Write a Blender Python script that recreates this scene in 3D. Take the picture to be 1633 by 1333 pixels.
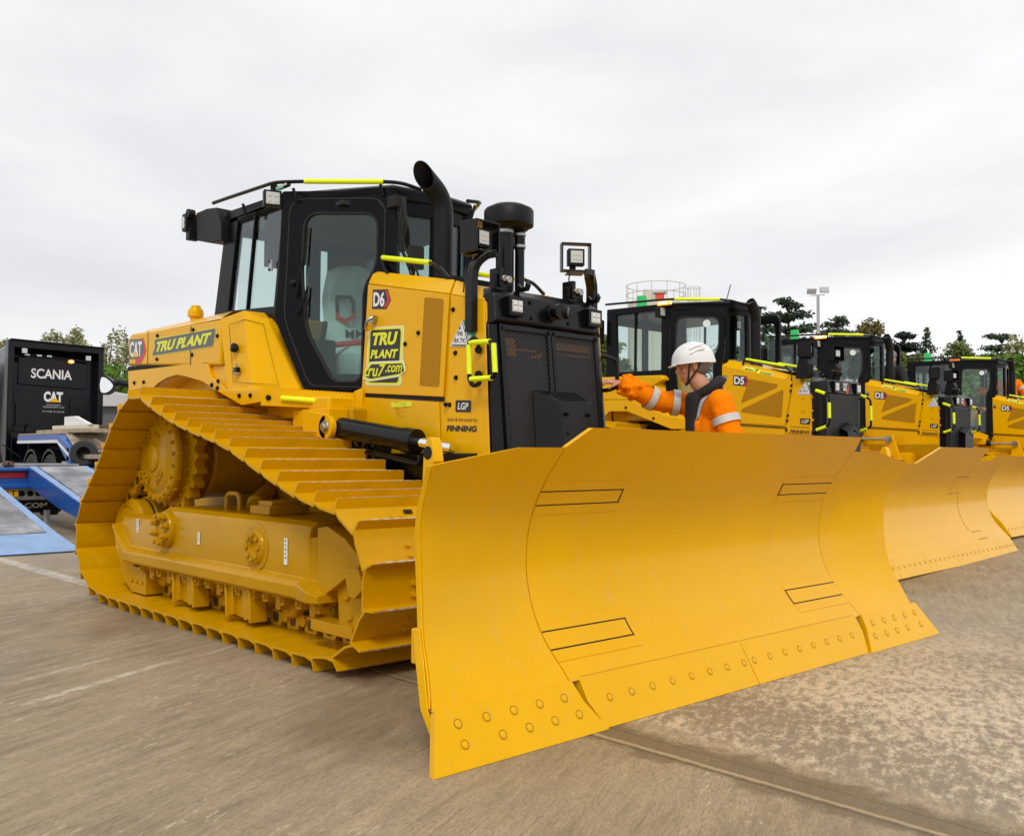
import bpy, bmesh, math, random
from mathutils import Vector, Matrix, noise
R = math.radians
for o in list(bpy.data.objects): bpy.data.objects.remove(o)
SC = bpy.context.scene; COL = SC.collection
# ---------------------------------------------------------------- camera
CAM_LOC=(7.3476,-4.3936,1.1870); CAM_R=((0.682608,0.730763,0.005589),(0.024861,-0.030864,0.999214),(0.730362,-0.681933,-0.039236)); CAM_F=1524.16
cd = bpy.data.cameras.new('camera'); cam = bpy.data.objects.new('camera', cd); COL.objects.link(cam)
m = Matrix(((CAM_R[0][0],CAM_R[1][0],CAM_R[2][0],CAM_LOC[0]),(CAM_R[0][1],CAM_R[1][1],CAM_R[2][1],CAM_LOC[1]),(CAM_R[0][2],CAM_R[1][2],CAM_R[2][2],CAM_LOC[2]),(0,0,0,1)))
cam.matrix_world = m
cd.sensor_width = 36; cd.sensor_fit = 'HORIZONTAL'; cd.lens = CAM_F/1633*36; cd.clip_end = 3000; cd.clip_start = .05
SC.camera = cam
SC.render.resolution_x = 1024; SC.render.resolution_y = 835
SC.render.engine = 'CYCLES'
# ---------------------------------------------------------------- world: overcast
SUN_EL, SUN_AZ = R(46), R(-42)
w = bpy.data.worlds.new('World'); SC.world = w; w.use_nodes = True
nt = w.node_tree; nt.nodes.clear()
N = nt.nodes.new; L = nt.links.new
out = N('ShaderNodeOutputWorld'); mix = N('ShaderNodeMixShader'); b1 = N('ShaderNodeBackground'); b2 = N('ShaderNodeBackground')
sky = N('ShaderNodeTexSky'); sky.sky_type = 'NISHITA'; sky.sun_disc = False; sky.sun_elevation = SUN_EL; sky.sun_rotation = R(132)
L(sky.outputs[0], b1.inputs[0]); b1.inputs[1].default_value = .1
tc = N('ShaderNodeTexCoord'); mp = N('ShaderNodeMapping'); mp.inputs['Scale'].default_value = (1.0, 1.0, 3.2)
nz = N('ShaderNodeTexNoise'); nz.inputs['Scale'].default_value = 1.25; nz.inputs['Detail'].default_value = 5; nz.inputs['Roughness'].default_value = .5
nz.inputs['Distortion'].default_value = .25
cr = N('ShaderNodeValToRGB'); e = cr.color_ramp.elements
e[0].position = .36; e[0].color = (.73,.735,.755,1); e[1].position = .56; e[1].color = (.945,.943,.94,1)
L(tc.outputs['Generated'], mp.inputs[0]); L(mp.outputs[0], nz.inputs[0]); L(nz.outputs[0], cr.inputs[0]); L(cr.outputs[0], b2.inputs[0]); b2.inputs[1].default_value = 1.10
mix.inputs[0].default_value = .93
L(b1.outputs[0], mix.inputs[1]); L(b2.outputs[0], mix.inputs[2]); L(mix.outputs[0], out.inputs[0])
sd = bpy.data.lights.new('sun', 'SUN'); sd.energy = 1.5; sd.angle = R(14); sd.color = (1, .95, .87)
so = bpy.data.objects.new('sun', sd); COL.objects.link(so)
so.rotation_euler = Vector((math.cos(SUN_EL)*math.cos(SUN_AZ), math.cos(SUN_EL)*math.sin(SUN_AZ), math.sin(SUN_EL))).to_track_quat('Z','Y').to_euler()
SC.view_settings.view_transform = 'Standard'; SC.view_settings.look = 'None'; SC.view_settings.exposure = 0; SC.view_settings.gamma = 1
# ---------------------------------------------------------------- materials
M = {}
def mat(name, col, rough=.5, metal=0, coat=0, bump=0, bscale=200, var=0, vscale=3, dirt=0, spec=.5, vcol=None, tint=None):
    k = bpy.data.materials.new(name); k.use_nodes = True; t = k.node_tree; p = t.nodes['Principled BSDF']
    p.inputs['Base Color'].default_value = (*col, 1); p.inputs['Roughness'].default_value = rough; p.inputs['Metallic'].default_value = metal
    p.inputs['Coat Weight'].default_value = coat; p.inputs['Coat Roughness'].default_value = .12; p.inputs['Specular IOR Level'].default_value = spec
    if tint: p.inputs['Specular Tint'].default_value = (*tint,1); p.inputs['Coat Tint'].default_value = (*tint,1)
    tc = t.nodes.new('ShaderNodeTexCoord')
    if var or vcol:
        n = t.nodes.new('ShaderNodeTexNoise'); n.inputs['Scale'].default_value = vscale; n.inputs['Detail'].default_value = 6; n.inputs['Roughness'].default_value = .65
        t.links.new(tc.outputs['Object'], n.inputs[0])
        r = t.nodes.new('ShaderNodeValToRGB'); el = r.color_ramp.elements
        el[0].position = .38; el[1].position = .66
        c0 = vcol or tuple(c*(1-var) for c in col); c1 = tuple(min(1,c*(1+var*.5)) for c in col)
        el[0].color = (*c0,1); el[1].color = (*c1,1)
        t.links.new(n.outputs[0], r.inputs[0]); t.links.new(r.outputs[0], p.inputs['Base Color'])
        mr = t.nodes.new('ShaderNodeMapRange'); mr.inputs['To Min'].default_value = rough*.8; mr.inputs['To Max'].default_value = min(1,rough*1.25)
        t.links.new(n.outputs[0], mr.inputs[0]); t.links.new(mr.outputs[0], p.inputs['Roughness'])
    if bump:
        n = t.nodes.new('ShaderNodeTexNoise'); n.inputs['Scale'].default_value = bscale; n.inputs['Detail'].default_value = 3
        t.links.new(tc.outputs['Object'], n.inputs[0])
        b = t.nodes.new('ShaderNodeBump'); b.inputs['Strength'].default_value = bump; b.inputs['Distance'].default_value = .004
        t.links.new(n.outputs[0], b.inputs['Height']); t.links.new(b.outputs[0], p.inputs['Normal'])
    M[name] = k; return k
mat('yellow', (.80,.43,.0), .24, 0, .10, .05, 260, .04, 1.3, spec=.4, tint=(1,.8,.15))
def runs(k, amt=.10):
    t = k.node_tree; p = t.nodes['Principled BSDF']; src = p.inputs['Base Color'].links[0].from_socket
    tc = t.nodes.new('ShaderNodeTexCoord'); mp = t.nodes.new('ShaderNodeMapping'); mp.inputs['Scale'].default_value = (16,16,.9); n = t.nodes.new('ShaderNodeTexNoise'); n.inputs['Scale'].default_value = 1; n.inputs['Detail'].default_value = 8; n.inputs['Roughness'].default_value = .7
    r = t.nodes.new('ShaderNodeMapRange'); r.inputs[1].default_value = .56; r.inputs[2].default_value = .72; r.inputs[4].default_value = amt
    m_ = t.nodes.new('ShaderNodeMix'); m_.data_type = 'RGBA'; m_.inputs[7].default_value = (.62,.40,.14,1)
    t.links.new(tc.outputs['Object'],mp.inputs[0]); t.links.new(mp.outputs[0],n.inputs[0]); t.links.new(n.outputs[0],r.inputs[0]); t.links.new(r.outputs[0],m_.inputs[0]); t.links.new(src,m_.inputs[6]); t.links.new(m_.outputs[2],p.inputs['Base Color'])
runs(M['yellow'], .30)
mat('yellow_frame_shaded', (.50,.262,.0), .26, 0, .10, .12, 120, .10, 2.2, spec=.4, tint=(1,.8,.25))  # same yellow paint darkened, undercarriage shade put into the colour
mat('yellow_track_shaded', (.62,.325,.0), .32, 0, .08, .15, 150, .10, 4, spec=.35, tint=(1,.8,.3))  # track copy of the yellow, shade between the shoes painted in as darker colour
mat('pad_wear', (.42,.33,.22), .55, 0, 0, .2, 90, .3, 9)
mat('black', (.004,.004,.005), .24, 0, .0, .06, 240, .1, 3, spec=.28)
mat('black_matte', (.007,.007,.008), .45, 0, 0, .12, 300, .1, 5, spec=.22)
mat('cab_black', (.0035,.004,.0055), .26, 0, .0, .05, 300, spec=.13)
mat('rubber', (.012,.012,.012), .75, 0, 0, .2, 60)
mat('tyre', (.03,.03,.031), .8, 0, 0, .3, 40, .2, 6)
mat('chrome', (.85,.85,.86), .08, 1)
mat('steel', (.45,.44,.42), .35, 1, 0, .1, 90, .2, 20)
mat('worn_edge', (.58,.56,.53), .5, .2, 0, .2, 120, .3, 14, vcol=(.50,.25,.0))
mat('hi_yellow', (.80,.95,.0), .42)
mat('white', (.78,.79,.80), .35, var=.05)
mat('white_matte', (.76,.76,.76), .6, 0, 0, .1, 60, .06, 9)
mat('dark_gap', (.01,.008,.004), .9)
mat('decal_black', (.012,.012,.012), .35)
mat('decal_grey', (.10,.10,.10), .35)
mat('decal_yellow', (.90,.80,.0), .35)
mat('decal_lime', (.75,.80,.02), .4)
mat('decal_red', (.6,.02,.02), .35)
mat('decal_white', (.8,.8,.82), .35)
mat('decal_green', (.0,.25,.12), .35)
mat('cat_yellow', (.85,.45,.0), .35)
mat('navy', (.03,.03,.12), .4)
mat('green_lens', (.0,.55,.10), .25, 0, .4)
mat('amber_lens', (.85,.20,.0), .25, 0, .4)
mat('lens', (.55,.56,.56), .12, .2, .5, .5, 60)
mat('blue', (.01,.10,.42), .35, 0, .3, .1, 60, .15, 3)
mat('blue_light', (.22,.42,.78), .4, 0, .2, .2, 50, .25, 3)
mat('deck_grey', (.30,.30,.32), .5, 0, 0, .3, 40, .35, 2.2)
mat('wood', (.42,.33,.24), .7, 0, 0, .4, 25, .3, 5)
mat('wood_dark', (.16,.10,.06), .8, 0, 0, .4, 25, .3, 6)
mat('truck_black', (.003,.0035,.006), .14, 0, .0, .05, 12, spec=.3)
mat('plastic_sheet', (.74,.84,.82), .25, 0, .2, .5, 9, .12, 8)
mat('seat_dark', (.02,.02,.02), .7)
mat('orange_red', (.75,.06,.01), .5)
mat('skin', (.58,.27,.17), .5, 0, 0, .1, 90, .12, 12)
mat('hair', (.20,.16,.13), .8, 0, 0, .4, 200)
mat('orange_cloth', (1.0,.235,.0), .8, 0, 0, 1.0, 22, .12, 6, spec=.1)
mat('reflective', (.58,.57,.57), .45, .1, 0, .2, 80, .1, 20)
mat('black_cloth', (.012,.010,.012), .85, 0, 0, .4, 60)
mat('navy_cloth', (.02,.025,.05), .85, 0, 0, .4, 60)
mat('hardhat_yellow', (.85,.62,.0), .3, 0, .3)
mat('camo', (.35,.25,.27), .7, 0, 0, .1, 60, .8, 26, vcol=(.03,.025,.03))
mat('brown_dark', (.10,.045,.004), .6, 0, 0, .2, 60)
mat('galv_pale', (.50,.47,.33), .6)
mat('rust_brown', (.30,.13,.01), .6, 0, 0, .3, 30, .3, 8)
mat('seam_brown', (.36,.17,.0), .6)
mat('galv', (.42,.44,.46), .45, .5, 0, .1, 50, .1, 4)
mat('cream', (.62,.60,.50), .6, 0, 0, .1, 9, .1, 1)
mat('grey_clad', (.10,.11,.12), .5, 0, 0, .1, 9, .1, 1)
mat('light_roof', (.5,.5,.5), .5)
def emis(name, col, s):
    k = mat(name, col, .3); p = k.node_tree.nodes['Principled BSDF']
    p.inputs['Emission Color'].default_value = (*col,1); p.inputs['Emission Strength'].default_value = s
emis('amber_lit', (1,.30,.02), 2.0)
emis('amber_core', (1,.72,.30), 5)
def glassmat(name, tint, refl=1.0):
    k = bpy.data.materials.new(name); k.use_nodes = True; t = k.node_tree; t.nodes.clear()
    o = t.nodes.new('ShaderNodeOutputMaterial'); mx = t.nodes.new('ShaderNodeMixShader'); tr = t.nodes.new('ShaderNodeBsdfTransparent'); gl = t.nodes.new('ShaderNodeBsdfGlossy')
    fr = t.nodes.new('ShaderNodeLayerWeight'); fr.inputs[0].default_value = .5
    pw = t.nodes.new('ShaderNodeMath'); pw.operation = 'POWER'; pw.inputs[1].default_value = 4; t.links.new(fr.outputs['Facing'], pw.inputs[0])
    mm = t.nodes.new('ShaderNodeMath'); mm.operation = 'MULTIPLY_ADD'; mm.inputs[1].default_value = .8*refl; mm.inputs[2].default_value = .05*refl
    tr.inputs[0].default_value = (*tint,1); gl.inputs['Roughness'].default_value = .02; gl.inputs[0].default_value = (.9,.95,1,1)
    t.links.new(pw.outputs[0], mm.inputs[0]); t.links.new(mm.outputs[0], mx.inputs[0]); t.links.new(tr.outputs[0], mx.inputs[1]); t.links.new(gl.outputs[0], mx.inputs[2]); t.links.new(mx.outputs[0], o.inputs[0])
    M[name] = k
glassmat('glass', (.76,.86,.83), .8); glassmat('glass_clear', (.88,.93,.92), .8)
def perf(name, base, size, rough=.4, hole=.36, rot=45, holecol=None):
    # perforated sheet: round holes on a diagonal grid in the sheet's own coordinates
    k = mat(name, base, rough, spec=.15); t = k.node_tree; p = t.nodes['Principled BSDF']; o = t.nodes['Material Output']
    tc = t.nodes.new('ShaderNodeTexCoord'); uv = t.nodes.new('ShaderNodeUVMap')
    mp = t.nodes.new('ShaderNodeMapping'); mp.inputs['Rotation'].default_value = (0,0,R(rot)); mp.inputs['Scale'].default_value = (1/size,1/size,1)
    v = t.nodes.new('ShaderNodeTexVoronoi'); v.voronoi_dimensions = '2D'; v.inputs['Scale'].default_value = 1; v.inputs['Randomness'].default_value = 0
    c = t.nodes.new('ShaderNodeMath'); c.operation = 'LESS_THAN'; c.inputs[1].default_value = hole
    mx = t.nodes.new('ShaderNodeMixShader')
    if holecol: h = t.nodes.new('ShaderNodeBsdfDiffuse'); h.inputs[0].default_value = (*holecol,1)
    else: h = t.nodes.new('ShaderNodeBsdfTransparent')
    t.links.new(uv.outputs[0], mp.inputs[0]); t.links.new(mp.outputs[0], v.inputs['Vector']); t.links.new(v.outputs['Distance'], c.inputs[0])
    t.links.new(c.outputs[0], mx.inputs[0]); t.links.new(p.outputs[0], mx.inputs[1]); t.links.new(h.outputs[0], mx.inputs[2]); t.links.new(mx.outputs[0], o.inputs[0])
perf('grille_perf', (.045,.045,.048), .021, .4, .38)
perf('vent_perf', (.60,.30,.01), .012, .4, .33, 45, (.06,.025,.003))
# ---------------------------------------------------------------- mesh builder
def V(*a): return Vector(a[0]) if len(a) == 1 else Vector(a)
class MB:
    def __init__(s): s.v = []; s.f = []; s.m = []; s.c = 0; s.uv = {}
    def mt(s, i): s.c = i; return s
    def add(s, vs, fs):
        n = len(s.v); s.v += [tuple(v) for v in vs]
        for f in fs: s.f.append(tuple(i+n for i in f)); s.m.append(s.c)
        return s
    def poly(s, pts): return s.add(pts, [tuple(range(len(pts)))])
    def box(s, c, d, rot=None):
        c = V(c); hx, hy, hz = d[0]/2, d[1]/2, d[2]/2; vs = []
        for x in (-hx,hx):
            for y in (-hy,hy):
                for z in (-hz,hz):
                    p = V(x,y,z); p = rot @ p if rot else p; vs.append(c+p)
        return s.add(vs, [(0,1,3,2),(4,6,7,5),(0,4,5,1),(2,3,7,6),(0,2,6,4),(1,5,7,3)])
    def bx(s, x0,x1,y0,y1,z0,z1): return s.box(((x0+x1)/2,(y0+y1)/2,(z0+z1)/2),(abs(x1-x0),abs(y1-y0),abs(z1-z0)))
    def prism(s, pts, vec):
        pts = [V(p) for p in pts]; vec = V(vec); n = len(pts)
        return s.add(pts+[p+vec for p in pts], [tuple(range(n))[::-1], tuple(range(n,2*n))]+[(i,(i+1)%n,(i+1)%n+n,i+n) for i in range(n)])
    def loft(s, rings, cap=True, closed=True):
        n = len(rings[0]); vs = [p for r in rings for p in r]; fs = []
        for k in range(len(rings)-1):
            for i in range(n if closed else n-1):
                j = (i+1) % n; fs.append((k*n+i, k*n+j, (k+1)*n+j, (k+1)*n+i))
        if cap: fs += [tuple(range(n))[::-1], tuple(range((len(rings)-1)*n, len(rings)*n))]
        return s.add(vs, fs)
    def cyl(s, a, b, r, n=20, r2=None, cap=True):
        a, b = V(a), V(b); d = (b-a).normalized(); u = d.orthogonal().normalized(); w_ = d.cross(u); r2 = r if r2 is None else r2
        return s.loft([[p+(u*math.cos(t*2*math.pi/n)+w_*math.sin(t*2*math.pi/n))*q for t in range(n)] for p, q in ((a,r),(b,r2))], cap)
    def lathe(s, o, ax, prof, n=32):
        o = V(o); d = V(ax).normalized(); u = d.orthogonal().normalized(); w_ = d.cross(u)
        return s.loft([[o+d*h+(u*math.cos(t*2*math.pi/n)+w_*math.sin(t*2*math.pi/n))*max(r,1e-4) for t in range(n)] for r, h in prof], True)
    def tube(s, path, r, n=10, cap=True):
        P = [V(p) for p in path]; rings = []; u = None; rr = r if isinstance(r, (list,tuple)) else [r]*len(P)
        for i, p in enumerate(P):
            t = ((P[min(i+1,len(P)-1)]-p).normalized() + (p-P[max(i-1,0)]).normalized()) if 0 < i < len(P)-1 else (P[1]-P[0] if i == 0 else P[-1]-P[-2])
            t.normalize()
            u = t.orthogonal().normalized() if u is None else (u-t*u.dot(t)).normalized()
            w_ = t.cross(u); rings.append([p+(u*math.cos(k*2*math.pi/n)+w_*math.sin(k*2*math.pi/n))*rr[i] for k in range(n)])
        return s.loft(rings, cap)
    def ring(s, outer, inner, vec):
        o = [V(p) for p in outer]; i_ = [V(p) for p in inner]; vec = V(vec); n = len(o)
        vs = o+i_+[p+vec for p in o]+[p+vec for p in i_]; fs = []
        for k in range(n):
            j = (k+1) % n
            fs += [(k,j,n+j,n+k), (2*n+k,3*n+k,3*n+j,2*n+j), (k,2*n+k,2*n+j,j), (n+k,n+j,3*n+j,3*n+k)]
        return s.add(vs, fs)
    def bolt(s, p, n, r=.014, h=.01):
        p = V(p); n = V(n).normalized(); s.cyl(p, p+n*h*.35, r*1.35, 14); return s.cyl(p+n*h*.3, p+n*h*1.2, r, 6, r*.9)
    def text(s, txt, o, right, up, shear=0, off=0, depth=0, lift=0, weight=None):
        # lettering fitted exactly in the box o, o+right, o+up
        cu = bpy.data.curves.new('t', 'FONT'); cu.body = txt; cu.shear = shear; cu.offset = off; cu.resolution_u = 4
        ob = bpy.data.objects.new('t', cu); COL.objects.link(ob); bpy.context.view_layer.update()
        me = ob.evaluated_get(bpy.context.evaluated_depsgraph_get()).to_mesh()
        xs = [v.co.x for v in me.vertices]; ys = [v.co.y for v in me.vertices]
        x0, x1, y0, y1 = min(xs), max(xs), min(ys), max(ys); o, right, up = V(o), V(right), V(up); nn = right.cross(up).normalized()
        s.add([o+right*((v.co.x-x0)/(x1-x0))+up*((v.co.y-y0)/(y1-y0))+nn*lift for v in me.vertices], [tuple(p.vertices) for p in me.polygons])
        ob.to_mesh_clear(); bpy.data.objects.remove(ob); bpy.data.curves.remove(cu); return s
    def build(s, name, mats, parent=None, bevel=0, ang=35, loc=None, smooth=True, recalc=True):
        me = bpy.data.meshes.new(name); me.from_pydata(s.v, [], s.f)
        for k in ([mats] if isinstance(mats, str) else mats): me.materials.append(M[k])
        me.polygons.foreach_set('material_index', s.m)
        if recalc:
            b = bmesh.new(); b.from_mesh(me); bmesh.ops.recalc_face_normals(b, faces=b.faces); b.to_mesh(me); b.free()
        if smooth:
            me.polygons.foreach_set('use_smooth', [True]*len(me.polygons)); me.set_sharp_from_angle(angle=R(ang))
        me.update()
        o = bpy.data.objects.new(name, me); COL.objects.link(o)
        if parent: o.parent = parent
        if loc: o.location = loc
        if bevel:
            md = o.modifiers.new('bevel','BEVEL'); md.width = bevel; md.segments = 2; md.limit_method = 'ANGLE'; md.angle_limit = R(40); md.harden_normals = False
        return o
def empty(name, loc=(0,0,0), rot=(0,0,0)):
    o = bpy.data.objects.new(name, None); COL.objects.link(o); o.location = loc; o.rotation_euler = rot; o.empty_display_size = .3; return o
def tag(o, label=None, cat=None, group=None, kind=None):
    for k, v in (('label',label),('category',cat),('group',group),('kind',kind)):
        if v: o[k] = v
    return o
def copy_tree(o, parent=None):
    c = o.copy(); COL.objects.link(c)
    if parent: c.parent = parent
    for ch in list(o.children): copy_tree(ch, c)
    return c
def rnd(pts, r, k=4):
    P = [V(p) for p in pts]; n = len(P); out = []; rr = r if isinstance(r,(list,tuple)) else [r]*n
    for i in range(n):
        a, p, b = P[i-1], P[i], P[(i+1)%n]; da, db = (a-p), (b-p); q = min(rr[i], da.length*.48, db.length*.48)
        A, B = p+da.normalized()*q, p+db.normalized()*q
        for j in range(k+1):
            t = j/k; out.append(A*(1-t)**2+p*2*t*(1-t)+B*t*t)
    return out
def rpath(pts, r, k=5):
    P = [V(p) for p in pts]; out = [P[0]]
    for i in range(1, len(P)-1):
        a, p, b = P[i-1], P[i], P[i+1]; da, db = (a-p), (b-p); q = min(r, da.length*.48, db.length*.48); A, B = p+da.normalized()*q, p+db.normalized()*q
        out += [A*(1-t)**2+p*2*t*(1-t)+B*t*t for t in [j/k for j in range(k+1)]]
    return out+[P[-1]]
def mir(p): return (p[0], -p[1], p[2])
def mirs(ps): return [mir(p) for p in ps]
def lerp(a, b, t): return V(a)*(1-t)+V(b)*t
def setuv_planar(o, ax, ay):
    me = o.data; uv = me.uv_layers.new(name='UVMap'); ax, ay = V(ax).normalized(), V(ay).normalized()
    for l in me.loops: c = me.vertices[l.vertex_index].co; uv.data[l.index].uv = (c.dot(ax), c.dot(ay))
# ---------------------------------------------------------------- ground
def gz(y): return 0 if y < 3.9 else .014*min(y-3.9, 8)
def make_ground():
    b = MB(); xs = [-900,-200,-60,-25,-12,-6,-2,2,6,12,30,100,900]; ys = [-300,-60,-20,-8,-3,0,3.9,6,8,11.9,16,30,80,250,1200]
    vs = [(x,y,gz(y)) for y in ys for x in xs]; nx = len(xs)
    b.add(vs, [(j*nx+i, j*nx+i+1, (j+1)*nx+i+1, (j+1)*nx+i) for j in range(len(ys)-1) for i in range(nx-1)])
    k = bpy.data.materials.new('concrete'); k.use_nodes = True; t = k.node_tree; p = t.nodes['Principled BSDF']; M['concrete'] = k
    NN = t.nodes.new; LL = t.links.new
    g = NN('ShaderNodeNewGeometry')
    def noise_(scale, rot=0, sc=(1,1,1), det=6, rough=.6, loc=(0,0,0), dist=0):
        m0 = NN('ShaderNodeMapping'); m0.inputs['Rotation'].default_value = (0,0,rot); LL(g.outputs['Position'], m0.inputs[0])
        mp = NN('ShaderNodeMapping'); mp.inputs['Scale'].default_value = sc; mp.inputs['Location'].default_value = loc
        n = NN('ShaderNodeTexNoise'); n.inputs['Scale'].default_value = scale; n.inputs['Detail'].default_value = det; n.inputs['Roughness'].default_value = rough; n.inputs['Distortion'].default_value = dist
        LL(m0.outputs[0], mp.inputs[0]); LL(mp.outputs[0], n.inputs[0]); return n.outputs[0]
    def ramp(v, a, b, ca=0, cb=1):
        m_ = NN('ShaderNodeMapRange'); m_.inputs[1].default_value = a; m_.inputs[2].default_value = b; m_.inputs[3].default_value = ca; m_.inputs[4].default_value = cb; LL(v, m_.inputs[0]); return m_.outputs[0]
    def math_(op, a, b=None):
        m_ = NN('ShaderNodeMath'); m_.operation = op
        for i, q in enumerate((a,b)):
            if q is None: continue
            if isinstance(q,(int,float)): m_.inputs[i].default_value = q
            else: LL(q, m_.inputs[i])
        return m_.outputs[0]
    def mixc(f, a, b):
        m_ = NN('ShaderNodeMix'); m_.data_type = 'RGBA'
        if isinstance(f,(int,float)): m_.inputs[0].default_value = f
        else: LL(f, m_.inputs[0])
        for i, q in ((6,a),(7,b)):
            if isinstance(q, tuple): m_.inputs[i].default_value = (*q,1)
            else: LL(q, m_.inputs[i])
        return m_.outputs[2]
    sx = NN('ShaderNodeSeparateXYZ'); LL(g.outputs['Position'], sx.inputs[0]); X, Y = sx.outputs[0], sx.outputs[1]
    ST = -R(115)  # broom direction
    streak = noise_(1.0, ST, (2.2, 15, 1), 12, .82); fine = noise_(1.0, ST, (28, 120, 1), 5, .75); blot = noise_(.55, 0, (1,1,1), 6, .6); speck = noise_(9, ST, (1.0, 3.6,1), 8, .8)
    base = mixc(ramp(streak,.40,.60), (.185,.135,.075), (.40,.30,.175))
    base = mixc(ramp(blot,.42,.70,0,.8), base, (.44,.335,.205))
    base = mixc(ramp(fine,.47,.60,0,.55), base, (.15,.115,.075)); base = mixc(ramp(noise_(260, 0, (1,1,1), 2, .5),.58,.68,0,.45), base, (.55,.47,.36)); lines = noise_(1.0, ST, (1.6, 42, 1), 8, .82, (2,7,0)); base = mixc(ramp(lines,.56,.64,0,.6), base, (.13,.098,.058)); l2 = noise_(1.0, ST, (3.4, 46, 1), 8, .84, (5,1,0)); base = mixc(ramp(l2,.58,.66,0,.5), base, (.58,.45,.29))
    # pale drying scuffs, more of them towards the middle
    mask = ramp(noise_(.8, ST, (1,1.4,1), 4, .6, (3.1,1.7,0)), .46,.60)
    pale = math_('MULTIPLY', ramp(speck,.56,.62), mask)
    base = mixc(math_('MULTIPLY',pale,.95), base, (.66,.55,.40))
    # slab joint along x at y=-1.3: beyond it the dried mottled slab
    jn = math_('ADD', Y, math_('ADD', math_('MULTIPLY', math_('SUBTRACT', noise_(5, 0, (1,1,1), 9, .75), .5), .035), math_('MULTIPLY', math_('SUBTRACT', noise_(40, 0, (1,1,1), 4, .7), .5), .012)))
    d = math_('ADD', jn, 1.30)
    slab = math_('MULTIPLY', ramp(math_('ADD', d, math_('MULTIPLY', math_('SUBTRACT', noise_(6, ST, (1,2,1), 10, .8, (1,8,0)), .5), .7)), .20, .34), ramp(X, 3.6, 4.7))
    mott = noise_(10, ST, (1,2.0,1), 12, .82, (5,2,0)); m2 = noise_(.8, R(30), (1,1,1), 4, .6, (9,1,0))
    mf = math_('ADD', mott, math_('MULTIPLY', math_('SUBTRACT', m2, .5), .38))
    dry = mixc(ramp(mf,.44,.56), (.27,.212,.14), (.64,.52,.355))
    dry = mixc(ramp(noise_(30, 0, (1,1,1), 3, .6), .6, .7, 0, .6), dry, (.12,.105,.09))
    far = ramp(Y, .2, 3.2, 1, .22)
    base = mixc(math_('MULTIPLY', slab, far), base, dry)
    # joint: raised dusty lip, dark damp border
    dn = math_('ADD', d, math_('MULTIPLY', math_('SUBTRACT', noise_(3.2, 0, (1,1,1), 10, .75, (4,4,0)), .5), .55)); damp = math_('MULTIPLY', ramp(math_('ABSOLUTE', math_('SUBTRACT', dn, .06)), .10, .16, 1, 0), ramp(X, 3.2, 4.4))
    base = mixc(math_('MULTIPLY', damp, .75), base, (.15,.105,.052))
    lip = ramp(math_('ABSOLUTE', d), .008, .020, 1, 0)
    base = mixc(math_('MULTIPLY', lip, .85), base, (.46,.34,.19)); base = mixc(math_('MULTIPLY', ramp(math_('ABSOLUTE', math_('ADD', d, .030)), .004, .014, 1, 0), .7), base, (.09,.065,.04))
    crack = ramp(math_('ABSOLUTE', math_('SUBTRACT', d, .115)), .002, .006, 1, 0)
    base = mixc(math_('MULTIPLY', crack, .6), base, (.06,.05,.035))
    # worn white line on the left
    wl = math_('MULTIPLY', ramp(math_('ABSOLUTE', math_('SUBTRACT', d, .05)), .06, .10, 1, 0), ramp(X, -1.3, -2.2))
    base = mixc(math_('MULTIPLY', wl, math_('MULTIPLY', ramp(noise_(8,0,(1,1,1),5,.7), .35, .6), .8)), base, (.58,.55,.50))
    # chalky drag marks
    for (x, y, x2, y2, wd, st) in ((2.48,-3.05,1.93,-1.95,.035,.9),(2.0,-3.0,1.62,-2.2,.03,.6),(2.0,-1.9,1.75,-1.5,.02,.5)):
        ax = math.atan2(y2-y, x2-x); cx_, cy_ = (x+x2)/2, (y+y2)/2; ln = math.hypot(x2-x,y2-y)/2
        u = math_('ADD', math_('MULTIPLY', math_('SUBTRACT',X,cx_), math.cos(ax)), math_('MULTIPLY', math_('SUBTRACT',Y,cy_), math.sin(ax)))
        v_ = math_('ADD', math_('MULTIPLY', math_('SUBTRACT',X,cx_), -math.sin(ax)), math_('MULTIPLY', math_('SUBTRACT',Y,cy_), math.cos(ax)))
        f = math_('MULTIPLY', ramp(math_('ABSOLUTE',u), ln*.6, ln, 1, 0), ramp(math_('ABSOLUTE',math_('ADD',v_,math_('MULTIPLY',math_('SUBTRACT',speck,.5),.12))), wd*.3, wd*1.3, 1, 0))
        base = mixc(math_('MULTIPLY', math_('MULTIPLY', f, ramp(speck,.42,.55)), st), base, (.62,.54,.42))
    # damp film left by rain: darker and shinier
    wet = math_('MULTIPLY', ramp(noise_(.42, R(20), (1,1.6,1), 5, .6, (1.3,4.2,0)), .50, .62), ramp(slab, 0, 1, 1, .35))
    base = mixc(math_('MULTIPLY', wet, .35), base, (.115,.09,.058))
    grit = ramp(noise_(85, 0, (1,1,1), 3, .6), .66, .72, 0, .6)
    base = mixc(grit, base, (.07,.06,.05))
    LL(base, p.inputs['Base Color'])
    ro = math_('SUBTRACT', ramp(streak,.3,.7,.72,.60), math_('MULTIPLY', wet, .24)); LL(ro, p.inputs['Roughness'])
    hb = math_('ADD', math_('MULTIPLY', fine, .7), math_('ADD', math_('MULTIPLY', noise_(120), .35), math_('MULTIPLY', lip, 2.0)))
    bm = NN('ShaderNodeBump'); bm.inputs['Strength'].default_value = .7; bm.inputs['Distance'].default_value = .006; LL(hb, bm.inputs['Height']); LL(bm.outputs[0], p.inputs['Normal'])
    o = b.build('ground', 'concrete', smooth=True); tag(o, 'grey brown concrete yard with broom marks and damp patches', kind='structure')
make_ground()
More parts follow.
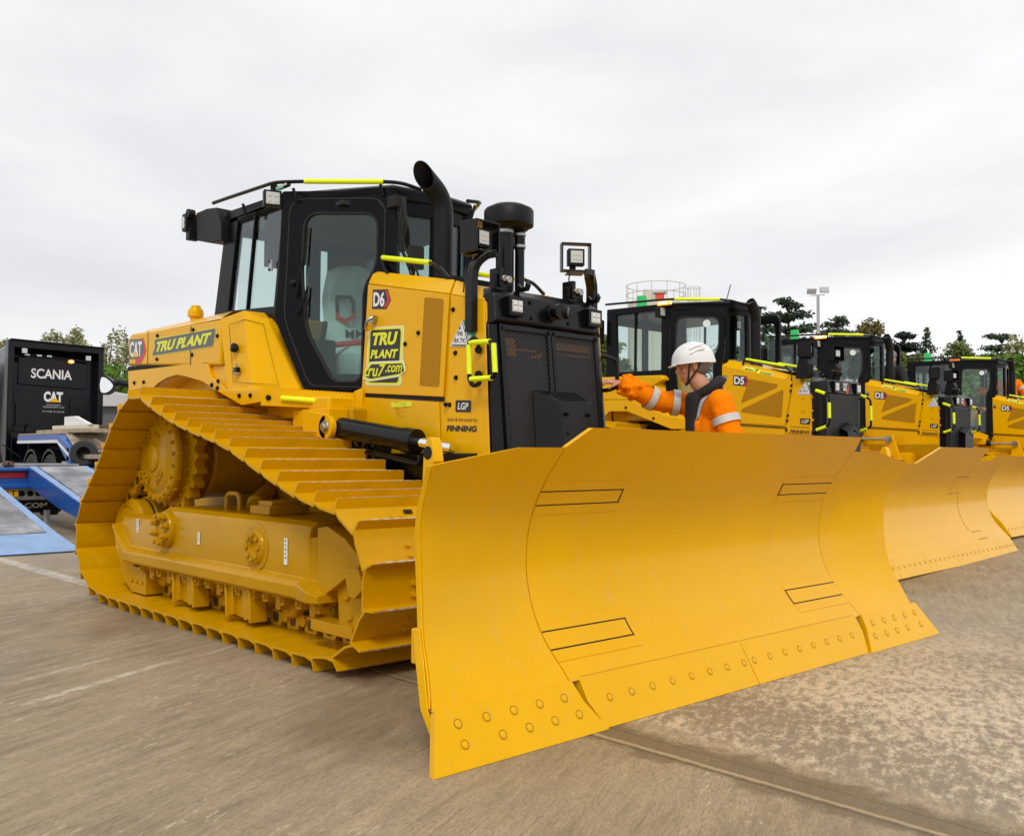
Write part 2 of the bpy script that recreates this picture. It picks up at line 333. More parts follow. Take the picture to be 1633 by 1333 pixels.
# ---------------------------------------------------------------- crawler tracks
def closed_path(pts, n):
    P = [V(p[0],0,p[1]) for p in pts]; m_ = len(P); D = []
    for i in range(m_):
        p0, p1, p2, p3 = P[i-1], P[i], P[(i+1)%m_], P[(i+2)%m_]
        for k in range(8):
            t = k/8; D.append(.5*((2*p1)+(p2-p0)*t+(2*p0-5*p1+4*p2-p3)*t*t+(3*p1-p0-3*p2+p3)*t**3))
    S = [0]
    for i in range(len(D)): S.append(S[-1]+(D[(i+1)%len(D)]-D[i]).length)
    out_ = []; j = 0
    for k in range(n):
        s = S[-1]*k/n
        while S[j+1] < s: j += 1
        t = (s-S[j])/(S[j+1]-S[j]); out_.append(D[j].lerp(D[(j+1)%len(D)], t))
    return out_, S[-1]/n
def track(root, pts, n, yc, w, gh=.073, bolts=True, wearfrom=None):
    P, pitch = closed_path(pts, n); hw = w/2
    ch = MB()
    fr = []
    for k in range(n):
        a, b_ = P[k], P[(k+1)%n]; t = (b_-a).normalized(); o_ = V(t.z,0,-t.x); fr.append((a,t,o_))
        def q(s_, n_, y): return a+t*s_+o_*n_+V(0,yc+y,0)
        L_ = (b_-a).length
        for sy in (-1,1):
            y0, y1 = sy*.075, sy*.115
            prof = [(L_*u,v) for u,v in ((.05,-.016),(.62,-.016),(.70,-.05),(1.02,-.045),(1.10,-.08),(1.02,-.115),(.80,-.12),(.60,-.10),(.40,-.115),(.12,-.115),(-.02,-.09),(-.02,-.05))]
            ch.mt(0); ch.prism([q(s_,n_,y0) for s_,n_ in prof], V(0,y1-y0,0))
            ch.mt(1); ch.prism([q(L_*u,v,y1) for u,v in ((.18,-.05),(.24,-.035),(.44,-.035),(.50,-.05),(.50,-.085),(.44,-.10),(.24,-.10),(.18,-.085))], V(0,.002*sy,0)).mt(0)
            ch.cyl(q(L_*1.0,-.08,sy*.0), q(L_*1.0,-.08,sy*.128), .028, 10)
    c = ch.build('track_chain', ['yellow_track_shaded','brown_dark'], root)
    s = MB(); L_ = pitch; th = .014
    # plate with leading lip and trailing curl
    prof = [(0,-th),(0,0),(L_*.72,0),(L_*.84,.006),(L_*.96,.012),(L_*1.04,.017),(L_*1.05,.006),(L_*.98,.0),(L_*.82,-.008),(L_*.70,-th)]
    s.mt(0).prism([(x,-hw,z) for x,z in prof], V(0,w,0))
    a = .012
    s.loft([[(0,-hw,0),(.016,-hw,0),(.016,hw,0),(0,hw,0)], [(.001,-hw+a,gh),(.012,-hw+a,gh),(.012,hw-a,gh),(.001,hw-a,gh)]])
    s.mt(1).prism([(.0015,-hw+a+.02,gh+.001),(.0115,-hw+a+.02,gh+.001),(.0115,hw-a-.02,gh+.001),(.0015,hw-a-.02,gh+.001)], V(0,0,.001)).mt(0)
    if bolts:
        for x in (L_*.28,L_*.56):
            for y in (-.14,-.07,.07,.14): s.bolt((x,y,0),(0,0,1),.014,.014)
        s.mt(2)
        for y in (-.0,): s.prism([(L_*.72,y-.03,.0065),(L_*.84,y-.03,.0155),(L_*.84,y+.03,.0155),(L_*.72,y+.03,.0065)], V(0,0,.001))
        s.mt(0)
    o0 = s.build('track_shoe', ['yellow_track_shaded','worn_edge','dark_gap'], None, .0025)
    for k in range(n):
        a_, t, o_ = fr[k]; ob = o0 if k == 0 else o0.copy()
        if k: COL.objects.link(ob)
        ob.parent = c; y_ = o_.cross(t); mm = Matrix.Identity(4)
        for i, cc in enumerate((t, y_, o_, a_+V(0,yc,0))):
            for r_ in range(3): mm[r_][i] = cc[r_]
        ob.matrix_local = mm
    return c
def xz(pts, y): return [(p[0],y,p[1]) for p in pts]
# ---------------------------------------------------------------- blade
def prof_at(prof, z):
    for i in range(len(prof)-1):
        (x0,z0),(x1,z1) = prof[i],prof[i+1]
        if z <= z1 or i == len(prof)-2: return x0+(x1-x0)*(z-z0)/(z1-z0)
def smooth_prof(p, n=24):
    P = [V(a[0],a[1],0) for a in p]; out_ = []
    P = [P[0]*2-P[1]]+P+[P[-1]*2-P[-2]]
    for i in range(1,len(P)-2):
        for k in range(6):
            t = k/6; p0,p1,p2,p3 = P[i-1:i+3]; q = .5*((2*p1)+(p2-p0)*t+(2*p0-5*p1+4*p2-p3)*t*t+(3*p1-p0-3*p2+p3)*t**3); out_.append((q.x,q.y))
    return out_+[(P[-2].x,P[-2].y)]
def top_at(top, y):
    for i in range(len(top)-1):
        (y0,z0),(y1,z1) = top[i],top[i+1]
        if y0-1e-6 <= y <= y1+1e-6: return z0+(z1-z0)*(y-y0)/max(y1-y0,1e-6)
    return top[-1][1]
def sheet(name, root, prof, top, y0, y1, zb, mat_='yellow', th=.03, back=True, widen=None, ztop=None, off=0):
    # curved plate following the blade profile between y0 and y1
    ys = sorted(set([y0,y1]+[p[0] for p in top if y0 < p[0] < y1]+[p[0]+.002 for p in top if y0 < p[0]+.002 < y1]+[y0+(y1-y0)*k/6 for k in range(1,6)]))
    nz_ = 22; b = MB(); fr, bk = [], []
    for y in ys:
        zt = ztop if ztop is not None else top_at(top, y)
        col, colb = [], []
        for k in range(nz_+1):
            z = zb+(zt-zb)*k/nz_; x = prof_at(prof, z)+off; col.append((x,y,z)); colb.append((x-th,y,z))
        fr.append(col); bk.append(colb)
    n = nz_+1
    for i in range(len(ys)): fr[i] = fr[i]+bk[i][::-1]
    b.loft(fr, True, True)
    return b.build(name, mat_, root, ang=30)
def blade_bolt(b, p, nrm, r):
    p = V(p); n_ = V(nrm).normalized(); u = n_.orthogonal().normalized(); w_ = n_.cross(u)
    b.mt(1); ro = [p+(u*math.cos(t*math.pi/12)+w_*math.sin(t*math.pi/12))*r for t in range(24)]; ri = [p+(q-p)*.84 for q in ro]
    b.ring(ro, ri, n_*.0012); b.mt(0); b.lathe(p, n_, [(r*.8,-.002),(r*.8,.001),(r*.5,.003),(0,.0035)], 16)
# ================================================================ LARGE BULLDOZER
D6 = empty('bulldozer')
tag(D6, 'largest yellow bulldozer in the foreground with a raised drive sprocket and wide curved blade', 'bulldozer', 'yellow bulldozers parked side by side')
PATH6 = [(0,.073),(.6,.073),(1.3,.073),(2.0,.073),(2.72,.073),(3.02,.125),(3.19,.26),(3.262,.43),(3.255,.58),(3.19,.735),(3.05,.86),(2.86,.895),(2.67,.932),(2.485,.975),(2.1,1.10),(1.71,1.232),(1.33,1.315),(.94,1.40),(.53,1.525),(.30,1.61),(.09,1.60),(-.06,1.525),(-.263,1.345),(-.54,1.05),(-.70,.91),(-.865,.76),(-.94,.62),(-.95,.47),(-.88,.29),(-.68,.135),(-.40,.082)]
for sy in (-1,1): track(D6, PATH6, 46, sy*1.143, .914)
# ---- undercarriage, both sides
def undercarriage6(sg):
    s = lambda pts: pts if sg < 0 else mirs(pts)
    Y = lambda y: y if sg < 0 else -y
    # frame: hollow section with chamfered top edge and ledge
    b = MB()
    def sec(x, pts): return s([(x,y,z) for y,z in pts])
    A = [(-1.36,.79),(-1.405,.765),(-1.42,.73),(-1.42,.46),(-1.47,.43),(-1.482,.415),(-1.482,.35),(-1.45,.33),(-.86,.33),(-.84,.36),(-.84,.76),(-.87,.79)]
    def shift(pts, zt, zb): return [(y, z if z < .5 else zt-(.79-z)) for y,z in pts]
    b.loft([sec(.36,A),sec(2.34,A),sec(2.40,[(y+(.02 if y<-1.3 else 0),z-.01) for y,z in A])])
    B = [(y+.02 if y < -1.3 and z>.46 else y, z if z < .5 else z-.085) for y,z in A]
    b.loft([sec(-.47,[(y,z if z > .5 else .60+(z-.33)*.25) for y,z in B]), sec(-.36,[(y,z if z>.5 else .47+(z-.33)*.5) for y,z in B]), sec(-.24,B), sec(.28,B), sec(.362,A)])
    b.loft([sec(2.38,[(-1.40,.70),(-1.40,.46),(-1.482,.43),(-1.482,.34),(-.9,.34),(-.9,.72)]), sec(2.52,[(-1.36,.70),(-1.36,.43),(-1.50,.40),(-1.50,.335),(-.9,.335),(-.9,.72)]), sec(2.60,[(-1.33,.70),(-1.34,.40),(-1.47,.38),(-1.46,.335),(-.9,.335),(-.9,.72)])])
    f = b.build('track_frame', 'yellow_frame_shaded', D6, .012, ang=28)
    b = MB()
    b.prism(s(xz([(2.50,.76),(2.60,.775),(2.78,.72),(2.955,.61),(2.93,.57),(2.60,.39),(2.52,.42)],-1.41)), V(0,.50*(-sg),0))
    b.prism(s(xz([(2.64,.45),(2.93,.60),(3.0,.55),(3.0,.20),(2.90,.17),(2.66,.23)],-1.36)), V(0,.42*(-sg),0))
    b.prism(s(xz([(2.83,.55),(2.96,.57),(3.02,.47),(2.93,.40),(2.87,.41)],-1.44)), V(0,.1*(-sg),0))
    b.bx(2.52,2.94,Y(-1.46),Y(-1.34),.185,.245)
    for x,z in ((2.75,.38),(2.78,.27),(2.95,.35),(2.70,.20),(2.88,.50)): b.bolt((x,Y(-1.362),z),(0,sg,0),.016,.014)
    b.build('idler_housing', 'yellow_frame_shaded', D6, .01)
    # rear roller guide
    b = MB(); b.prism(s(xz([(-.36,.52),(-.22,.50),(-.22,.30),(.02,.30),(.02,.10),(-.25,.10),(-.50,.22),(-.52,.36)],-1.40)), V(0,.4*(-sg),0))
    for k in range(3): b.bolt((-.24+k*.10,Y(-1.402),.19),(0,sg,0),.013,.012)
    b.prism(s(xz([(-.64,.52),(-.50,.55),(-.44,.46),(-.52,.28),(-.62,.22),(-.70,.30),(-.72,.42)],-1.32)), V(0,.3*(-sg),0))
    b.bolt((-.6,Y(-1.322),.40),(0,sg,0),.035,.02)
    b.build('rear_guide', 'yellow_frame_shaded', D6, .008)
    # idlers
    for cx_,cz_,r in ((-.52,.53,.285),(2.84,.49,.29)):
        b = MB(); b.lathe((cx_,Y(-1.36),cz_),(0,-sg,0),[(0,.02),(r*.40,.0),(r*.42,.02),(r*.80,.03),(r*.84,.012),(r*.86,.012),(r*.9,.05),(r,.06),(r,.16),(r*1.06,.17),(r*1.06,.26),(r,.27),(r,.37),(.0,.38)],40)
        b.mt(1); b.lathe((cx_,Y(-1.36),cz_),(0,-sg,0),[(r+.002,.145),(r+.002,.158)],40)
        b.build('idler', ['yellow_frame_shaded','dark_gap'], D6)
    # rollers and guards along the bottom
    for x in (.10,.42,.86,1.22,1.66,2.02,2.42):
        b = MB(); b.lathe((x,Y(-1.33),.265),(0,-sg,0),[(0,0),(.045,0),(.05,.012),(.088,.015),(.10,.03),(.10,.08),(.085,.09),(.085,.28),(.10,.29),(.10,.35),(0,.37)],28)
        b.build('track_roller', 'yellow_frame_shaded', D6)
        b = MB(); b.bx(x-.13,x+.13,Y(-1.40),Y(-1.30),.305,.345); b.bx(x-.03,x+.03,Y(-1.39),Y(-1.33),.23,.31)
        for q in (-.1,.1): b.bx(x+q-.03,x+q+.03,Y(-1.425),Y(-1.35),.27,.34); b.bolt((x+q,Y(-1.426),.305),(0,sg,0),.016,.012)
        b.build('roller_cap', 'yellow_frame_shaded', D6, .005)
    for x0 in (.56,1.38,2.14):
        b = MB(); ww = .40 if x0 < 2 else .0
        if ww:
            b.prism(s(xz([(x0,.33),(x0+.12,.33),(x0+.13,.14),(x0+.06,.12)],-1.43)), V(0,.05*(-sg),0)); b.prism(s(xz([(x0+.24,.33),(x0+ww,.33),(x0+ww-.03,.14),(x0+.28,.12)],-1.43)), V(0,.05*(-sg),0))
            b.prism(s(xz([(x0+.10,.27),(x0+.28,.27),(x0+.31,.12),(x0+.10,.13)],-1.40)), V(0,.03*(-sg),0)); b.bx(x0,x0+ww,Y(-1.43),Y(-1.30),.31,.335)
            for q in (.04,.36): b.prism(s(xz([(x0+q,.33),(x0+q+.02,.33),(x0+q+.05,.12),(x0+q+.02,.12)],-1.45)), V(0,.12*(-sg),0))
            b.build('roller_guard', 'yellow_frame_shaded', D6, .006)
    # hub bosses on the frame face
    b = MB(); c0 = V((0.453,-1.460,0.632)); c0.y = Y(-1.46); b.lathe(c0+V(0,-sg*.05,0),(0,sg,0),[(0,.06),(.05,.06),(.055,.05),(.125,.05),(.135,.035),(.135,0)],28)
    for k in range(8):
        a_ = k*math.pi/4+.3; p = c0+V(math.cos(a_)*.10,sg*.0,math.sin(a_)*.10); b.cyl(p-V(0,sg*.02,0), p+V(0,sg*.03,0), .026, 12); b.cyl(p+V(0,sg*.02,0), p+V(0,sg*.055,0), .017, 6)
    b.build('pivot_hub', 'yellow_frame_shaded', D6, .003)
    b = MB(); c0 = V(1.80,Y(-1.42),.60); b.lathe(c0,(0,sg,0),[(.15,0),(.15,.006),(.14,.008),(.115,.008),(.11,.02),(.10,.03),(.045,.03),(.04,.012),(0,.012)],32)
    for k in range(8):
        a_ = k*math.pi/4; p = c0+V(math.cos(a_)*.075,sg*.03,math.sin(a_)*.075); b.cyl(p, p+V(0,sg*.016,0), .019, 6)
    b.build('grease_cover', 'yellow_frame_shaded', D6, .002)
    # lifting eye and saddle on top of the frame
    b = MB(); b.tube(rpath([(.78,Y(-1.12),.78),(.78,Y(-1.12),.90),(.98,Y(-1.12),.90),(.98,Y(-1.12),.78)],.1),.018,10); b.build('lifting_eye','yellow_frame_shaded',D6)
    b = MB(); b.box((1.62,Y(-1.16),.82),(.26,.30,.06)); b.box((1.62,Y(-1.16),.86),(.18,.22,.04)); b.build('frame_pad','yellow_frame_shaded',D6,.008)
    # carrier roller under the upper run
    b = MB(); b.lathe((1.72,Y(-1.25),1.08),(0,-sg,0),[(0,.005),(.04,0),(.05,.01),(.09,.006),(.105,.02),(.105,.05),(.085,.055),(.085,.09),(.105,.095),(.105,.13),(.07,.14),(.07,.5),(0,.5)],30); b.build('carrier_roller','yellow_frame_shaded',D6)
    # sprocket and final drive
    b = MB(); cz = V(-.02,Y(-1.09),1.155); T = 22
    pr = []
    for k in range(T*4):
        a_ = k*2*math.pi/(T*4); r = (.425,.425,.372,.372)[k%4]; pr.append(cz+V(math.cos(a_)*r,0,math.sin(a_)*r))
    b.prism(pr, V(0,-.09*(-sg),0)); 
    for k in range(24):
        a_ = k*2*math.pi/24; p = cz+V(math.cos(a_)*.325,sg*.09,math.sin(a_)*.325); b.bolt(p,(0,sg,0),.013,.016)
    b.build('sprocket','yellow_frame_shaded',D6,.006)
    b = MB(); o_ = V(-.06,Y(-1.33),1.155); ax = (0,-sg,0)
    b.lathe(o_,ax,[(0,-.016),(.095,-.016),(.105,-.010),(.110,.002),(.118,.004),(.235,.004),(.25,.010),(.262,.02),(.275,.022),(.285,.03),(.33,.03),(.345,.04),(.352,.055),(.352,.085),(.335,.095),(.32,.10),(.31,.36),(.30,.5),(0,.5)],56)
    for k in range(22):
        a_ = k*2*math.pi/22+.1; p = o_+V(math.cos(a_)*.318,-sg*.028,math.sin(a_)*.318); b.bolt(p,(0,sg,0),.0125,.014)
        p = o_+V(math.cos(a_)*.352,-sg*.07,math.sin(a_)*.352); b.cyl(p-V(0,sg*.015,0),p+V(0,sg*.015,0),.013,8)
    b.mt(1)
    for a0,a1,r0,r1 in ((110,150,.165,.225),(205,250,.165,.225),(290,330,.165,.225)):
        ps = [o_+V(math.cos(R(a))*r1,sg*.0012,math.sin(R(a))*r1) for a in range(a0,a1+1,5)]+[o_+V(math.cos(R(a))*r0,sg*.0012,math.sin(R(a))*r0) for a in range(a1,a0-1,-5)]
        b.mt(0); b.ring([q+(q-o_).normalized()*0 for q in ps],[lerp(sum(ps,V(0,0,0))/len(ps),q,.82) for q in ps],V(0,sg*.006,0))
    for a in (60,75,120,135,148,215,230,245,300,320): b.bolt(o_+V(math.cos(R(a))*.195,0,math.sin(R(a))*.195),(0,sg,0),.011,.01)
    b.build('final_drive','yellow_frame_shaded',D6)
    b = MB(); b.cyl((-.02,Y(-.5),1.155),(-.02,Y(-.99),1.155),.30,36,.33); b.cyl((.15,Y(-.35),.95),(.60,Y(-.80),.80),.07,18); b.build('drive_casing','yellow_frame_shaded',D6,.02)
    if sg < 0:   # small inspection stickers on the frame face
        b = MB()
        for px_,w_,h_ in ((-.14,.035,.15),(.98,.035,.085),(2.17,.038,.16)):
            zc = .60 if px_ != 2.17 else .60; yy = -1.424 if px_ > .3 else -1.405
            b.mt(0).bx(px_-w_/2,px_+w_/2,yy-.003,yy,zc-h_/2,zc+h_/2)
            b.mt(1)
            for k in range(5): b.bx(px_-w_*.22,px_+w_*.2-.004*(k%2),yy-.0036,yy-.003,zc+h_*(.36-.16*k),zc+h_*(.44-.16*k))
        b.build('sticker',['decal_white','decal_green'],D6,smooth=False)
for sg in (-1,1): undercarriage6(sg)
# ---- main case and belly between the tracks
b = MB()
b.bx(-1.1,2.95,-.50,.50,.52,1.16); b.bx(-.9,1.7,-.66,.66,1.16,1.52); b.prism([(-1.25,-.45,1.5),(-1.25,-.45,.8),(-1.0,-.45,.55),(-.9,-.45,1.5)],V(0,.9,0))
b.build('main_case','yellow_frame_shaded',D6,.02)
b = MB(); b.bx(1.55,2.9,-.60,-.5,.60,1.20); b.bx(1.6,2.0,-.66,-.50,1.05,1.25)
for k in range(3): b.tube(rpath([(1.7+k*.1,-.66,1.28),(2.1+k*.05,-.72,1.02),(2.75,-.68,.92-k*.07),(3.3,-.62,.86-k*.05)],.15),.022)
b.build('hydraulic_hoses','black',D6,.01)
# ---- blade
PROF6 = smooth_prof([(4.549,.0),(4.428,.205),(4.30,.33),(4.215,.455),(4.165,.60),(4.155,.74),(4.185,.90),(4.262,1.05),(4.385,1.20),(4.50,1.315)])
PROF6 = [p for p in PROF6 if p[1] >= .2]
TOP6 = [(-2.075,1.146),(-1.60,1.222),(-1.3201,1.224),(-1.238,1.312),(1.238,1.312),(1.3201,1.224),(1.60,1.222),(2.075,1.146)]
E1 = 1.318
sheet('moldboard', D6, PROF6, TOP6, -E1+.003, E1-.003, .198)
PROFW = smooth_prof([(4.41,.206),(4.350,.34),(4.293,.47),(4.264,.66),(4.259,.80),(4.272,.90),(4.313,1.0),(4.412,1.15),(4.50,1.24)])
def wing_pt(sg, t, z, zt):
    w_ = 2.065-.065*math.sin(math.pi*min(max((z-.206)/.94,0),1))**.8
    q_ = t**1.35; x = prof_at(PROF6,z)*(1-q_)+prof_at(PROFW,z)*q_
    return x, sg*(E1+.003+(w_-E1)*t)
for sg in (-1,1):
    b = MB(); fr = []
    for t in (0,.1,.2,.3,.372,.374,.5,.6,.7,.8,.9,1.0):
        zt = top_at(TOP6, E1+.004+(2.065-E1)*t); f_, k_ = [], []
        for k in range(23):
            z = .196+(zt-.196)*k/22; x, y = wing_pt(sg,t,z,zt); f_.append((x,y,z)); k_.append((x-.03,y,z))
        fr.append(f_+k_[::-1])
    b.loft(fr); wing = b.build('blade_wing','yellow',D6,ang=30)
    b = MB(); fr = []
    for k in range(20):
        z = .206+.94*k/19; x, y = wing_pt(sg,1,z,0); fr.append([(x-.004,y,z),(x-.004,y+sg*.008,z),(x-.036,y+sg*.008,z),(x-.036,y,z)])
    b.loft(fr); fr = []
    for z, d_ in ((.03,.02),(.20,.045),(.38,.052),(.47,.046),(.49,.034)):
        x, y = wing_pt(sg,1,max(z,.206),0); x += (.206-z)*.55 if z < .206 else 0; fr.append([(x-.008,y+sg*.01,z),(x-.008,y+sg*.016,z),(x-.01-d_,y+sg*.016,z),(x-.01-d_,y+sg*.01,z)])
    b.loft(fr); b.build('end_plate','yellow',wing,.003)
    # end bit: thicker plate, two rows of countersunk bolts
    b = MB(); th_ = V(-.03,0,-.02)
    q = lambda y,t: V(4.428+(4.552-4.428)*t+.014, sg*y, .206*(1-t)+.002)
    b.mt(0).prism([q(1.318,0),q(2.075,0),q(2.175,1),q(1.205,1),q(1.29,.42)], th_)
    nv = V(.206,0,.124).normalized()
    for j in range(5):
        for t,oy in ((.28,0),(.62,.05)):
            p = q(1.99-.148*j-oy*(1 if j>0 else .0),t); blade_bolt(b,p+nv*.001,nv,.020)
    b.build('end_bit',['yellow','seam_brown'],wing,.0025)
for y0,y1 in ((-1.200,-.003),(.003,1.200)):
    b = MB(); q = lambda y,t: V(4.428+(4.549-4.428)*t, y, .206*(1-t)+.002)
    ya, yb = (y0-.055 if y0 < -1 else y0), (y1+.055 if y1 > 1 else y1)
    b.mt(0).prism([q(ya,0),q(yb,0),q(yb,.45) if y1 > 1 else q(y1,.5),q(y1,1),q(y0,1),q(ya,.45) if y0 < -1 else q(y0,.5)], V(-.03,0,-.02)); nv = V(.206,0,.121).normalized()
    for j in range(8):
        t = .045+.152*j; y = (y1-.0-t) if y0 < 0 else (y0+t)
        blade_bolt(b,q(y,.48)+nv*.0008,nv,.0185)
    b.build('cutting_edge',['yellow','seam_brown'],D6,.0025)
# hinge pads and dark slots let into the moldboard
def patch(root, prof, y0, y1, z0, z1, name, mt_, off=.003, skew=0, th=.004):
    b = MB(); rows = []
    for k in range(7):
        z = z0+(z1-z0)*k/6; x = prof_at(prof,z)+off; ya = y0+skew*(k/6); rows.append([(x,ya,z),(x,y1+skew*(k/6),z),(x-th,y1+skew*(k/6),z),(x-th,ya,z)])
    b.loft(rows); return b.build(name, mt_, root, .001)
for sg in (-1,1):
    for z0,z1 in ((.958,1.022),(.318,.390)):
        ya, yb = sorted((sg*1.315, sg*.735))
        patch(D6,PROF6,ya,yb,z0-.045,z1+.045,'hinge_pad','yellow',.0035,0)
        for zz in (z0,z1): patch(D6,PROF6,ya,yb,zz-.003,zz+.003,'pad_slot','dark_gap',.0045,0,.003)
        ya, yb = sorted((sg*.745, sg*.735)); patch(D6,PROF6,ya,yb,z0-.004,z1+.004,'pad_slot','dark_gap',.0046,0,.003)
patch(D6,PROF6,-1.24,-.004,.2065,.2095,'edge_seam','seam_brown',.0012,0,.003); patch(D6,PROF6,.004,1.24,.2065,.2095,'edge_seam','seam_brown',.0012,0,.003)
# back structure and lift brackets
b = MB(); b.bx(4.02,4.12,-1.25,1.25,.35,.55); b.bx(4.03,4.17,-1.25,1.25,.85,1.0); b.bx(4.05,4.2,-1.9,-1.3,.3,.45); b.bx(4.05,4.2,1.3,1.9,.3,.45)
for y in (-1.2,-.6,0,.6,1.2): b.bx(4.0,4.13,y-.02,y+.02,.25,1.05)
b.build('blade_rib','yellow',D6,.008)
for sg in (-1,1):
    b = MB(); P_ = [(4.284,-2.000,1.260),(4.268,-2.000,1.234),(4.258,-2.000,1.196),(4.251,-2.000,1.079),(4.328,-2.000,1.161),(4.313,-2.000,1.242),(4.300,-2.000,1.258)]; P_ = P_ if sg < 0 else mirs(P_)
    b.prism(P_,V(0,-sg*.05,0)); hc = V((4.285,-2.002,1.196)); hc.y = sg*2.002; b.mt(1).cyl(hc,hc+V(0,-sg*.004,0),.028,18); b.mt(0); b.build('lifting_lug',['yellow','dark_gap'],D6,.006)
# C frame and lift cylinders
b = MB()
for sg in (-1,1):
    b.prism([(1.6,sg*.56,.62),(3.3,sg*.56,.50),(4.05,sg*.35,.42),(4.05,sg*.35,.62),(3.3,sg*.56,.74),(1.6,sg*.56,.80)], V(0,-sg*.10,0))
b.bx(3.35,4.05,-.5,.5,.46,.66); b.bx(3.5,3.9,-.28,.28,.66,.98); b.build('push_frame','yellow',D6,.01)
# bracket table seen behind the blade top
b = MB(); b.bx(3.80,4.04,.50,1.02,1.222,1.242); b.bx(3.84,3.88,.56,.72,1.02,1.222); b.bx(3.84,3.88,.82,.98,1.02,1.222); b.bx(3.84,4.12,.50,1.0,.90,1.02); b.build('blade_mount','yellow',D6,.004)
# ---- lift cylinder on the near side: barrel, chrome rod
CA, CB, CC = V((1.771,-0.720,1.346)), V((2.318,-0.680,1.241)), V((2.758,-0.620,1.182))
for sg in (-1,1):
    f = (lambda p: V(p)) if sg < 0 else (lambda p: V(mir(p)))
    a_, b_, c_ = f((1.692,-0.740,1.373)), f((2.439,-0.660,1.273)), f((2.949,-0.580,1.202)); d_ = (b_-a_).normalized()
    bb = MB(); bb.cyl(a_+d_*.02, b_, .075, 30); bb.cyl(b_-d_*.09, b_+d_*.015, .083, 30); bb.cyl(a_+d_*.0, a_+d_*.06, .05, 24)
    bb.tube(rpath([a_+d_*.25+V(0,0,-.08),a_+d_*.25+V(0,0,-.13),a_+d_*.8+V(0,0,-.14),a_+d_*.8+V(0,0,-.08)],.04),.016)
    bb.mt(1); bb.cyl(b_, b_+(c_-b_)*.62, .034, 20); bb.lathe(a_-V(0,-sg*0,0),(0,sg,0),[(0,.02),(.035,.02),(.04,0)],16)
    cy = bb.build('lift_cylinder',['black','chrome'],D6)
    b = MB(); ctr = a_-d_*.02; b.cyl(ctr+V(0,sg*.07,0), ctr+V(0,sg*.11,0), .085, 28); b.prism([ctr+V(-.30,sg*.07,-.04),ctr+V(0,sg*.07,-.085),ctr+V(0,sg*.07,.085),ctr+V(-.30,sg*.07,.13)],V(0,sg*.04,0)); b.bx(ctr.x-.5,ctr.x-.02,sg*.48,sg*(abs(ctr.y)+.07),ctr.z-.10,ctr.z+.13)
    b.mt(1); b.bolt(ctr+V(0,sg*.11,0),(0,sg,0),.034,.022); b.build('cylinder_trunnion',['yellow','steel'],D6,.005)
# ---- superstructure of the large bulldozer
HY = -.52
def hx(px_, py_): return None
def side_text(b, txt, bl, br, tl, **k): # corners given in 3D, letters face outwards
    bl, br, tl = V(bl), V(br), V(tl); return b.text(txt, bl, br-bl, tl-bl, **k)
def off(p, d): return (p[0], p[1]+d, p[2])
# hood: main body under the panels
HR_T, HR_M, HR_B = (1.639,-0.430,2.507), (1.701,-0.520,2.399), (1.635,-0.520,1.626)
HS_T, HS_M, HS_B = (2.551,-0.430,2.324), (2.611,-0.520,2.217), (2.562,-0.520,1.561)
HF_T, HF_M, HF_B = (2.849,-0.430,2.235), (2.952,-0.520,2.137), (3.008,-.52,1.226)
LB = (3.02,-.52,.95)
b = MB()
def both(pts): return pts
def hood_section(t, m_, bt): return [(bt[0],-.515,bt[2]),(m_[0],-.515,m_[2]-.002),(t[0],-.428,t[2]-.003),(t[0],.428,t[2]-.003),(m_[0],.515,m_[2]-.002),(bt[0],.515,bt[2])]
low = lambda p: (p[0],p[1],1.0)
b.loft([hood_section(HR_T,HR_M,low(HR_B)),hood_section(HS_T,HS_M,low(HS_B)),hood_section(HF_T,HF_M,low(HF_B))])
hood = b.build('engine_hood','yellow',D6,.006)
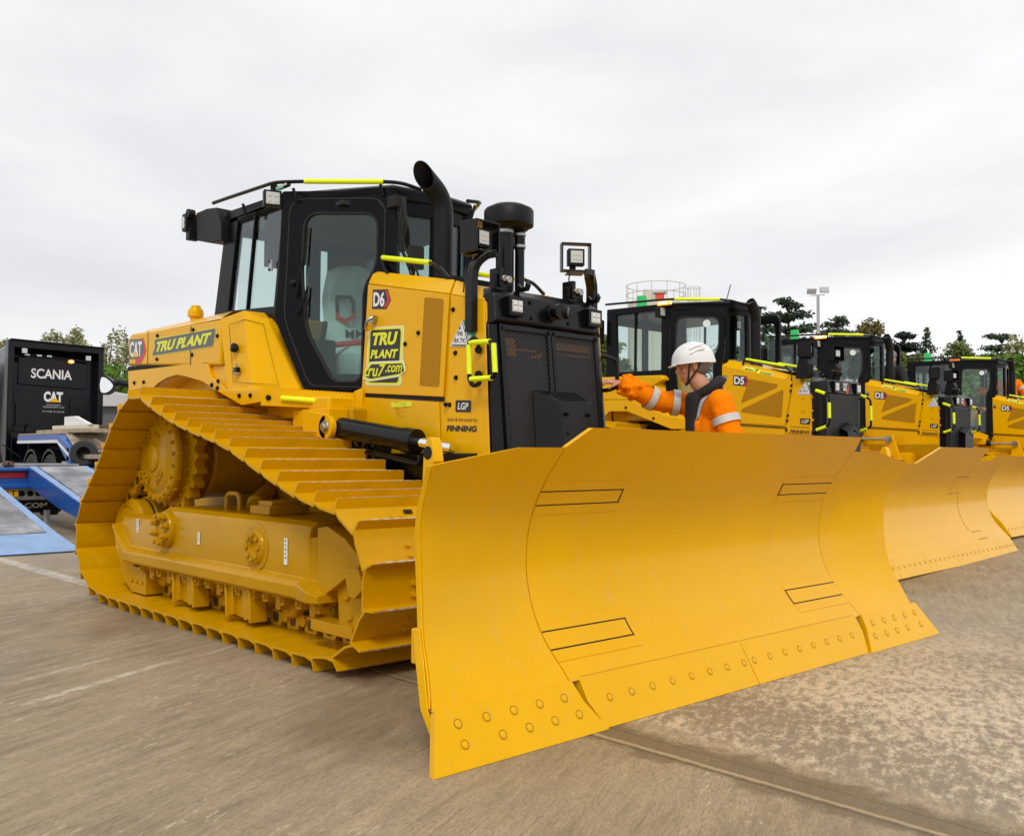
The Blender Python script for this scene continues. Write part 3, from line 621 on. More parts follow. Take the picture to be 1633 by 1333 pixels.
for sg in (-1,1):
    f = (lambda ps: [V(p) for p in ps]) if sg < 0 else (lambda ps: [V(mir(p)) for p in ps])
    g = .004
    # upper access door, front panel, lower panel, all as folded sheets
    b = MB(); b.prism(f([HR_B,HS_B,(HS_M[0],HS_M[1],HS_M[2]),HR_M]),V(0,sg*.012,0)); b.prism(f([HR_M,HS_M,HS_T,HR_T]),V(0,sg*.008,.009)); up = b.build('hood_door','yellow',hood,.004)
    b = MB(); fb = (3.03,-.52,.9); sb = (HS_B[0]+.02,-.52,.9)
    S2_M, S2_B = (HS_M[0]+.018,-.52,HS_M[2]-.004), (HS_B[0]+.02,-.52,1.0)
    b.prism(f([S2_B,(3.03,-.52,1.0),HF_B,HF_M,S2_M]),V(0,sg*.010,0)); b.prism(f([S2_M,HF_M,HF_T,(HS_T[0]+.018,-.43,HS_T[2]-.004)]),V(0,sg*.007,.007)); b.build('hood_panel','yellow',hood,.004)
    b = MB(); b.prism(f([(HR_B[0],-.52,HR_B[2]-.028),(HS_B[0]-.05,-.52,HS_B[2]-.034),(HS_B[0]-.02,-.52,1.0),(HR_B[0],-.52,1.0)]),V(0,sg*.008,0)); b.build('side_panel','yellow',hood,.004)
    b = MB(); b.prism(f([(HR_B[0],-.52,HR_B[2]-.026),(HS_B[0]-.0,-.52,HS_B[2]-.03),(HS_B[0],-.52,HS_B[2]-.002),(HR_B[0],-.52,HR_B[2]-.002)]),V(0,sg*.002,0)); b.build('panel_gap','dark_gap',hood)
    b = MB(); b.prism(f(rnd([(2.316,-0.534,1.649),(2.520,-0.533,1.629),(2.558,-0.534,2.193),(2.362,-0.534,2.228)],.02)),V(0,sg*.002,0)); o = b.build('air_vent','vent_perf',up); setuv_planar(o,(1,0,0),(0,0,1))
    for p in ((2.298,-0.533,1.997),(2.154,-0.533,1.935)): b = MB(); b.bolt(f([p])[0],(0,sg,0),.012,.012); b.build('hood_bolt','black',up)
    for p in ((2.656,-0.531,2.114),(2.682,-0.531,1.835),(2.690,-0.531,1.677),(2.589,-0.531,1.510),(2.627,-0.531,1.508)):
        b = MB(); b.bolt(f([p])[0],(0,sg,0),.012,.012); b.build('panel_bolt','black',hood)
    b = MB(); p = V(f([(1.797,-0.540,2.126)])[0]); b.mt(0).box(p+V(0,sg*.012,.01),(.05,.025,.05)); b.tube(rpath([p+V(.02,sg*.03,.02),p+V(.0,sg*.06,.0),p+V(-.03,sg*.05,-.05)],.02),.012); b.mt(1).cyl(p+V(-.05,sg*.03,-.05),p+V(-.01,sg*.03,-.05),.02,12); b.build('door_latch',['steel','yellow'],up)
# decals on the near side of the hood
def decal(name, fn, mats, parent): b = MB(); fn(b); return b.build(name, mats, parent, smooth=False, recalc=False)
def rectdecal(b, bl, br, tl, d, r=.01, th=.0012):
    bl, br, tl = V(off(bl,-d)), V(off(br,-d)), V(off(tl,-d)); tr = br+tl-bl
    b.prism(rnd([bl,br,tr,tl],r,4)[::-1],V(0,th,0))
def d_d6(b):
    bl, br, tl = (1.766,-0.533,2.221), (1.971,-0.533,2.198), (1.773,-0.533,2.345)
    u, w_ = V(br)-V(bl), V(tl)-V(bl); o_ = V(bl); P = lambda a_,c_,l: o_+u*a_+w_*c_+V(0,-l,0)
    b.mt(0).prism([P(-.04,-.05,.001),P(.8,-.05,.001),P(1.04,.45,.001),P(.84,1.05,.001),P(-.04,1.05,.001)][::-1],V(0,.0008,0))
    b.mt(2).prism([P(.66,.04,.002),P(.80,.04,.002),P(1,.45,.002),P(.83,.98,.002),P(.70,.98,.002),P(.86,.48,.002)][::-1],V(0,.0008,0))
    b.mt(1).text('D6',P(.03,.08,0),u*.66,w_*.84,off=.035,lift=.0032)
decal('model_badge', d_d6, ['decal_black','decal_white','decal_red'], hood)
def d_tru(b):
    bl, br, tl = (1.715,-0.533,1.693), (2.087,-0.533,1.672), (1.742,-0.533,2.069)
    u, w_ = V(br)-V(bl), V(tl)-V(bl); o_ = V(bl); P = lambda a_,c_,l: o_+u*a_+w_*c_+V(0,-l,0)
    for k,(e_,m_,l) in enumerate(((.07,0,.001),(.045,1,.0022),(-.02,2,.0034))):
        b.mt(m_).prism(rnd([P(-e_,-e_*.6,l),P(1+e_,-e_*.6,l),P(1+e_,1+e_*.6,l),P(-e_,1+e_*.6,l)],.03)[::-1],V(0,.001,0))
    for e_,m_,l in ((.05,0,.0046),(.03,1,.0054),(.0,2,.0062)):
        b.mt(m_).prism(rnd([P(-.12-e_,.13-e_,l),P(.1,.08-e_,l),P(1.0,.17-e_,l),P(1.16+e_,.22,l),P(1.08+e_,.36+e_,l),P(.1-e_,.35+e_,l)],.015)[::-1],V(0,.0007,0))
    b.mt(1).text('TRU',P(.10,.70,0),u*.80,w_*.24,shear=.2,off=.05,lift=.006); b.text('PLANT',P(.06,.46,0),u*.88,w_*.16,shear=.2,off=.045,lift=.006)
    b.mt(1).text('tru7',P(-.10,.12,0),u*.68,w_*.23,shear=.25,off=.02,lift=.0085); b.text('.com',P(.58,.20,0),u*.52,w_*.13,shear=.2,off=.02,lift=.0085)
decal('company_decal', d_tru, ['decal_white','decal_lime','decal_black'], hood)
def d_tri(b):
    bl, br, ap = V((2.628,-0.532,1.880)), V((2.831,-0.532,1.863)), V((2.752,-0.532,2.037))
    b.mt(3).prism([V((2.752,-0.532,2.039)),V((2.873,-0.532,2.024)),V((2.869,-0.532,1.891)),V((2.815,-0.532,1.895))][::-1],V(0,-.001,0))
    b.mt(1); 
    for k in range(3): p = V((2.809,-0.534,2.006))+V(0,0,-.05*k); b.prism([p+V(x,0,z) for x,z in ((0,0),(.03,0),(.03,.03),(0,.03))][::-1],V(0,-.0008,0))
    c_ = (bl+br+ap)/3
    for s_,m_,l in ((1,1,.002),(.88,0,.003),(.80,1,.004)): b.mt(m_).prism([c_+(p-c_)*s_+V(0,-l,0) for p in (bl,br,ap)][::-1],V(0,.0008,0))
    u, w_ = br-bl, ap-c_*1.0; w_ = V(0,0,(ap-bl).z)
    b.mt(2).text('98',bl+u*.36+w_*.42,u*.28,w_*.20,off=.01,lift=.0048); b.text('8K7K',bl+u*.22+w_*.14,u*.56,w_*.20,off=.01,lift=.0048); b.prism([bl+u*x+w_*z+V(0,-.0046,0) for x,z in ((.14,.03),(.86,.03),(.86,.08),(.14,.08))][::-1],V(0,-.0004,0)); b.prism([bl+u*x+w_*z+V(0,-.0046,0) for x,z in ((.44,.70),(.56,.70),(.5,.84))][::-1],V(0,-.0004,0))
decal('registration_decal', d_tri, ['navy','decal_white','decal_black','decal_green'], hood)
def d_lgp(b):
    bl, br, tl = (2.687,-0.532,1.461), (2.836,-0.532,1.454), (2.689,-0.532,1.535); rectdecal(b.mt(0),bl,br,tl,.0015)
    u, w_ = V(br)-V(bl), V(tl)-V(bl); b.mt(1).text('LGP',V(bl)+u*.16+w_*.2+V(0,-.002,0),u*.7,w_*.6,shear=.2,off=.02,lift=.001)
decal('lgp_badge', d_lgp, ['decal_black','decal_white'], hood)
def d_fin(b):
    bl, br, tl = V((2.601,-0.532,1.340)), V((2.895,-0.532,1.331)), V((2.602,-0.532,1.378)); b.mt(0).text('FINNING',bl,br-bl,tl-bl,off=.04,shear=.12,lift=.0015)
    bl, br, tl = V((2.609,-0.532,1.398)), V((2.901,-0.532,1.388)), V((2.610,-0.532,1.426)); b.text('Sold & Serviced by:',bl,br-bl,tl-bl,off=0,lift=.0015)
decal('dealer_decal', d_fin, ['decal_black'], hood)
def d_sch(b):
    p = V((2.034,-0.530,1.436)); u, w_ = V(.13,0,0), V(0,0,.105); b.mt(1).prism([p+u*x+w_*z+V(0,-.0008,0) for x,z in ((-.3,.72),(1.5,.72),(1.5,1.05),(-.3,1.05))][::-1],V(0,-.0004,0)); b.mt(0)
    rr = random.Random(4)
    for k in range(46):
        x, z = rr.random(), rr.random(); q = rr.choice(((.12,.012),(.012,.16),(.05,.02)))
        b.prism([p+u*(x+a_)+w_*(z+c_)+V(0,-.0018,0) for a_,c_ in ((0,0),(q[0],0),(q[0],q[1]),(0,q[1]))][::-1],V(0,-.0004,0))
decal('schematic_decal', d_sch, ['brown_dark','decal_lime'], hood)
# hood handrail
for sg in (-1,1):
    f = (lambda p: V(p)) if sg < 0 else (lambda p: V(mir(p)))
    a_, c_, d_, e_ = f((1.738,-0.440,2.598)), f((2.297,-0.440,2.481)), f((2.392,-0.440,2.442)), f((2.499,-0.440,2.348)); z0 = f((1.824,-0.440,2.482))
    b = MB(); b.mt(0).tube(rpath([z0+V(0,0,-.02),z0+V(-.04,0,.02),a_+V(-.01,0,0),c_,d_,e_+V(0,0,.0)],.05),.013); b.mt(1).tube([a_+(c_-a_)*.02,c_],.0185,12); b.build('grab_rail',['black','hi_yellow'],D6)
# exhaust stack
b = MB(); ex = V(2.16,-.22,2.30); rr_ = .070
def pipe_rings(r):
    pts = [ex, ex+V(0,0,.57)]+[ex+V(0,0,.57)+V(0,-.22*(1-math.cos(k/8*.98)),.22*math.sin(k/8*.98)) for k in range(1,9)]; rings = []
    for i,p in enumerate(pts):
        t = (pts[min(i+1,9)]-pts[max(i-1,0)]).normalized(); u = V(1,0,0); w_ = t.cross(u); rings.append([p+u*r*math.cos(j*math.pi/14)+w_*r*math.sin(j*math.pi/14) for j in range(28)])
    t = (pts[9]-pts[8]).normalized(); P_ = pts[9]+t*.10; n_ = V(.42,-.90,-.12).normalized(); w_ = t.cross(V(1,0,0))
    rr = []
    for j in range(28):
        q = P_+V(1,0,0)*r*math.cos(j*math.pi/14)+w_*r*math.sin(j*math.pi/14); rr.append(q+t*((P_-q).dot(n_)/t.dot(n_)))
    return rings+[rr]
ro, ri = pipe_rings(.070), pipe_rings(.064)
b.loft(ro+ri[::-1][:6],False)
b.lathe(ex+V(0,0,-.02),(0,0,1),[(.085,0),(.085,.06),(.074,.08),(.07,.08)],28); b.cyl(ex+V(0,0,-.06),ex+V(0,0,.02),.12,24,.10); b.build('exhaust_stack','black_matte',D6)
b = MB(); b.prism([(1.95,-.42,2.33),(2.5,-.42,2.27),(2.5,.42,2.27),(1.95,.42,2.33)],V(0,0,.02)); b.box((2.2,-.18,2.36),(.5,.35,.05)); b.build('hood_top_plate','black_matte',hood,.004)
# air intake with rain cap and two pipes
AI = V(2.61,-.01,2.27)
b = MB(); b.lathe(AI+V(0,0,.44),(0,0,1),[(.05,0),(.13,.01),(.15,.03),(.168,.035),(.170,.05),(.170,.135),(.160,.15),(.11,.175),(.0,.18)],44); cap_ = b.build('air_intake_cap','black_matte',D6)
b = MB(); b.mt(0).cyl(AI+V(0,-.035,-.05),AI+V(0,-.035,.46),.062,26); b.cyl(AI+V(.04,.065,-.05),AI+V(.04,.065,.44),.033,20); b.cyl(AI+V(.04,.065,.32),AI+V(.04,.065,.44),.038,20); b.mt(1).cyl(AI+V(0,-.035,.42),AI+V(0,-.035,.442),.065,26); b.cyl(AI+V(.04,.065,.33),AI+V(.04,.065,.347),.043,20); b.cyl(AI+V(.04,.065,.41),AI+V(.04,.065,.427),.043,20); b.build('intake_pipe',['black','steel'],D6)
# ---- radiator guard: black head, perforated doors, deflector box
GX = 2.985
b = MB(); b.prism([(2.945,-.50,1.0),(2.945,.50,1.0),(GX-.01,.46,1.0),(GX-.01,-.46,1.0)],V(0,0,1.05)); 
sl = lambda z: GX+(2.02-z)*.10   # guard leans out slightly towards the foot
b2 = MB(); b2.loft([[(2.93,-.515,2.0),(GX,-.515,2.0),(GX,.515,2.0),(2.93,.515,2.0)],[(2.925,-.52,2.03),(GX+.02,-.47,2.03),(GX+.02,.47,2.03),(2.925,.52,2.03)],[(2.925,-.52,2.17),(2.985,-.47,2.19),(2.985,.47,2.19),(2.925,.52,2.17)],[(2.86,-.46,2.235),(2.93,-.42,2.235),(2.93,.42,2.235),(2.86,.46,2.235)]])
head = b2.build('radiator_head','black',D6,.008)
b = MB()
for sg in (-1,1):
    b.loft([[(2.95,sg*.515,z),(sl(z)-.02,sg*.515,z),(sl(z),sg*.47,z),(sl(z),sg*.445,z),(2.95,sg*.445,z)] for z in (2.0,1.5,.8)])
b.bx(2.93,2.99,-.45,.45,.8,1.0)
b.build('guard_frame','black',D6,.006)
for sg in (-1,1):
    ya, yb = sorted((sg*.004,sg*.448))
    b = MB(); o_ = [(sl(z),y,z) for y,z in ((ya,.86),(yb,.86),(yb,2.0),(ya,2.0))]; fi = [(sl(z),y,z) for y,z in ((ya+.035,.9),(yb-.035,.9),(yb-.035,1.965),(ya+.035,1.965))]
    b.ring(o_,fi,V(.022,0,0)); dr = b.build('grille_door','black',D6,.004)
    b = MB(); b.poly([V(p)+V(.010,0,0) for p in fi]); gp = b.build('grille_mesh','grille_perf',dr,smooth=False,recalc=False); setuv_planar(gp,(0,1,0),(0,0,1))
    for y,z in ((ya+.02,1.975),(yb-.02,1.975)):
        b = MB(); b.bolt((sl(z)+.022,y,z),(1,0,0),.013,.01); b.build('grille_bolt','black',dr)
b = MB(); b.mt(0).prism([(sl(2.0)-.030,-.445,2.0),(sl(.85)-.030,-.445,.85),(sl(.85)-.030,.445,.85),(sl(2.0)-.030,.445,2.0)],V(.003,0,0)); b.build('radiator_core','rubber',D6); b = MB(); b.mt(1).bx(2.968,2.975,-.40,.02,1.55,1.62); b.bx(2.968,2.975,.05,.40,1.68,1.88); b.prism([(2.975,.05,1.35),(2.975,.40,1.30),(2.975,.40,1.55),(2.975,.12,1.60)],V(.004,0,0)); b.prism([(2.975,-.38,1.92),(2.975,-.30,1.92),(2.975,-.20,1.4),(2.975,-.26,1.4)],V(.004,0,0)); b.prism([(2.975,-.36,1.75),(2.975,-.05,1.85),(2.975,-.08,1.78),(2.975,-.36,1.68)],V(.004,0,0)); b.bx(2.968,2.975,.06,.42,1.70,1.80); b.bx(2.968,2.975,.06,.42,1.86,1.93); b.bx(2.968,2.975,-.30,-.10,1.62,1.86); b.prism([(2.968,-.36,1.45),(2.968,-.30,1.45),(2.968,-.10,1.75),(2.968,-.18,1.78)],V(.004,0,0)); b.build('radiator_strut',['rust_brown','rust_brown'],D6)
b = MB(); F_ = [(-.02,1.66),(.26,1.66)]
b.loft([[(sl(1.2)+.02,-.20,1.15),(sl(1.2)+.02,.20,1.15),(sl(1.6)+.02,.20,1.60),(sl(1.6)+.02,-.20,1.60)],[(sl(1.2)+.17,-.10,1.18),(sl(1.2)+.17,.18,1.18),(sl(1.6)+.17,.18,1.53),(sl(1.6)+.17,-.10,1.53)]])
for y,z in ((-.06,1.45),(-.06,1.33),(.14,1.45),(.14,1.33)): b.bolt((sl(1.4)+.17,y,z),(1,0,0),.012,.01)
b.build('fan_cover','black',D6,.006)
def headlamp(parent, p, r_=(.10,.085), ax='x'):
    b = MB(); p = V(p); b.mt(0).box(p,(.06,r_[0]+.03,r_[1]+.03)); b.mt(1).box(p+V(.026,0,0),(.016,r_[0]-.012,r_[1]-.012)); b.mt(2)
    for y in (-.2,.2):
        for z in (-.2,.2): b.box(p+V(.036,y*r_[0],z*r_[1]),(.004,r_[0]*.26,r_[1]*.26))
    return b.build('headlamp',['black','lens','white'],parent,.004)
for y in (-.335,.39): headlamp(head,(GX+.03,y,2.115))
b = MB(); b.lathe((GX+.01,.02,2.115),(1,0,0),[(.055,0),(.055,.02),(.03,.03),(.03,.055),(.05,.06),(.05,.085),(.0,.09)],22); b.lathe((GX+.07,.06,2.115),(1,.6,0),[(.042,0),(.042,.04),(.0,.045)],18); b.build('filler_cap','black',head)
for y in (-.17,.17):
    for z in (2.06,2.16):
        b = MB(); b.bolt((GX+.012+(2.1-z)*.1,y,z),(1,0,0),.011,.01); b.build('head_bolt','black',head)
for y in (-.36,.30):
    b = MB(); b.mt(0).box((2.92,y,2.27),(.06,.14,.10)); b.box((2.92,y-.04,2.3),(.10,.03,.12)); b.mt(1).cyl((2.94,y+.02,2.29),(2.98,y+.02,2.29),.024,12); b.cyl((2.94,y-.03,2.30),(2.99,y-.03,2.29),.02,12); b.build('hydraulic_valve',['black','steel'],head,.004)
    b = MB(); b.prism([(2.93,y+.11,2.225),(3.03,y+.11,2.225),(3.05,y+.11,2.26),(3.03,y+.11,2.29),(3.02,y+.11,2.25),(2.98,y+.11,2.25),(2.95,y+.11,2.28)],V(0,.03,0)); b.build('hood_latch','black',head,.003)
# work lights on curved posts at both front corners
for sg in (-1,1):
    Y = lambda y: sg*abs(y)
    b = MB(); P_ = [(2.86,Y(.555),1.95),(2.86,Y(.555),2.28),(2.87,Y(.545),2.37),(2.90,Y(.49),2.43),(2.95,Y(.43),2.445)]
    Q = rpath(P_,.08); rings = []
    for i,p in enumerate(Q):
        t = (Q[min(i+1,len(Q)-1)]-Q[max(i-1,0)]).normalized(); u = V(1,0,0); u = (u-t*u.dot(t)).normalized(); w_ = t.cross(u); rings.append([p+u*a_*.035+w_*c_*.024 for a_,c_ in ((-1,-1),(1,-1),(1,1),(-1,1))])
    b.loft(rings); b.bx(2.82,2.89,Y(.50),Y(.54),1.96,2.06)
    post = b.build('light_post','black',D6,.005)
    b = MB(); c_ = V(2.83,-.46,2.555) if sg < 0 else V(2.83,.42,2.56); rz = Matrix.Rotation(R(4 if sg < 0 else -34),3,'Z'); dp = .15 if sg < 0 else .07; hw_, hh = .105,.10
    o_ = [c_+rz@V(-dp/2,y,z) for y,z in ((-hw_,-hh),(hw_,-hh),(hw_,hh),(-hw_,hh))]; i_ = [c_+rz@V(-dp/2,y,z) for y,z in ((-hw_+.011,-hh+.011),(hw_-.011,-hh+.011),(hw_-.011,hh-.011),(-hw_+.011,hh-.011))]
    b.ring(o_,i_,rz@V(dp,0,0)); b.prism([c_+rz@V(x,y,-hh-.012) for x,y in ((-.08,-.06),(.09,-.06),(.09,.06),(-.08,.06))],V(0,0,.01)); gd = b.build('light_guard','black',post,.003)
    b = MB(); b.mt(0).box(c_,(.06,.115,.115),rz); b.box(c_+V(-.03,0,-.075),(.03,.04,.05),rz); b.mt(1).box(c_+rz@V(.036,0,0),(.006,.085,.085),rz); b.mt(2)
    for y in (-1,0,1):
        for z in (-.5,.5): b.box(c_+rz@V(.040,y*.022,z*.03),(.004,.015,.018),rz)
    b.build('work_light',['black_matte','lens','cream'],post,.003)
    b = MB(); b.tube(rpath([c_+V(0,0,-.07),c_+V(-.05,0,-.09),c_+V(-.10,Y(.03),-.15),V(2.82,Y(.585),2.2)],.05),.005,6); b.build('light_cable','rubber',post)
b = MB(); b.tube(rpath([(2.85,.53,1.87),(2.97,.60,1.875),(3.02,.64,1.85),(3.02,.64,1.665),(2.97,.60,1.64),(2.85,.53,1.645)],.05),.015,10); b.build('access_handle','black',D6)
# front access handle, wrapped with yellow grip sleeves
for sg in (-1,):
    Y = lambda y: sg*abs(y)
    f = (lambda p: V(p)) if sg < 0 else (lambda p: V(mir(p)))
    tl,tr,br_,bl_ = f((2.915,-0.620,1.874)),f((3.141,-0.620,1.864)),f((3.160,-0.620,1.647)),f((2.923,-0.620,1.649)); inn = V(0,-sg*.06,0)
    b = MB(); b.mt(0).tube(rpath([f((2.914,-0.540,1.848)),f((2.959,-0.580,1.879)),f((2.964,-0.620,1.902)),tl,bl_,f((2.956,-0.620,1.605)),f((2.997,-0.600,1.619)),f((2.915,-0.540,1.681))],.04),.014,10)
    b.tube(rpath([tl,tr,br_,bl_],.05),.014,10)
    b.cyl(f((2.902,-0.530,1.838)),f((2.937,-0.560,1.833)),.024,16); b.cyl(f((2.904,-0.530,1.686)),f((2.938,-0.560,1.682)),.024,16)
    b.mt(1)
    for p,q in ((tl,tr),(tl,bl_),(bl_,br_),(tr,br_)): b.tube([lerp(p,q,.06),lerp(p,q,.86)],.0165,12)
    b.build('access_handle',['black','hi_yellow'],D6)
for p in ((2.88,.535,1.90),(2.88,.535,1.50)): pass
# ================================================================ cab
TH = 32.0
def cab_glass(b, pts, n, th=.006): b.prism(pts, V(n)*th)
DN = V(math.sin(R(TH)),-math.cos(R(TH)),0)   # outward normal of the angled door plane
cab = MB()
# floor, rear wall low, roof
RT = 3.13; YB = .80
roof_xy = [(.10,-.80),(1.10,-.80),(1.78,-.375),(1.83,-.0),(1.78,.375),(1.10,.80),(.10,.80)]
cab.loft([[(x*1,y*.97,RT-.10) for x,y in roof_xy],[(x,y,RT-.06) for x,y in roof_xy],[(x,y,RT-.015) for x,y in roof_xy],[(x*.97+.03,y*.94,RT+.01) for x,y in roof_xy]])
cab_root = cab.build('cab_roof','cab_black',D6,.012)
b = MB(); b.prism([(.10,-.78,1.58),(1.10,-.78,1.58),(1.55,-.47,1.58),(1.78,-.2,1.58),(1.78,.2,1.58),(1.55,.47,1.58),(1.10,.78,1.58),(.10,.78,1.58)],V(0,0,.06)); b.bx(1.70,1.80,-.36,.36,1.6,2.15); b.build('cab_floor','cab_black',D6,.005)
for sg in (-1,1):
    f = (lambda ps: [V(p) for p in ps]) if sg < 0 else (lambda ps: [V(mir(p)) for p in ps]); dn = V(DN.x,DN.y*(1 if sg<0 else -1),0)
    # angled door wall with the shaped door opening
    O = [(1.027,-0.845,3.142),(1.798,-0.364,3.086),(1.804,-0.360,2.536),(1.805,-0.359,2.369),(1.812,-0.355,1.631),(1.195,-0.741,1.667),(0.984,-0.872,2.196),(1.010,-0.856,2.509)]
    D = [(1.085,-0.809,3.076),(1.733,-0.404,3.032),(1.722,-0.411,2.509),(1.637,-0.464,2.340),(1.632,-0.468,1.669),(1.237,-0.714,1.689),(1.054,-0.829,2.189),(1.071,-0.818,2.506)]
    G = [(1.186,-0.746,2.966),(1.685,-0.435,2.930),(1.676,-0.440,2.543),(1.591,-0.493,2.397),(1.586,-0.496,1.711),(1.394,-0.616,1.714),(1.211,-0.731,2.082),(1.171,-0.756,2.501)]
    Rr = [.02,.02,.02,.02,.02,.02,.05,.05]; Rd = [.13,.13,.08,.10,.08,.06,.12,.10]
    b = MB(); b.ring(rnd(f(O),Rr,6), rnd(f(D),Rd,6), dn*-.07); wall = b.build('cab_wall','cab_black',D6,.004)
    b = MB(); b.ring([p+dn*.008 for p in rnd([lerp(a_,c_,.03) for a_,c_ in zip(f(D),f(G))],Rd,6)], rnd([p+dn*.008 for p in f(G)],Rd,6), dn*-.05); door = b.build('door','cab_black',D6,.006)
    b = MB(); pth = [p+dn*.012 for p in rnd([lerp(a_,c_,-.04) for a_,c_ in zip(f(G),f(D))],Rd,6)]
    b.tube([p+dn*.0 for p in rnd([lerp(a_,c_,-.0) for a_,c_ in zip(f(G),f(D))],Rd,6)]+[rnd(f(G),Rd,6)[0]],.010,8); b.tube([p+dn*.002 for p in rnd(f(D),Rd,6)]+[rnd(f(D),Rd,6)[0]],.008,8); b.build('door_seal','rubber',door)
    b = MB(); b.prism([p-dn*.012 for p in rnd(f(G),Rd,6)],dn*.005); b.build('door_glass','glass',door)
    # rear side: sliding window in the side plane
    O = f([(0.052,-0.800,3.174),(1.003,-0.800,3.151),(0.882,-0.800,2.210),(-0.153,-0.800,2.314)]); G = f([(0.251,-0.800,3.092),(0.964,-0.800,3.073),(0.846,-0.800,2.306),(0.099,-0.800,2.351)])
    b = MB(); b.ring(O,G,V(0,-sg*.06,0)); sw = b.build('window_frame','cab_black',D6,.005)
    b = MB(); b.prism([p+V(0,-sg*.02,0) for p in G],V(0,-sg*.005,0)); b.build('side_window','glass_clear',sw)
    a_, c_ = f([(0.528,-0.800,3.080),(0.410,-0.800,2.327)]); b = MB(); b.prism([a_+V(-.008,0,0),a_+V(.008,0,0),c_+V(.008,0,0),c_+V(-.008,0,0)],V(0,-sg*.03,0)); b.build('window_divider','cab_black',sw)
    b = MB(); p_ = f([(0.811,-0.810,2.619)])[0]; b.mt(0).box(p_,(.05,.01,.08)); b.mt(1); b.cyl(p_+V(-.01,sg*.005,.03),p_+V(-.01,sg*.015,.03),.009,10); b.cyl(p_+V(-.01,sg*.005,-.03),p_+V(-.01,sg*.015,-.03),.009,10); b.build('window_latch',['galv','black'],sw)
    # rear chamfer post
    O = f([(0.052,-0.800,3.174),(-0.153,-0.800,2.314)]); b = MB(); t_, l_ = O; b.prism([t_,l_,l_+V(-.12,-sg*.16,0),t_+V(-.10,-sg*.16,0)],V(.03,-sg*.04,0)); b.build('cab_post','cab_black',D6,.006)
    # front quarter: window between the door and the nose
    p0, p1 = V(1.735,-.405,0), V(1.80,-.03,0)
    O = f([(1.735,-.405,2.0),(1.735,-.405,RT-.06),(1.83,-.0,RT-.06),(1.83,-.0,2.0)]); G = f([(1.74,-.375,2.2),(1.74,-.375,RT-.20),(1.822,-.05,RT-.20),(1.822,-.05,2.2)])
    b = MB(); b.ring(O,rnd(G,.05,1)[::2] if 0 else G,V(-.04,0,0)); b.build('windscreen_frame','cab_black',D6,.004)
    b = MB(); b.prism([p+V(-.02,0,0) for p in G],V(-.005,0,0)); b.build('windscreen','glass',D6)
    # roof guard rail with yellow sleeve
    R_ = f([(0.071,-0.930,3.219),(0.258,-0.930,3.214),(1.025,-0.907,3.196),(1.233,-0.777,3.186),(1.761,-0.447,3.141),(1.875,-0.376,3.123),(1.90,-.22,3.10)])
    b = MB(); b.mt(0).tube(rpath(R_,.08),.014,10)
    for k_ in ((.5,-.86),(1.16,-.80),(1.72,-.42)):
        q = V(k_[0],sg*abs(k_[1]),3.05); b.tube([q,q+V(0,sg*.03,.09)],.012,8)
    b.mt(1).tube([R_[3],R_[4]],.0185,12); b.build('roof_rail',['black','hi_yellow'],cab_root)
    # flood light at the pillar, marker lamps
    p_ = f([(0.979,-0.900,3.080)])[0]; b = MB(); rz = Matrix.Rotation(R(20*-sg*-1),3,'Z'); b.mt(0).box(p_,(.07,.13,.12),rz); b.mt(1).box(p_+rz@V(.034,0,0),(.012,.10,.09),rz); b.mt(2)
    for y in (-.025,.025):
        for z in (-.022,.022): b.box(p_+rz@V(.042,y,z),(.004,.026,.022),rz)
    b.mt(0).box(p_+V(-.03,-sg*.03,.08),(.04,.04,.08)); b.build('flood_light',['black_matte','lens','cream'],D6,.005)
    p_ = f([(1.071,-0.860,3.163)])[0]; b = MB(); b.mt(0).box(p_,(.16,.03,.02)); b.mt(1).box(p_+V(-.02,sg*.017,-.012),(.10,.012,.012)); b.mt(2).box(p_+V(0,sg*.017,.002),(.15,.01,.014)); b.build('beacon',['black','green_lens','lens'],D6)
# inner dark panels: rear bulkhead glass band, console, seat with protective cover
b = MB(); b.bx(.06,.10,-.74,.74,1.6,2.15); b.bx(.06,.10,-.74,.74,2.98,3.08); b.bx(.06,.11,-.06,.06,2.1,3.0); rb = b.build('rear_bulkhead','cab_black',D6,.004)
b = MB(); b.bx(.075,.082,-.70,.70,2.15,2.98); b.build('rear_window','glass_clear',rb)
b = MB(); b.bx(.35,1.5,-.62,.62,3.0,3.03); b.build('headliner','seat_dark',D6)
b = MB(); b.bx(1.35,1.68,-.28,.28,1.64,2.12); b.bx(.45,1.1,-.62,-.40,1.64,2.06); b.bx(.45,1.1,.42,.62,1.64,2.06); b.tube(rpath([(1.05,-.5,2.05),(1.1,-.5,2.2)],.02),.02); b.build('console','seat_dark',D6,.02)
def cover(b, cx_, w0, x0, z0, z1, tilt):
    rings = []; rr = random.Random(3)
    for k in range(15):
        t = k/14; z = z0+(z1-z0)*t; w_ = w0*(1-.35*max(0,(t-.55)/.45)**1.5)*(1 if t < .97 else .6); ring = []
        for j in range(28):
            a_ = j*2*math.pi/28; fold = 1+.05*math.sin(a_*7+t*2)+.03*math.sin(a_*13-t*5)
            ring.append((x0-tilt*t+math.cos(a_)*.10*fold, cx_+math.sin(a_)*w_*fold*.5, z))
        rings.append(ring)
    b.loft(rings)
b = MB(); cover(b,-.02,.62,.88,1.98,2.72,.16); b.loft([[(x,y,z+.01*math.sin(x*40+y*30)) for x,y,z in ring] for ring in ([(.75,-.30,1.82),(1.25,-.30,1.80),(1.25,.28,1.80),(.75,.28,1.82)],[(.74,-.32,1.98),(1.30,-.32,1.95),(1.30,.30,1.95),(.74,.30,1.98)],[(.78,-.27,2.05),(1.24,-.27,2.02),(1.24,.25,2.02),(.78,.25,2.05)])]); seat = b.build('seat_cover','plastic_sheet',D6,0,60)
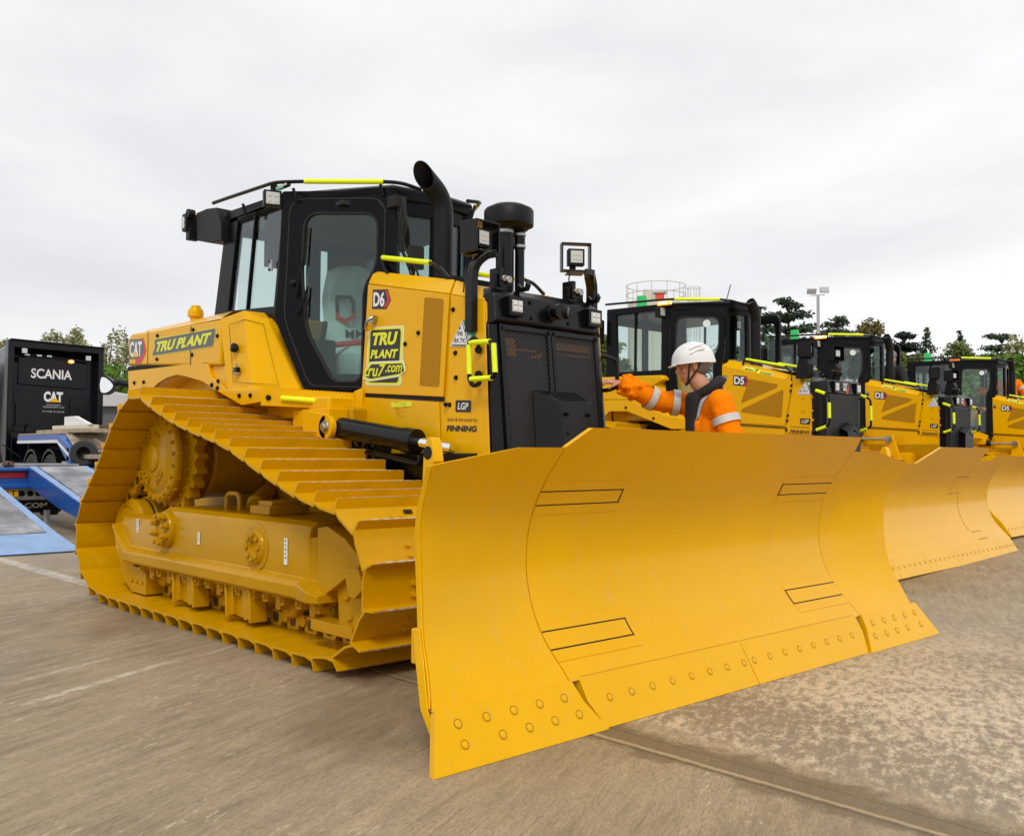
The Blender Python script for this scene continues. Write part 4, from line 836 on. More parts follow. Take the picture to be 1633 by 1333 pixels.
b = MB(); b.bx(.8,1.22,-.24,.24,1.64,1.82); b.build('seat_base','seat_dark',D6,.01)
o_ = V((0.937,-0.338,2.133)); 
b = MB(); uu, ww = V(math.cos(R(62)),math.sin(R(62)),0), V(0,0,1); nn_ = uu.cross(ww); c0 = V(.965,-.03,0)
uu = V(.60,.80,0); nn_ = uu.cross(ww)
def sp(a_, z, l=0): return V(.925,-.22,2.34)+uu*a_+ww*z+nn_*l
b.mt(0); pts = [sp(x,z) for x,z in ((-.07,-.03),(-.075,.11),(.05,.11),(.085,.06),(.085,-.03))]; pin = [sp(x,z) for x,z in ((-.04,-.03),(-.045,.075),(.035,.08),(.055,.04),(.055,-.03))]; b.ring(pts,pin,nn_*.003)
b.mt(1); b.ring([sp(x,z) for x,z in ((-.07,-.03),(.085,-.03),(.085,-.07),(.01,-.12),(-.07,-.08))],[sp(x,z) for x,z in ((-.04,-.03),(.055,-.03),(.05,-.05),(.01,-.08),(-.04,-.055))],nn_*.003)
b.mt(0).text('DAMM',sp(-.14,-.23,.002),uu*.30,ww*.065,off=.02,lift=.001); lg = b.build('cover_print',['decal_black','orange_red'],seat,smooth=False)
b = MB(); b.tube(rpath([V(1.02,-.40,2.03),V(1.12,-.2,2.06),V(1.12,.2,2.09)],.08),.022,8); b.build('seat_strap','orange_red',seat)
b = MB(); b.bx(.14,.17,.1,.5,2.45,2.98); b.bx(.12,.2,-.5,-.3,2.75,2.98); b.build('cab_monitor','seat_dark',D6,.01)
# wiper arms and cables
b = MB(); W = lambda p, l=.02: V(p)+DN*l
b.tube(rpath([W((1.143,-0.773,2.344),.03),W((1.179,-0.751,2.537),.04),W((1.195,-0.741,2.639),.03)],.02),.007,6); b.tube([W((1.214,-0.729,2.861),.02),W((1.200,-0.737,2.573),.02)],.008,6); b.tube([W((1.219,-0.725,2.415),.02),W((1.209,-0.732,2.197),.02)],.008,6); b.tube(rpath([W((1.145,-0.772,2.214),.03),W((1.179,-0.751,2.245),.03),W((1.220,-0.725,2.396),.03)],.03),.006,6); b.tube(rpath([W((1.141,-0.774,2.456),.03),W((1.168,-0.758,2.431),.05),W((1.151,-0.768,2.343),.03)],.02),.005,6)
b.lathe(W((1.124,-0.785,2.447),0),DN,[(.025,0),(.025,.03),(.012,.04),(.0,.05)],12); b.build('wiper','black_matte',D6)
b = MB()
for k,(dx,dz) in enumerate(((0,0),(.03,-.02),(.06,.01),(.09,-.05))): b.tube(rpath([(1.80+dx,-.36,3.02),(1.84+dx,-.36,2.85+dz),(1.80+dx*.5,-.34,2.7),(1.86+dx*1.5,-.30,2.55+dz*2),(1.84+dx,-.22,2.38)],.1),.007,6)
b.box((1.90,-.26,2.60),(.04,.12,.16)); b.box((1.80,-.36,3.0),(.10,.10,.08)); b.build('cable_bundle','rubber',D6)
# side mirror box / rear light cluster
for sg in (-1,1):
    f = (lambda ps: [V(p) for p in ps]) if sg < 0 else (lambda ps: [V(mir(p)) for p in ps])
    P_ = f([(-0.393,-0.860,3.235),(-0.203,-0.860,3.237),(-0.018,-0.860,3.213),(0.066,-0.860,3.073),(0.083,-0.860,2.921),(-0.168,-0.860,2.945),(-0.371,-0.860,2.994)])
    b = MB(); b.prism(P_,V(0,-sg*.18,0)); rc = b.build('light_box','black_matte',D6,.006)
    c_ = f([(-0.532,-0.840,3.171)])[0]; b = MB(); b.mt(0).box(c_,(.08,.13,.15)); b.mt(1).box(c_+V(-.02,sg*.066,0),(.05,.006,.10)); b.mt(0).cyl(c_+V(.05,0,.07),c_+V(.05,sg*.06,.07),.04,14); b.box(c_+V(.03,0,-.10),(.07,.09,.10)); b.build('rear_light',['black_matte','lens'],rc,.006)
# ================================================================ rear body, fenders
for sg in (-1,1):
    f = (lambda ps: [V(p) for p in ps]) if sg < 0 else (lambda ps: [V(mir(p)) for p in ps])
    yo = -1.02
    # upper body side, one folded sheet
    A_ = f([(-1.393,-1.020,1.987),(0.438,-1.020,1.867),(0.425,-1.020,2.231),(-0.915,-1.020,2.264),(-1.336,-1.020,2.274),(-1.429,-1.020,2.231)])
    b = MB(); b.prism(A_,V(0,-sg*.35,0)); body = b.build('rear_body','yellow',D6,.02)
    b = MB(); tp = f([(-0.915,-1.020,2.264),(0.425,-1.020,2.231)]); q0, q1 = tp; b.loft([[q0+V(-.30,0,-.02),q1],[q0+V(-.28,-sg*.10,.04),q1+V(0,-sg*.10,.07)],[q0+V(-.28,-sg*.5,.05),q1+V(0,-sg*.5,.08)]],False,False); b.build('body_top','yellow',D6,0)
    # lower fender with wheel arch
    A_ = f([(-1.405,-1.020,1.936),(0.211,-1.020,1.912),(0.259,-1.020,1.795),(0.550,-1.020,1.673),(1.067,-1.020,1.658),(1.079,-1.020,1.563),(0.785,-1.020,1.550),(0.372,-1.020,1.677),(0.117,-1.020,1.763),(-0.209,-1.020,1.822),(-0.342,-1.020,1.840),(-0.540,-1.020,1.830),(-0.732,-1.020,1.792),(-0.823,-1.020,1.758),(-1.381,-1.020,1.757)])
    b = MB(); b.prism(A_,V(0,-sg*.03,0)); fen = b.build('fender','yellow',D6,.004)
    b = MB(); a2 = f([(-0.823,-1.020,1.758),(-0.732,-1.020,1.792),(-0.540,-1.020,1.830),(-0.342,-1.020,1.840),(-0.209,-1.020,1.822),(0.117,-1.020,1.763),(0.372,-1.020,1.677),(0.785,-1.020,1.550),(1.080,-1.020,1.554)]); b.loft([a2,[p+V(0,-sg*.5,0) for p in a2],[p+V(0,-sg*.5,.015) for p in a2],[p+V(0,0,.015) for p in a2]],False,False); b.build('fender_liner','yellow',fen,0)
    b = MB(); w1 = f([(-1.393,-1.020,1.969),(0.438,-1.020,1.867),(0.550,-1.020,1.673),(0.215,-1.020,1.798),(-1.388,-1.020,1.889)]); b.prism([p+V(0,-sg*.03,0) for p in w1],V(0,-sg*.1,0)); b.prism([p+V(0,-sg*.012,0) for p in f([(-0.899,-1.020,1.954),(0.199,-1.020,1.928),(0.200,-1.020,1.908),(-0.897,-1.020,1.916)])],V(0,-sg*.01,0)); b.build('fender_brace','yellow',fen,.004)
    # faceted filter housing between body and cab
    A1,B1,C1 = f([(0.417,-1.020,2.232),(0.706,-0.970,2.271),(0.815,-0.840,2.219)]); A0,B0,C0 = f([(0.557,-1.020,1.673),(0.866,-0.980,1.663),(1.158,-0.750,1.666)])
    BM = lerp(B1,B0,.12); G1 = lerp(C1,C0,.02)
    st = f([(0.789,-0.875,2.216)])[0]; st0 = f([(0.899,-0.955,1.660)])[0]
    b = MB(); inn = V(0,-sg*.12,0)
    b.add([A1,B1,st,C1,C0,st0,B0,A0]+[p+V(0,-sg*.25,0) for p in (A1,B1,st,C1,C0,st0,B0,A0)],[(0,1,6,7),(1,2,5,6),(2,3,4,5),(8,9,1,0),(9,10,2,1),(10,11,3,2),(12,4,3,11)])
    fh = b.build('filter_housing','yellow',D6,.004,recalc=True)
    b = MB(); F = f([(0.588,-1.012,2.141),(0.745,-0.975,2.182)]); k_ = f([(0.665,-1.012,1.986)])[0]; b.lathe(k_,(.3,sg,0),[(.032,0),(.036,.008),(.036,.025),(.025,.032),(0,.032)],16); b.build('housing_knob','black',fh)
    b = MB(); k_ = f([(0.701,-1.020,1.836)])[0]; b.mt(0).tube(rpath([k_+V(-.012,0,0),k_+V(-.012,0,.03),k_+V(.012,0,.03),k_+V(.012,0,0)],.01),.005,8); b.mt(1).box(k_+V(0,0,-.02),(.05,.03,.04)); b.mt(2).box(k_+V(0,0,-.045),(.05,.032,.015)); b.build('padlock',['steel','black','wood'],fh,.003)
    # panel seams on the housing as thin dark lines
    b = MB(); 
    def seam(ps): b.tube(ps,.0018,5)
    s_ = f([(0.571,-1.022,2.170),(0.653,-1.022,1.730),(0.848,-0.990,1.712)]); s2 = f([(0.571,-1.022,2.170),(0.725,-0.975,2.200)]); s3 = f([(0.725,-0.975,2.200),(0.820,-0.870,2.166),(1.042,-0.860,1.696),(0.848,-0.990,1.712)]); seam(s_); seam(s2); seam(s3); b.build('housing_seam','dark_gap',fh)
    for p in ((-0.754,-1.022,2.203),(-0.050,-1.022,2.189),(0.381,-1.022,2.101),(-0.757,-1.022,1.999),(-0.065,-1.022,1.987)): b = MB(); b.bolt(f([p])[0],(0,sg,0),.013,.012); b.build('body_bolt','black',body)
    for p in ((-1.242,-1.022,1.821),(-1.031,-1.022,1.816),(0.410,-1.022,1.748),(0.299,-1.022,1.724),(0.396,-1.022,1.695),(0.757,-1.022,1.621),(0.927,-1.022,1.616)): b = MB(); b.bolt(f([p])[0],(0,sg,0),.014,.012); b.build('fender_bolt','black',fen)
    b = MB(); sm = f([(-0.965,-1.022,2.269),(-0.961,-1.022,1.925)]); b.prism([sm[0],sm[0]+V(.007,0,0),sm[1]+V(.007,0,0),sm[1]],V(0,sg*.0015,0)); b.prism([q+V(0,sg*.0,0) for q in f([(-0.105,-1.022,2.225),(-0.096,-1.022,2.224),(-0.091,-1.022,1.902),(-0.100,-1.022,1.902)])],V(0,sg*.001,0)); b.prism(f([(-1.434,-1.010,1.978),(0.189,-1.010,1.939),(0.190,-1.010,1.909),(-1.431,-1.010,1.932)]),V(0,-sg*.01,0)); b.build('body_seam','dark_gap',body)
    # step rail with serrated tread along the door
    RB = f([(1.071,-1.020,1.536),(1.603,-0.580,1.504),(1.609,-0.580,1.613),(1.076,-1.020,1.658)]); b = MB(); b.prism(RB,V(0,-sg*.02,0)); t0, t1 = RB[3], RB[2]; dn = V(.62,sg*.78,0)
    b.loft([[t0,t1],[t0+V(0,-sg*.25,.0),t1+V(-.3,-sg*.1,0)]],False,False); b.build('fender_rail','yellow',D6,.004)
    b = MB(); L1, u_ = (t1-t0), (t1-t0).normalized(); zz = []
    for k in range(27): zz += [t0+L1*((k+.1)/27)+V(0,0,.0), t0+L1*((k+.3)/27)+V(0,0,.014), t0+L1*((k+.7)/27)+V(0,0,.014), t0+L1*((k+.9)/27)]
    b.loft([zz,[p+V(0,-sg*.012,0) for p in zz]]+[],False,False); b.loft([[p for p in zz],[V(p.x,p.y,t0.z-.01+(t1.z-t0.z)*((p-t0).length/L1.length)) for p in zz]],False,False); b.build('step_tread','yellow',D6)
    b = MB(); hp = f([(1.205,-0.925,1.589),(1.436,-0.745,1.568)]); b.tube([hp[0],hp[1]],.020,10); bb_ = b.build('marker_strip','hi_yellow',D6)
    for p in ((1.124,-0.985,1.594),(1.554,-0.630,1.561)):
        b = MB(); b.bolt(f([p])[0],dn,.015,.012); b.build('rail_bolt','black',D6)
    b = MB(); bl_ = f([(1.598,-0.570,1.432),(1.663,-0.550,1.432),(1.674,-0.550,1.663),(1.593,-0.570,1.639)]); b.prism(bl_,V(0,-sg*.03,0)); b.build('rail_bracket','yellow',D6,.004)
# deck between the fenders
b = MB(); b.bx(-1.35,.45,-.80,.80,1.70,2.30); b.bx(.3,1.6,-.78,.78,1.45,1.60); b.bx(-1.30,1.0,-.68,-.62,1.15,1.75); b.bx(-1.30,1.0,.62,.68,1.15,1.75); b.build('rear_deck','yellow',D6,.02)  # walls below the deck added to keep light out of the arches
p_ = V((-0.500,-0.800,2.393)); b = MB(); b.lathe(p_+V(0,0,-.10),(0,0,1),[(.045,0),(.045,.06),(.065,.07),(.068,.11),(.055,.14),(.045,.145),(.04,.165),(0,.17)],20); b.build('fuel_filler_cap','yellow',D6)
b = MB(); b.box(V((-0.187,-0.800,2.307))+V(-.02,0,0),(.08,.06,.04)); b.build('cab_mount','black',D6,.004)
# rear emblem and name
def d_cat(b):
    bl, br, tl = V((-1.383,-1.022,2.043)), V((-1.047,-1.022,2.020)), V((-1.378,-1.022,2.226)); u, w_ = br-bl, tl-bl; P = lambda x,z,l=0: bl+u*x+w_*z+V(0,-l,0)
    b.mt(0).prism([P(0,0,.0008),P(.62,.02,.0008),P(.95,.30,.0008),P(1.0,.62,.0008),P(.84,1,.0008),P(.04,.98,.0008)][::-1],V(0,.0006,0))
    b.mt(2).prism([P(.45,-.22,.0004),P(.85,-.18,.0004),P(1.12,.3,.0004),P(1.12,.55,.0004),P(.92,1.05,.0004),P(.80,1.05,.0004),P(.96,.55,.0004),P(.94,.3,.0004),P(.62,.0,.0004),P(.45,.0,.0004)][::-1],V(0,.0006,0))
    b.mt(1).text('CAT',P(.06,.12),u*.80,w_*.76,off=.04,lift=.002); b.mt(3).prism([P(.24,.10,.0028),P(.62,.12,.0028),P(.42,.44,.0028)][::-1],V(0,.0004,0))
decal('maker_emblem', d_cat, ['decal_grey','decal_white','decal_red','cat_yellow'], D6)
def d_trp(b):
    bl, br, tl, tr = V((-0.884,-1.022,2.033)), V((0.321,-1.022,2.022)), V((-0.837,-1.022,2.180)), V((0.316,-1.022,2.151)); u, w_ = br-bl, tl-bl
    for e_,m_,l in ((.0,1,.0008),(.035,0,.0018)):
        q = lambda x,z: bl+u*x+w_*z+V(0,-l,0); b.mt(m_).prism(rnd([q(e_*.4,e_),q(.98,e_),q(1.0-e_*.3,.5),q(.98,1-e_),q(e_*.4,1-e_),q(.035+e_*.3,.5)],.02)[::-1],V(0,.0006,0))
    b.mt(1).text('TRU PLANT',bl+u*.07+w_*.2,u*.87,w_*.6,shear=.22,off=.05,lift=.0028)
decal('company_banner', d_trp, ['decal_grey','decal_lime'], D6)
# ================================================================ THE THREE SMALLER BULLDOZERS
D5 = empty('bulldozer')
P5 = [(x*.88-.97, z*.96) for x,z in PATH6]
for sy in (-1,1):
    P_, pit = closed_path(P5, 44)
    track(D5, P5, 44, sy*1.0, .76, .06, False)
for sg in (-1,1):
    Y = lambda y: sg*abs(y); s = (lambda pts: pts) if sg < 0 else mirs
    b = MB(); b.prism(s(xz([(-1.35,.30),(1.2,.30),(1.6,.45),(1.2,.72),(-1.2,.72)],-1.28)),V(0,-sg*.55,0)); b.build('track_frame','yellow_frame_shaded',D5,.02)
    b = MB(); b.lathe((-1.0,Y(-1.2),1.06),(0,-sg,0),[(0,0),(.25,0),(.31,.04),(.31,.3),(0,.3)],28); b.build('final_drive','yellow_frame_shaded',D5)
    for x in (-1.42,1.55): b = MB(); b.lathe((x,Y(-1.2),.47),(0,-sg,0),[(0,0),(.2,0),(.26,.04),(.26,.3),(0,.3)],24); b.build('idler','yellow_frame_shaded',D5)
b = MB(); b.bx(-1.4,1.6,-.45,.45,.45,1.3); b.bx(-1.3,.4,-.6,.6,1.2,1.5); b.build('main_case','yellow_frame_shaded',D5,.02)
# blade, set a few degrees off square, raised centre and notched shoulders
BL = empty('blade_assembly',(2.90,.0,0),(0,0,R(3.0))); BL.parent = D5
PR5 = smooth_prof([(.20,.0),(.08,.19),(-.04,.31),(-.12,.43),(-.165,.58),(-.17,.70),(-.15,.83),(-.08,.97),(.03,1.12),(.14,1.27)]); PR5 = [p for p in PR5 if p[1] >= .185]
W5 = 1.98
TOP5 = [(-W5,1.10),(-.98,1.10),(-.74,1.10),(-.36,1.272),(1.11,1.272),(1.14,1.125),(W5,1.125)]
md5 = sheet('moldboard', BL, PR5, TOP5, -W5, W5, .19)
for sg in (-1,1):
    b = MB(); pr_ = [(prof_at(PR5,z),z) for z in [.19+.91*k/12 for k in range(13)]]; bk_ = [(-.12,1.10),(-.25,1.0),(-.30,.8),(-.31,.5),(-.20,.2),(-.02,.05),(.17,.03)]
    b.prism(xz(pr_+bk_,sg*(W5+.003)),V(0,sg*.03,0)); b.build('end_plate','yellow',BL,.004)
nv = V(.19,0,.12).normalized()
q5 = lambda y,t: V(.08+(.20-.08)*t, y, .19*(1-t)+.002)
for y0,y1,ed in ((-2.0,-1.60,0),(-1.594,-.80,1),(-.794,.0,1),(.006,.80,1),(.806,1.40,1),(1.406,1.70,0),(1.706,2.0,0)):
    b = MB(); b.mt(0).prism([q5(y0,0),q5(y1,0),q5(y1,1),q5(y0,1)],V(-.025,0,-.015)); n = max(3,int((y1-y0)/.13))
    for j in range(n): blade_bolt(b,q5(y0+(y1-y0)*(j+.5)/n,.5)+nv*.001,nv,.016)
    b.build('cutting_edge' if ed else 'end_bit',['yellow','dark_gap'],BL,.002)
for y,z0,z1,wd in ((.74,.93,.938,.44),(.62,.74,.748,.38),(.98,.29,.298,.34),(1.0,.215,.222,.30)): patch(BL,PR5,y,y+wd,z0,z1,'pad_slot','seam_brown',.002,0,.003)
for y,z0,z1 in ((.70,.745,.935),(.96,.30,.74)): patch(BL,PR5,y,y+.006,z0,z1,'pad_slot','seam_brown',.002,0 if y>.9 else .06,.003)
b = MB(); b.bx(-.30,-.22,-1.2,1.2,.3,.45); b.bx(-.28,-.2,-1.2,1.2,.85,.98); b.bx(-1.3,-.25,-.45,-.32,.35,.6); b.bx(-1.3,-.25,.32,.45,.35,.6); b.prism([(-.75,-.6,1.0),(-.2,-.6,1.05),(-.2,-.6,.8),(-.75,-.6,.7)],V(0,.1,0)); b.cyl((-.5,-.7,.98),(-.5,-.42,.98),.11,18); b.build('push_frame','yellow',BL,.01)
# hood
HR, HRm = (0.287,-0.360,2.417), (0.361,-0.440,2.306); HS, HSm = (1.293,-0.360,2.142), (1.348,-0.440,2.059); HF, HFm = (1.604,-0.360,2.061), (1.649,-0.440,1.966)
b = MB(); b.loft([hood_section((p[0],p[1],p[2]),(m_[0],m_[1],m_[2]),(m_[0],-.44,.9)) for p,m_ in ((HR,HRm),(HS,HSm),(HF,HFm))])
b.v = [(x, (y if abs(y) < .5 else math.copysign(.435,y)) if abs(abs(y)-.515)<.01 or abs(y)>.5 else math.copysign(min(abs(y),.355),y), z) for x,y,z in b.v]
h5 = b.build('engine_hood','yellow',D5,.005)
for sg in (-1,1):
    f = (lambda ps: [V(p) for p in ps]) if sg < 0 else (lambda ps: [V(mir(p)) for p in ps])
    b = MB(); b.prism(f([(0.366,-0.437,1.593),(1.243,-0.437,1.529),(1.339,-0.437,2.116),(1.347,-0.437,2.060),HRm]),V(0,sg*.010,0)); d5 = b.build('hood_door','yellow',h5,.003)
    b = MB(); b.prism(f([(1.263,-0.437,1.446),(1.627,-0.437,1.405),(1.647,-0.437,1.967),(1.359,-0.437,2.055)]),V(0,sg*.010,0)); b.build('hood_panel','yellow',h5,.003)
    for T in ([(0.755,-0.449,2.117),(1.160,-0.449,2.027),(1.143,-0.449,1.990),(0.632,-0.449,1.816)],[(1.232,-0.449,1.964),(1.203,-0.449,1.627),(0.632,-0.449,1.711),(0.659,-0.449,1.749)]):
        b = MB(); b.prism(rnd(f(T),.03),V(0,sg*.0015,0)); o = b.build('air_vent','vent_perf',d5); setuv_planar(o,(1,0,0),(0,0,1))
    b = MB(); b.prism(f([(0.369,-0.442,1.577),(1.279,-0.442,1.510),(1.279,-0.442,1.498),(0.369,-0.442,1.565)]),V(0,sg*.004,0)); b.build('panel_gap','dark_gap',h5)
    b = MB(); b.bx(*[v for v in (-.35,.2)],sg*.44,sg*.48,1.3,1.62) if 0 else None
    for p in ((1.336,-0.448,2.004),(1.327,-0.448,1.941),(1.288,-0.448,1.651),(1.279,-0.448,1.588),(1.266,-0.448,1.476),(1.491,-0.448,1.856),(1.604,-0.448,1.855),(1.490,-0.448,1.701),(1.603,-0.448,1.697),(1.610,-0.448,1.588)):
        b = MB(); b.bolt(f([p])[0],(0,sg,0),.012,.010); b.build('panel_bolt','black' if p[0] < 1.40 else 'yellow',h5)
    a_, c_, e_ = f([(0.665,-0.370,2.370),(1.207,-0.370,2.252),(1.308,-0.370,2.152)]); b = MB(); b.mt(0).tube(rpath([a_+V(-.03,0,-.12),a_+V(-.05,0,0),c_,e_],.06),.013,8); b.mt(1).tube([a_,c_],.017,10); b.build('grab_rail',['black','hi_yellow'],D5)
    # access handle looping round the corner of the guard
    y_ = Y = sg*.50; P_ = f([(1.595,-0.450,1.954),(1.674,-0.500,1.933),(1.846,-0.500,1.868),(1.851,-0.500,1.523),(1.679,-0.500,1.469),(1.601,-0.450,1.445)])
    b = MB(); b.mt(0).tube(rpath(P_,.05),.014,8); b.mt(1); b.tube([lerp(P_[1],P_[2],.05),lerp(P_[1],P_[2],.72)],.019,10); b.tube([lerp(P_[2],P_[3],.25),lerp(P_[2],P_[3],.76)],.019,10); b.tube([lerp(P_[4],P_[3],.05),lerp(P_[4],P_[3],.75)],.019,10); b.build('access_handle',['black','hi_yellow'],D5)
def dec5(name, fn, mats, par=None): return decal(name, fn, mats, par or h5)
def f1(b):
    bl, br, tl = V((0.533,-0.449,2.055)), V((0.755,-0.449,2.025)), V((0.538,-0.449,2.169)); u, w_ = br-bl, tl-bl; P = lambda x,z,l=0: bl+u*x+w_*z+V(0,-l,0)
    b.mt(0).prism([P(-.04,-.05,.001),P(.8,-.05,.001),P(1.04,.45,.001),P(.84,1.05,.001),P(-.04,1.05,.001)][::-1],V(0,.0008,0)); b.mt(2).prism([P(.66,.04,.002),P(.80,.04,.002),P(1,.45,.002),P(.83,.98,.002),P(.70,.98,.002),P(.86,.48,.002)][::-1],V(0,.0008,0)); b.mt(1).text('D5',P(.03,.08),u*.66,w_*.84,off=.035,lift=.0035)
dec5('model_badge',f1,['decal_black','decal_white','decal_red'])
def f2(b):
    bl, br, ap = V((1.414,-0.449,1.896)), V((1.594,-0.449,1.882)), V((1.522,-0.449,2.050)); b.mt(3).prism([V((1.534,-0.449,2.053)),V((1.614,-0.449,2.041)),V((1.614,-0.449,1.946)),V((1.565,-0.449,1.955))][::-1],V(0,-.001,0)); b.mt(1).prism([V((1.551,-0.451,2.029)),V((1.599,-0.451,2.023)),V((1.599,-0.451,1.998)),V((1.559,-0.451,2.003))][::-1],V(0,-.0006,0))
    c_ = (bl+br+ap)/3
    for s_,m_,l in ((1,1,.0025),(.88,0,.0035),(.80,1,.0045)): b.mt(m_).prism([c_+(p-c_)*s_+V(0,-l,0) for p in (bl,br,ap)][::-1],V(0,.0008,0))
    u, w_ = br-bl, V(0,0,(ap-bl).z); b.mt(2).text('52',bl+u*.36+w_*.42,u*.28,w_*.22,off=.01,lift=.0054); b.text('819W',bl+u*.2+w_*.14,u*.6,w_*.22,off=.01,lift=.0054)
dec5('registration_decal',f2,['navy','decal_white','decal_black','decal_green'])
def f3(b):
    bl, br, tl = (1.449,-0.449,1.547), (1.577,-0.449,1.539), (1.451,-0.449,1.613); rectdecal(b.mt(0),bl,br,tl,.0015); u, w_ = V(br)-V(bl), V(tl)-V(bl); b.mt(1).text('LGP',V(bl)+u*.16+w_*.2+V(0,-.002,0),u*.7,w_*.6,shear=.2,off=.02,lift=.0012)
dec5('lgp_badge',f3,['decal_black','decal_white'])
def f4(b):
    bl, br, tl = V((1.316,-0.449,1.442)), V((1.570,-0.449,1.426)), V((1.317,-0.449,1.483)); b.text('FINNING',bl,br-bl,tl-bl,off=.03,shear=.12,lift=.0015)
    bl, br, tl = V((1.325,-0.449,1.503)), V((1.570,-0.449,1.487)), V((1.325,-0.449,1.527)); b.text('Sold & Serviced by:',bl,br-bl,tl-bl,lift=.0015)
dec5('dealer_decal',f4,['decal_black'])
def f5(b):
    bl, br, tl = V((0.673,-0.425,2.205)), V((1.061,-0.425,2.113)), V((0.661,-0.385,2.271)); u, w_ = br-bl, tl-bl; n_ = u.cross(w_).normalized(); P = lambda x,z,l=0: bl+u*x+w_*z+n_*l
    for e_,m_,l in ((.10,1,.012),(.05,0,.013),(.02,2,.014)): b.mt(m_).prism(rnd([P(-e_*.4,-e_,l),P(1+e_*.4,-e_,l),P(1+e_*.3,.8,l),P(.5,.85,l),P(.46,1+e_,l),P(-e_*.4,1+e_,l)],.015),n_*.0008)
    b.mt(0).text('tru7',P(.02,.08),u*.5,w_*.84,shear=.2,off=.02,lift=.0162); b.text('.com',P(.52,.10),u*.46,w_*.55,shear=.2,off=.02,lift=.0162)
dec5('company_decal',f5,['decal_black','decal_white','decal_lime'])
def f6(b):
    bl, br, tl = (0.376,-0.449,2.111), (0.432,-0.449,2.104), (0.376,-0.449,2.182); rectdecal(b.mt(0),bl,br,tl,.0015,.003); u, w_ = V(br)-V(bl), V(tl)-V(bl); b.mt(1).text('700',V(bl)+u*.1+w_*.5+V(0,-.002,0),u*.8,w_*.4,lift=.0012)
dec5('size_badge',f6,['decal_black','decal_white'])
# guard
G5 = 1.70
b = MB(); b.loft([[(1.60,-.45,.8),(G5,-.45,.8),(G5+.06,-.40,.8),(G5+.06,.40,.8),(G5,.45,.8),(1.60,.45,.8)],[(1.60,-.45,1.90),(G5,-.45,1.90),(G5+.06,-.40,1.90),(G5+.06,.40,1.90),(G5,.45,1.90),(1.60,.45,1.90)]]); gd = b.build('guard_frame','black',D5,.006)
b = MB(); b.poly([(G5+.062,y,z) for y,z in ((-.36,.9),(.36,.9),(.36,1.88),(-.36,1.88))]); o = b.build('grille_mesh','grille_perf',gd,smooth=False,recalc=False); setuv_planar(o,(0,1,0),(0,0,1))
b = MB(); b.loft([[(1.58,-.46,1.90),(G5,-.46,1.90),(G5+.08,-.40,1.90),(G5+.08,.40,1.90),(G5,.46,1.90),(1.58,.46,1.90)],[(1.58,-.46,2.03),(G5-.02,-.46,2.03),(G5+.06,-.39,2.06),(G5+.06,.39,2.06),(G5-.02,.46,2.03),(1.58,.46,2.03)],[(1.55,-.36,2.10),(G5-.06,-.34,2.09),(G5-.02,-.30,2.09),(G5-.02,.30,2.09),(G5-.06,.34,2.09),(1.55,.36,2.10)]]); hd5 = b.build('radiator_head','black',D5,.01)
for y in (-.22,.30): headlamp(hd5,(G5+.07,y,1.98),(.09,.10))
b = MB(); o_, u, w_ = V(G5+.083,-.06,1.93), V(0,.13,0), V(0,0,.11); P = lambda x,z,l=0: o_+u*x+w_*z+V(l,0,0); b.mt(0).prism([P(.45,-.2),P(.9,-.15),P(1.12,.4),P(.9,1),P(.75,1),P(.95,.5),P(.6,0)],V(.002,0,0)); b.mt(1).text('CAT',P(0,.1),u*.75,w_*.85,off=.03,lift=.003); b.mt(2).prism([P(.22,.1,.004),P(.55,.1,.004),P(.38,.4,.004)],V(.001,0,0)); b.build('maker_emblem',['decal_red','decal_white','cat_yellow'],hd5,smooth=False,recalc=False)
b = MB(); b.lathe((G5-.05,.02,2.08),(.2,0,1),[(.05,0),(.05,.05),(.07,.06),(.07,.10),(.05,.12),(0,.12)],16); b.build('filler_cap','black',hd5)
b = MB(); b.loft([[(G5+.07,-.12,1.50),(G5+.17,-.12,1.46),(G5+.17,.20,1.46),(G5+.07,.20,1.50)],[(G5+.07,-.12,.9),(G5+.17,-.12,.9),(G5+.17,.20,.9),(G5+.07,.20,.9)]]); b.prism([(G5+.075,-.12,1.49),(G5+.175,-.12,1.45),(G5+.175,.04,1.53),(G5+.075,.04,1.58)],V(0,0,-.05)); b.prism([(G5+.075,.20,1.49),(G5+.175,.20,1.45),(G5+.175,.04,1.53),(G5+.075,.04,1.58)],V(0,0,-.05)); b.build('fan_cover','black',D5,.004)
for y,yw in ((-.44,20),(.22,-12)):
    b = MB(); b.prism([(1.42,y-.06,2.08),(1.56,y-.06,2.08),(1.60,y-.06,2.24),(1.55,y-.06,2.34),(1.47,y-.06,2.34),(1.44,y-.06,2.24)],V(0,.12,0)); ps = b.build('light_post','black_matte',D5,.004)
    rz = Matrix.Rotation(R(yw),3,'Z'); c_ = V(1.53,y,2.42); b = MB(); o_ = [c_+rz@V(-.08,a_,c) for a_,c in ((-.095,-.09),(.095,-.09),(.095,.09),(-.095,.09))]; i_ = [c_+rz@V(-.08,a_,c) for a_,c in ((-.09,-.085),(.09,-.085),(.09,.085),(-.09,.085))]; b.ring(o_,i_,rz@V(.15,0,0)); b.box(c_+rz@V(-.08,0,0),(.006,.19,.18),rz); b.build('light_guard','black_matte',ps)
    b = MB(); b.mt(0).box(c_+rz@V(.02,0,0),(.06,.10,.10),rz); b.mt(1).box(c_+rz@V(.052,0,0),(.006,.07,.07),rz); b.build('work_light',['black_matte','lens'],ps)
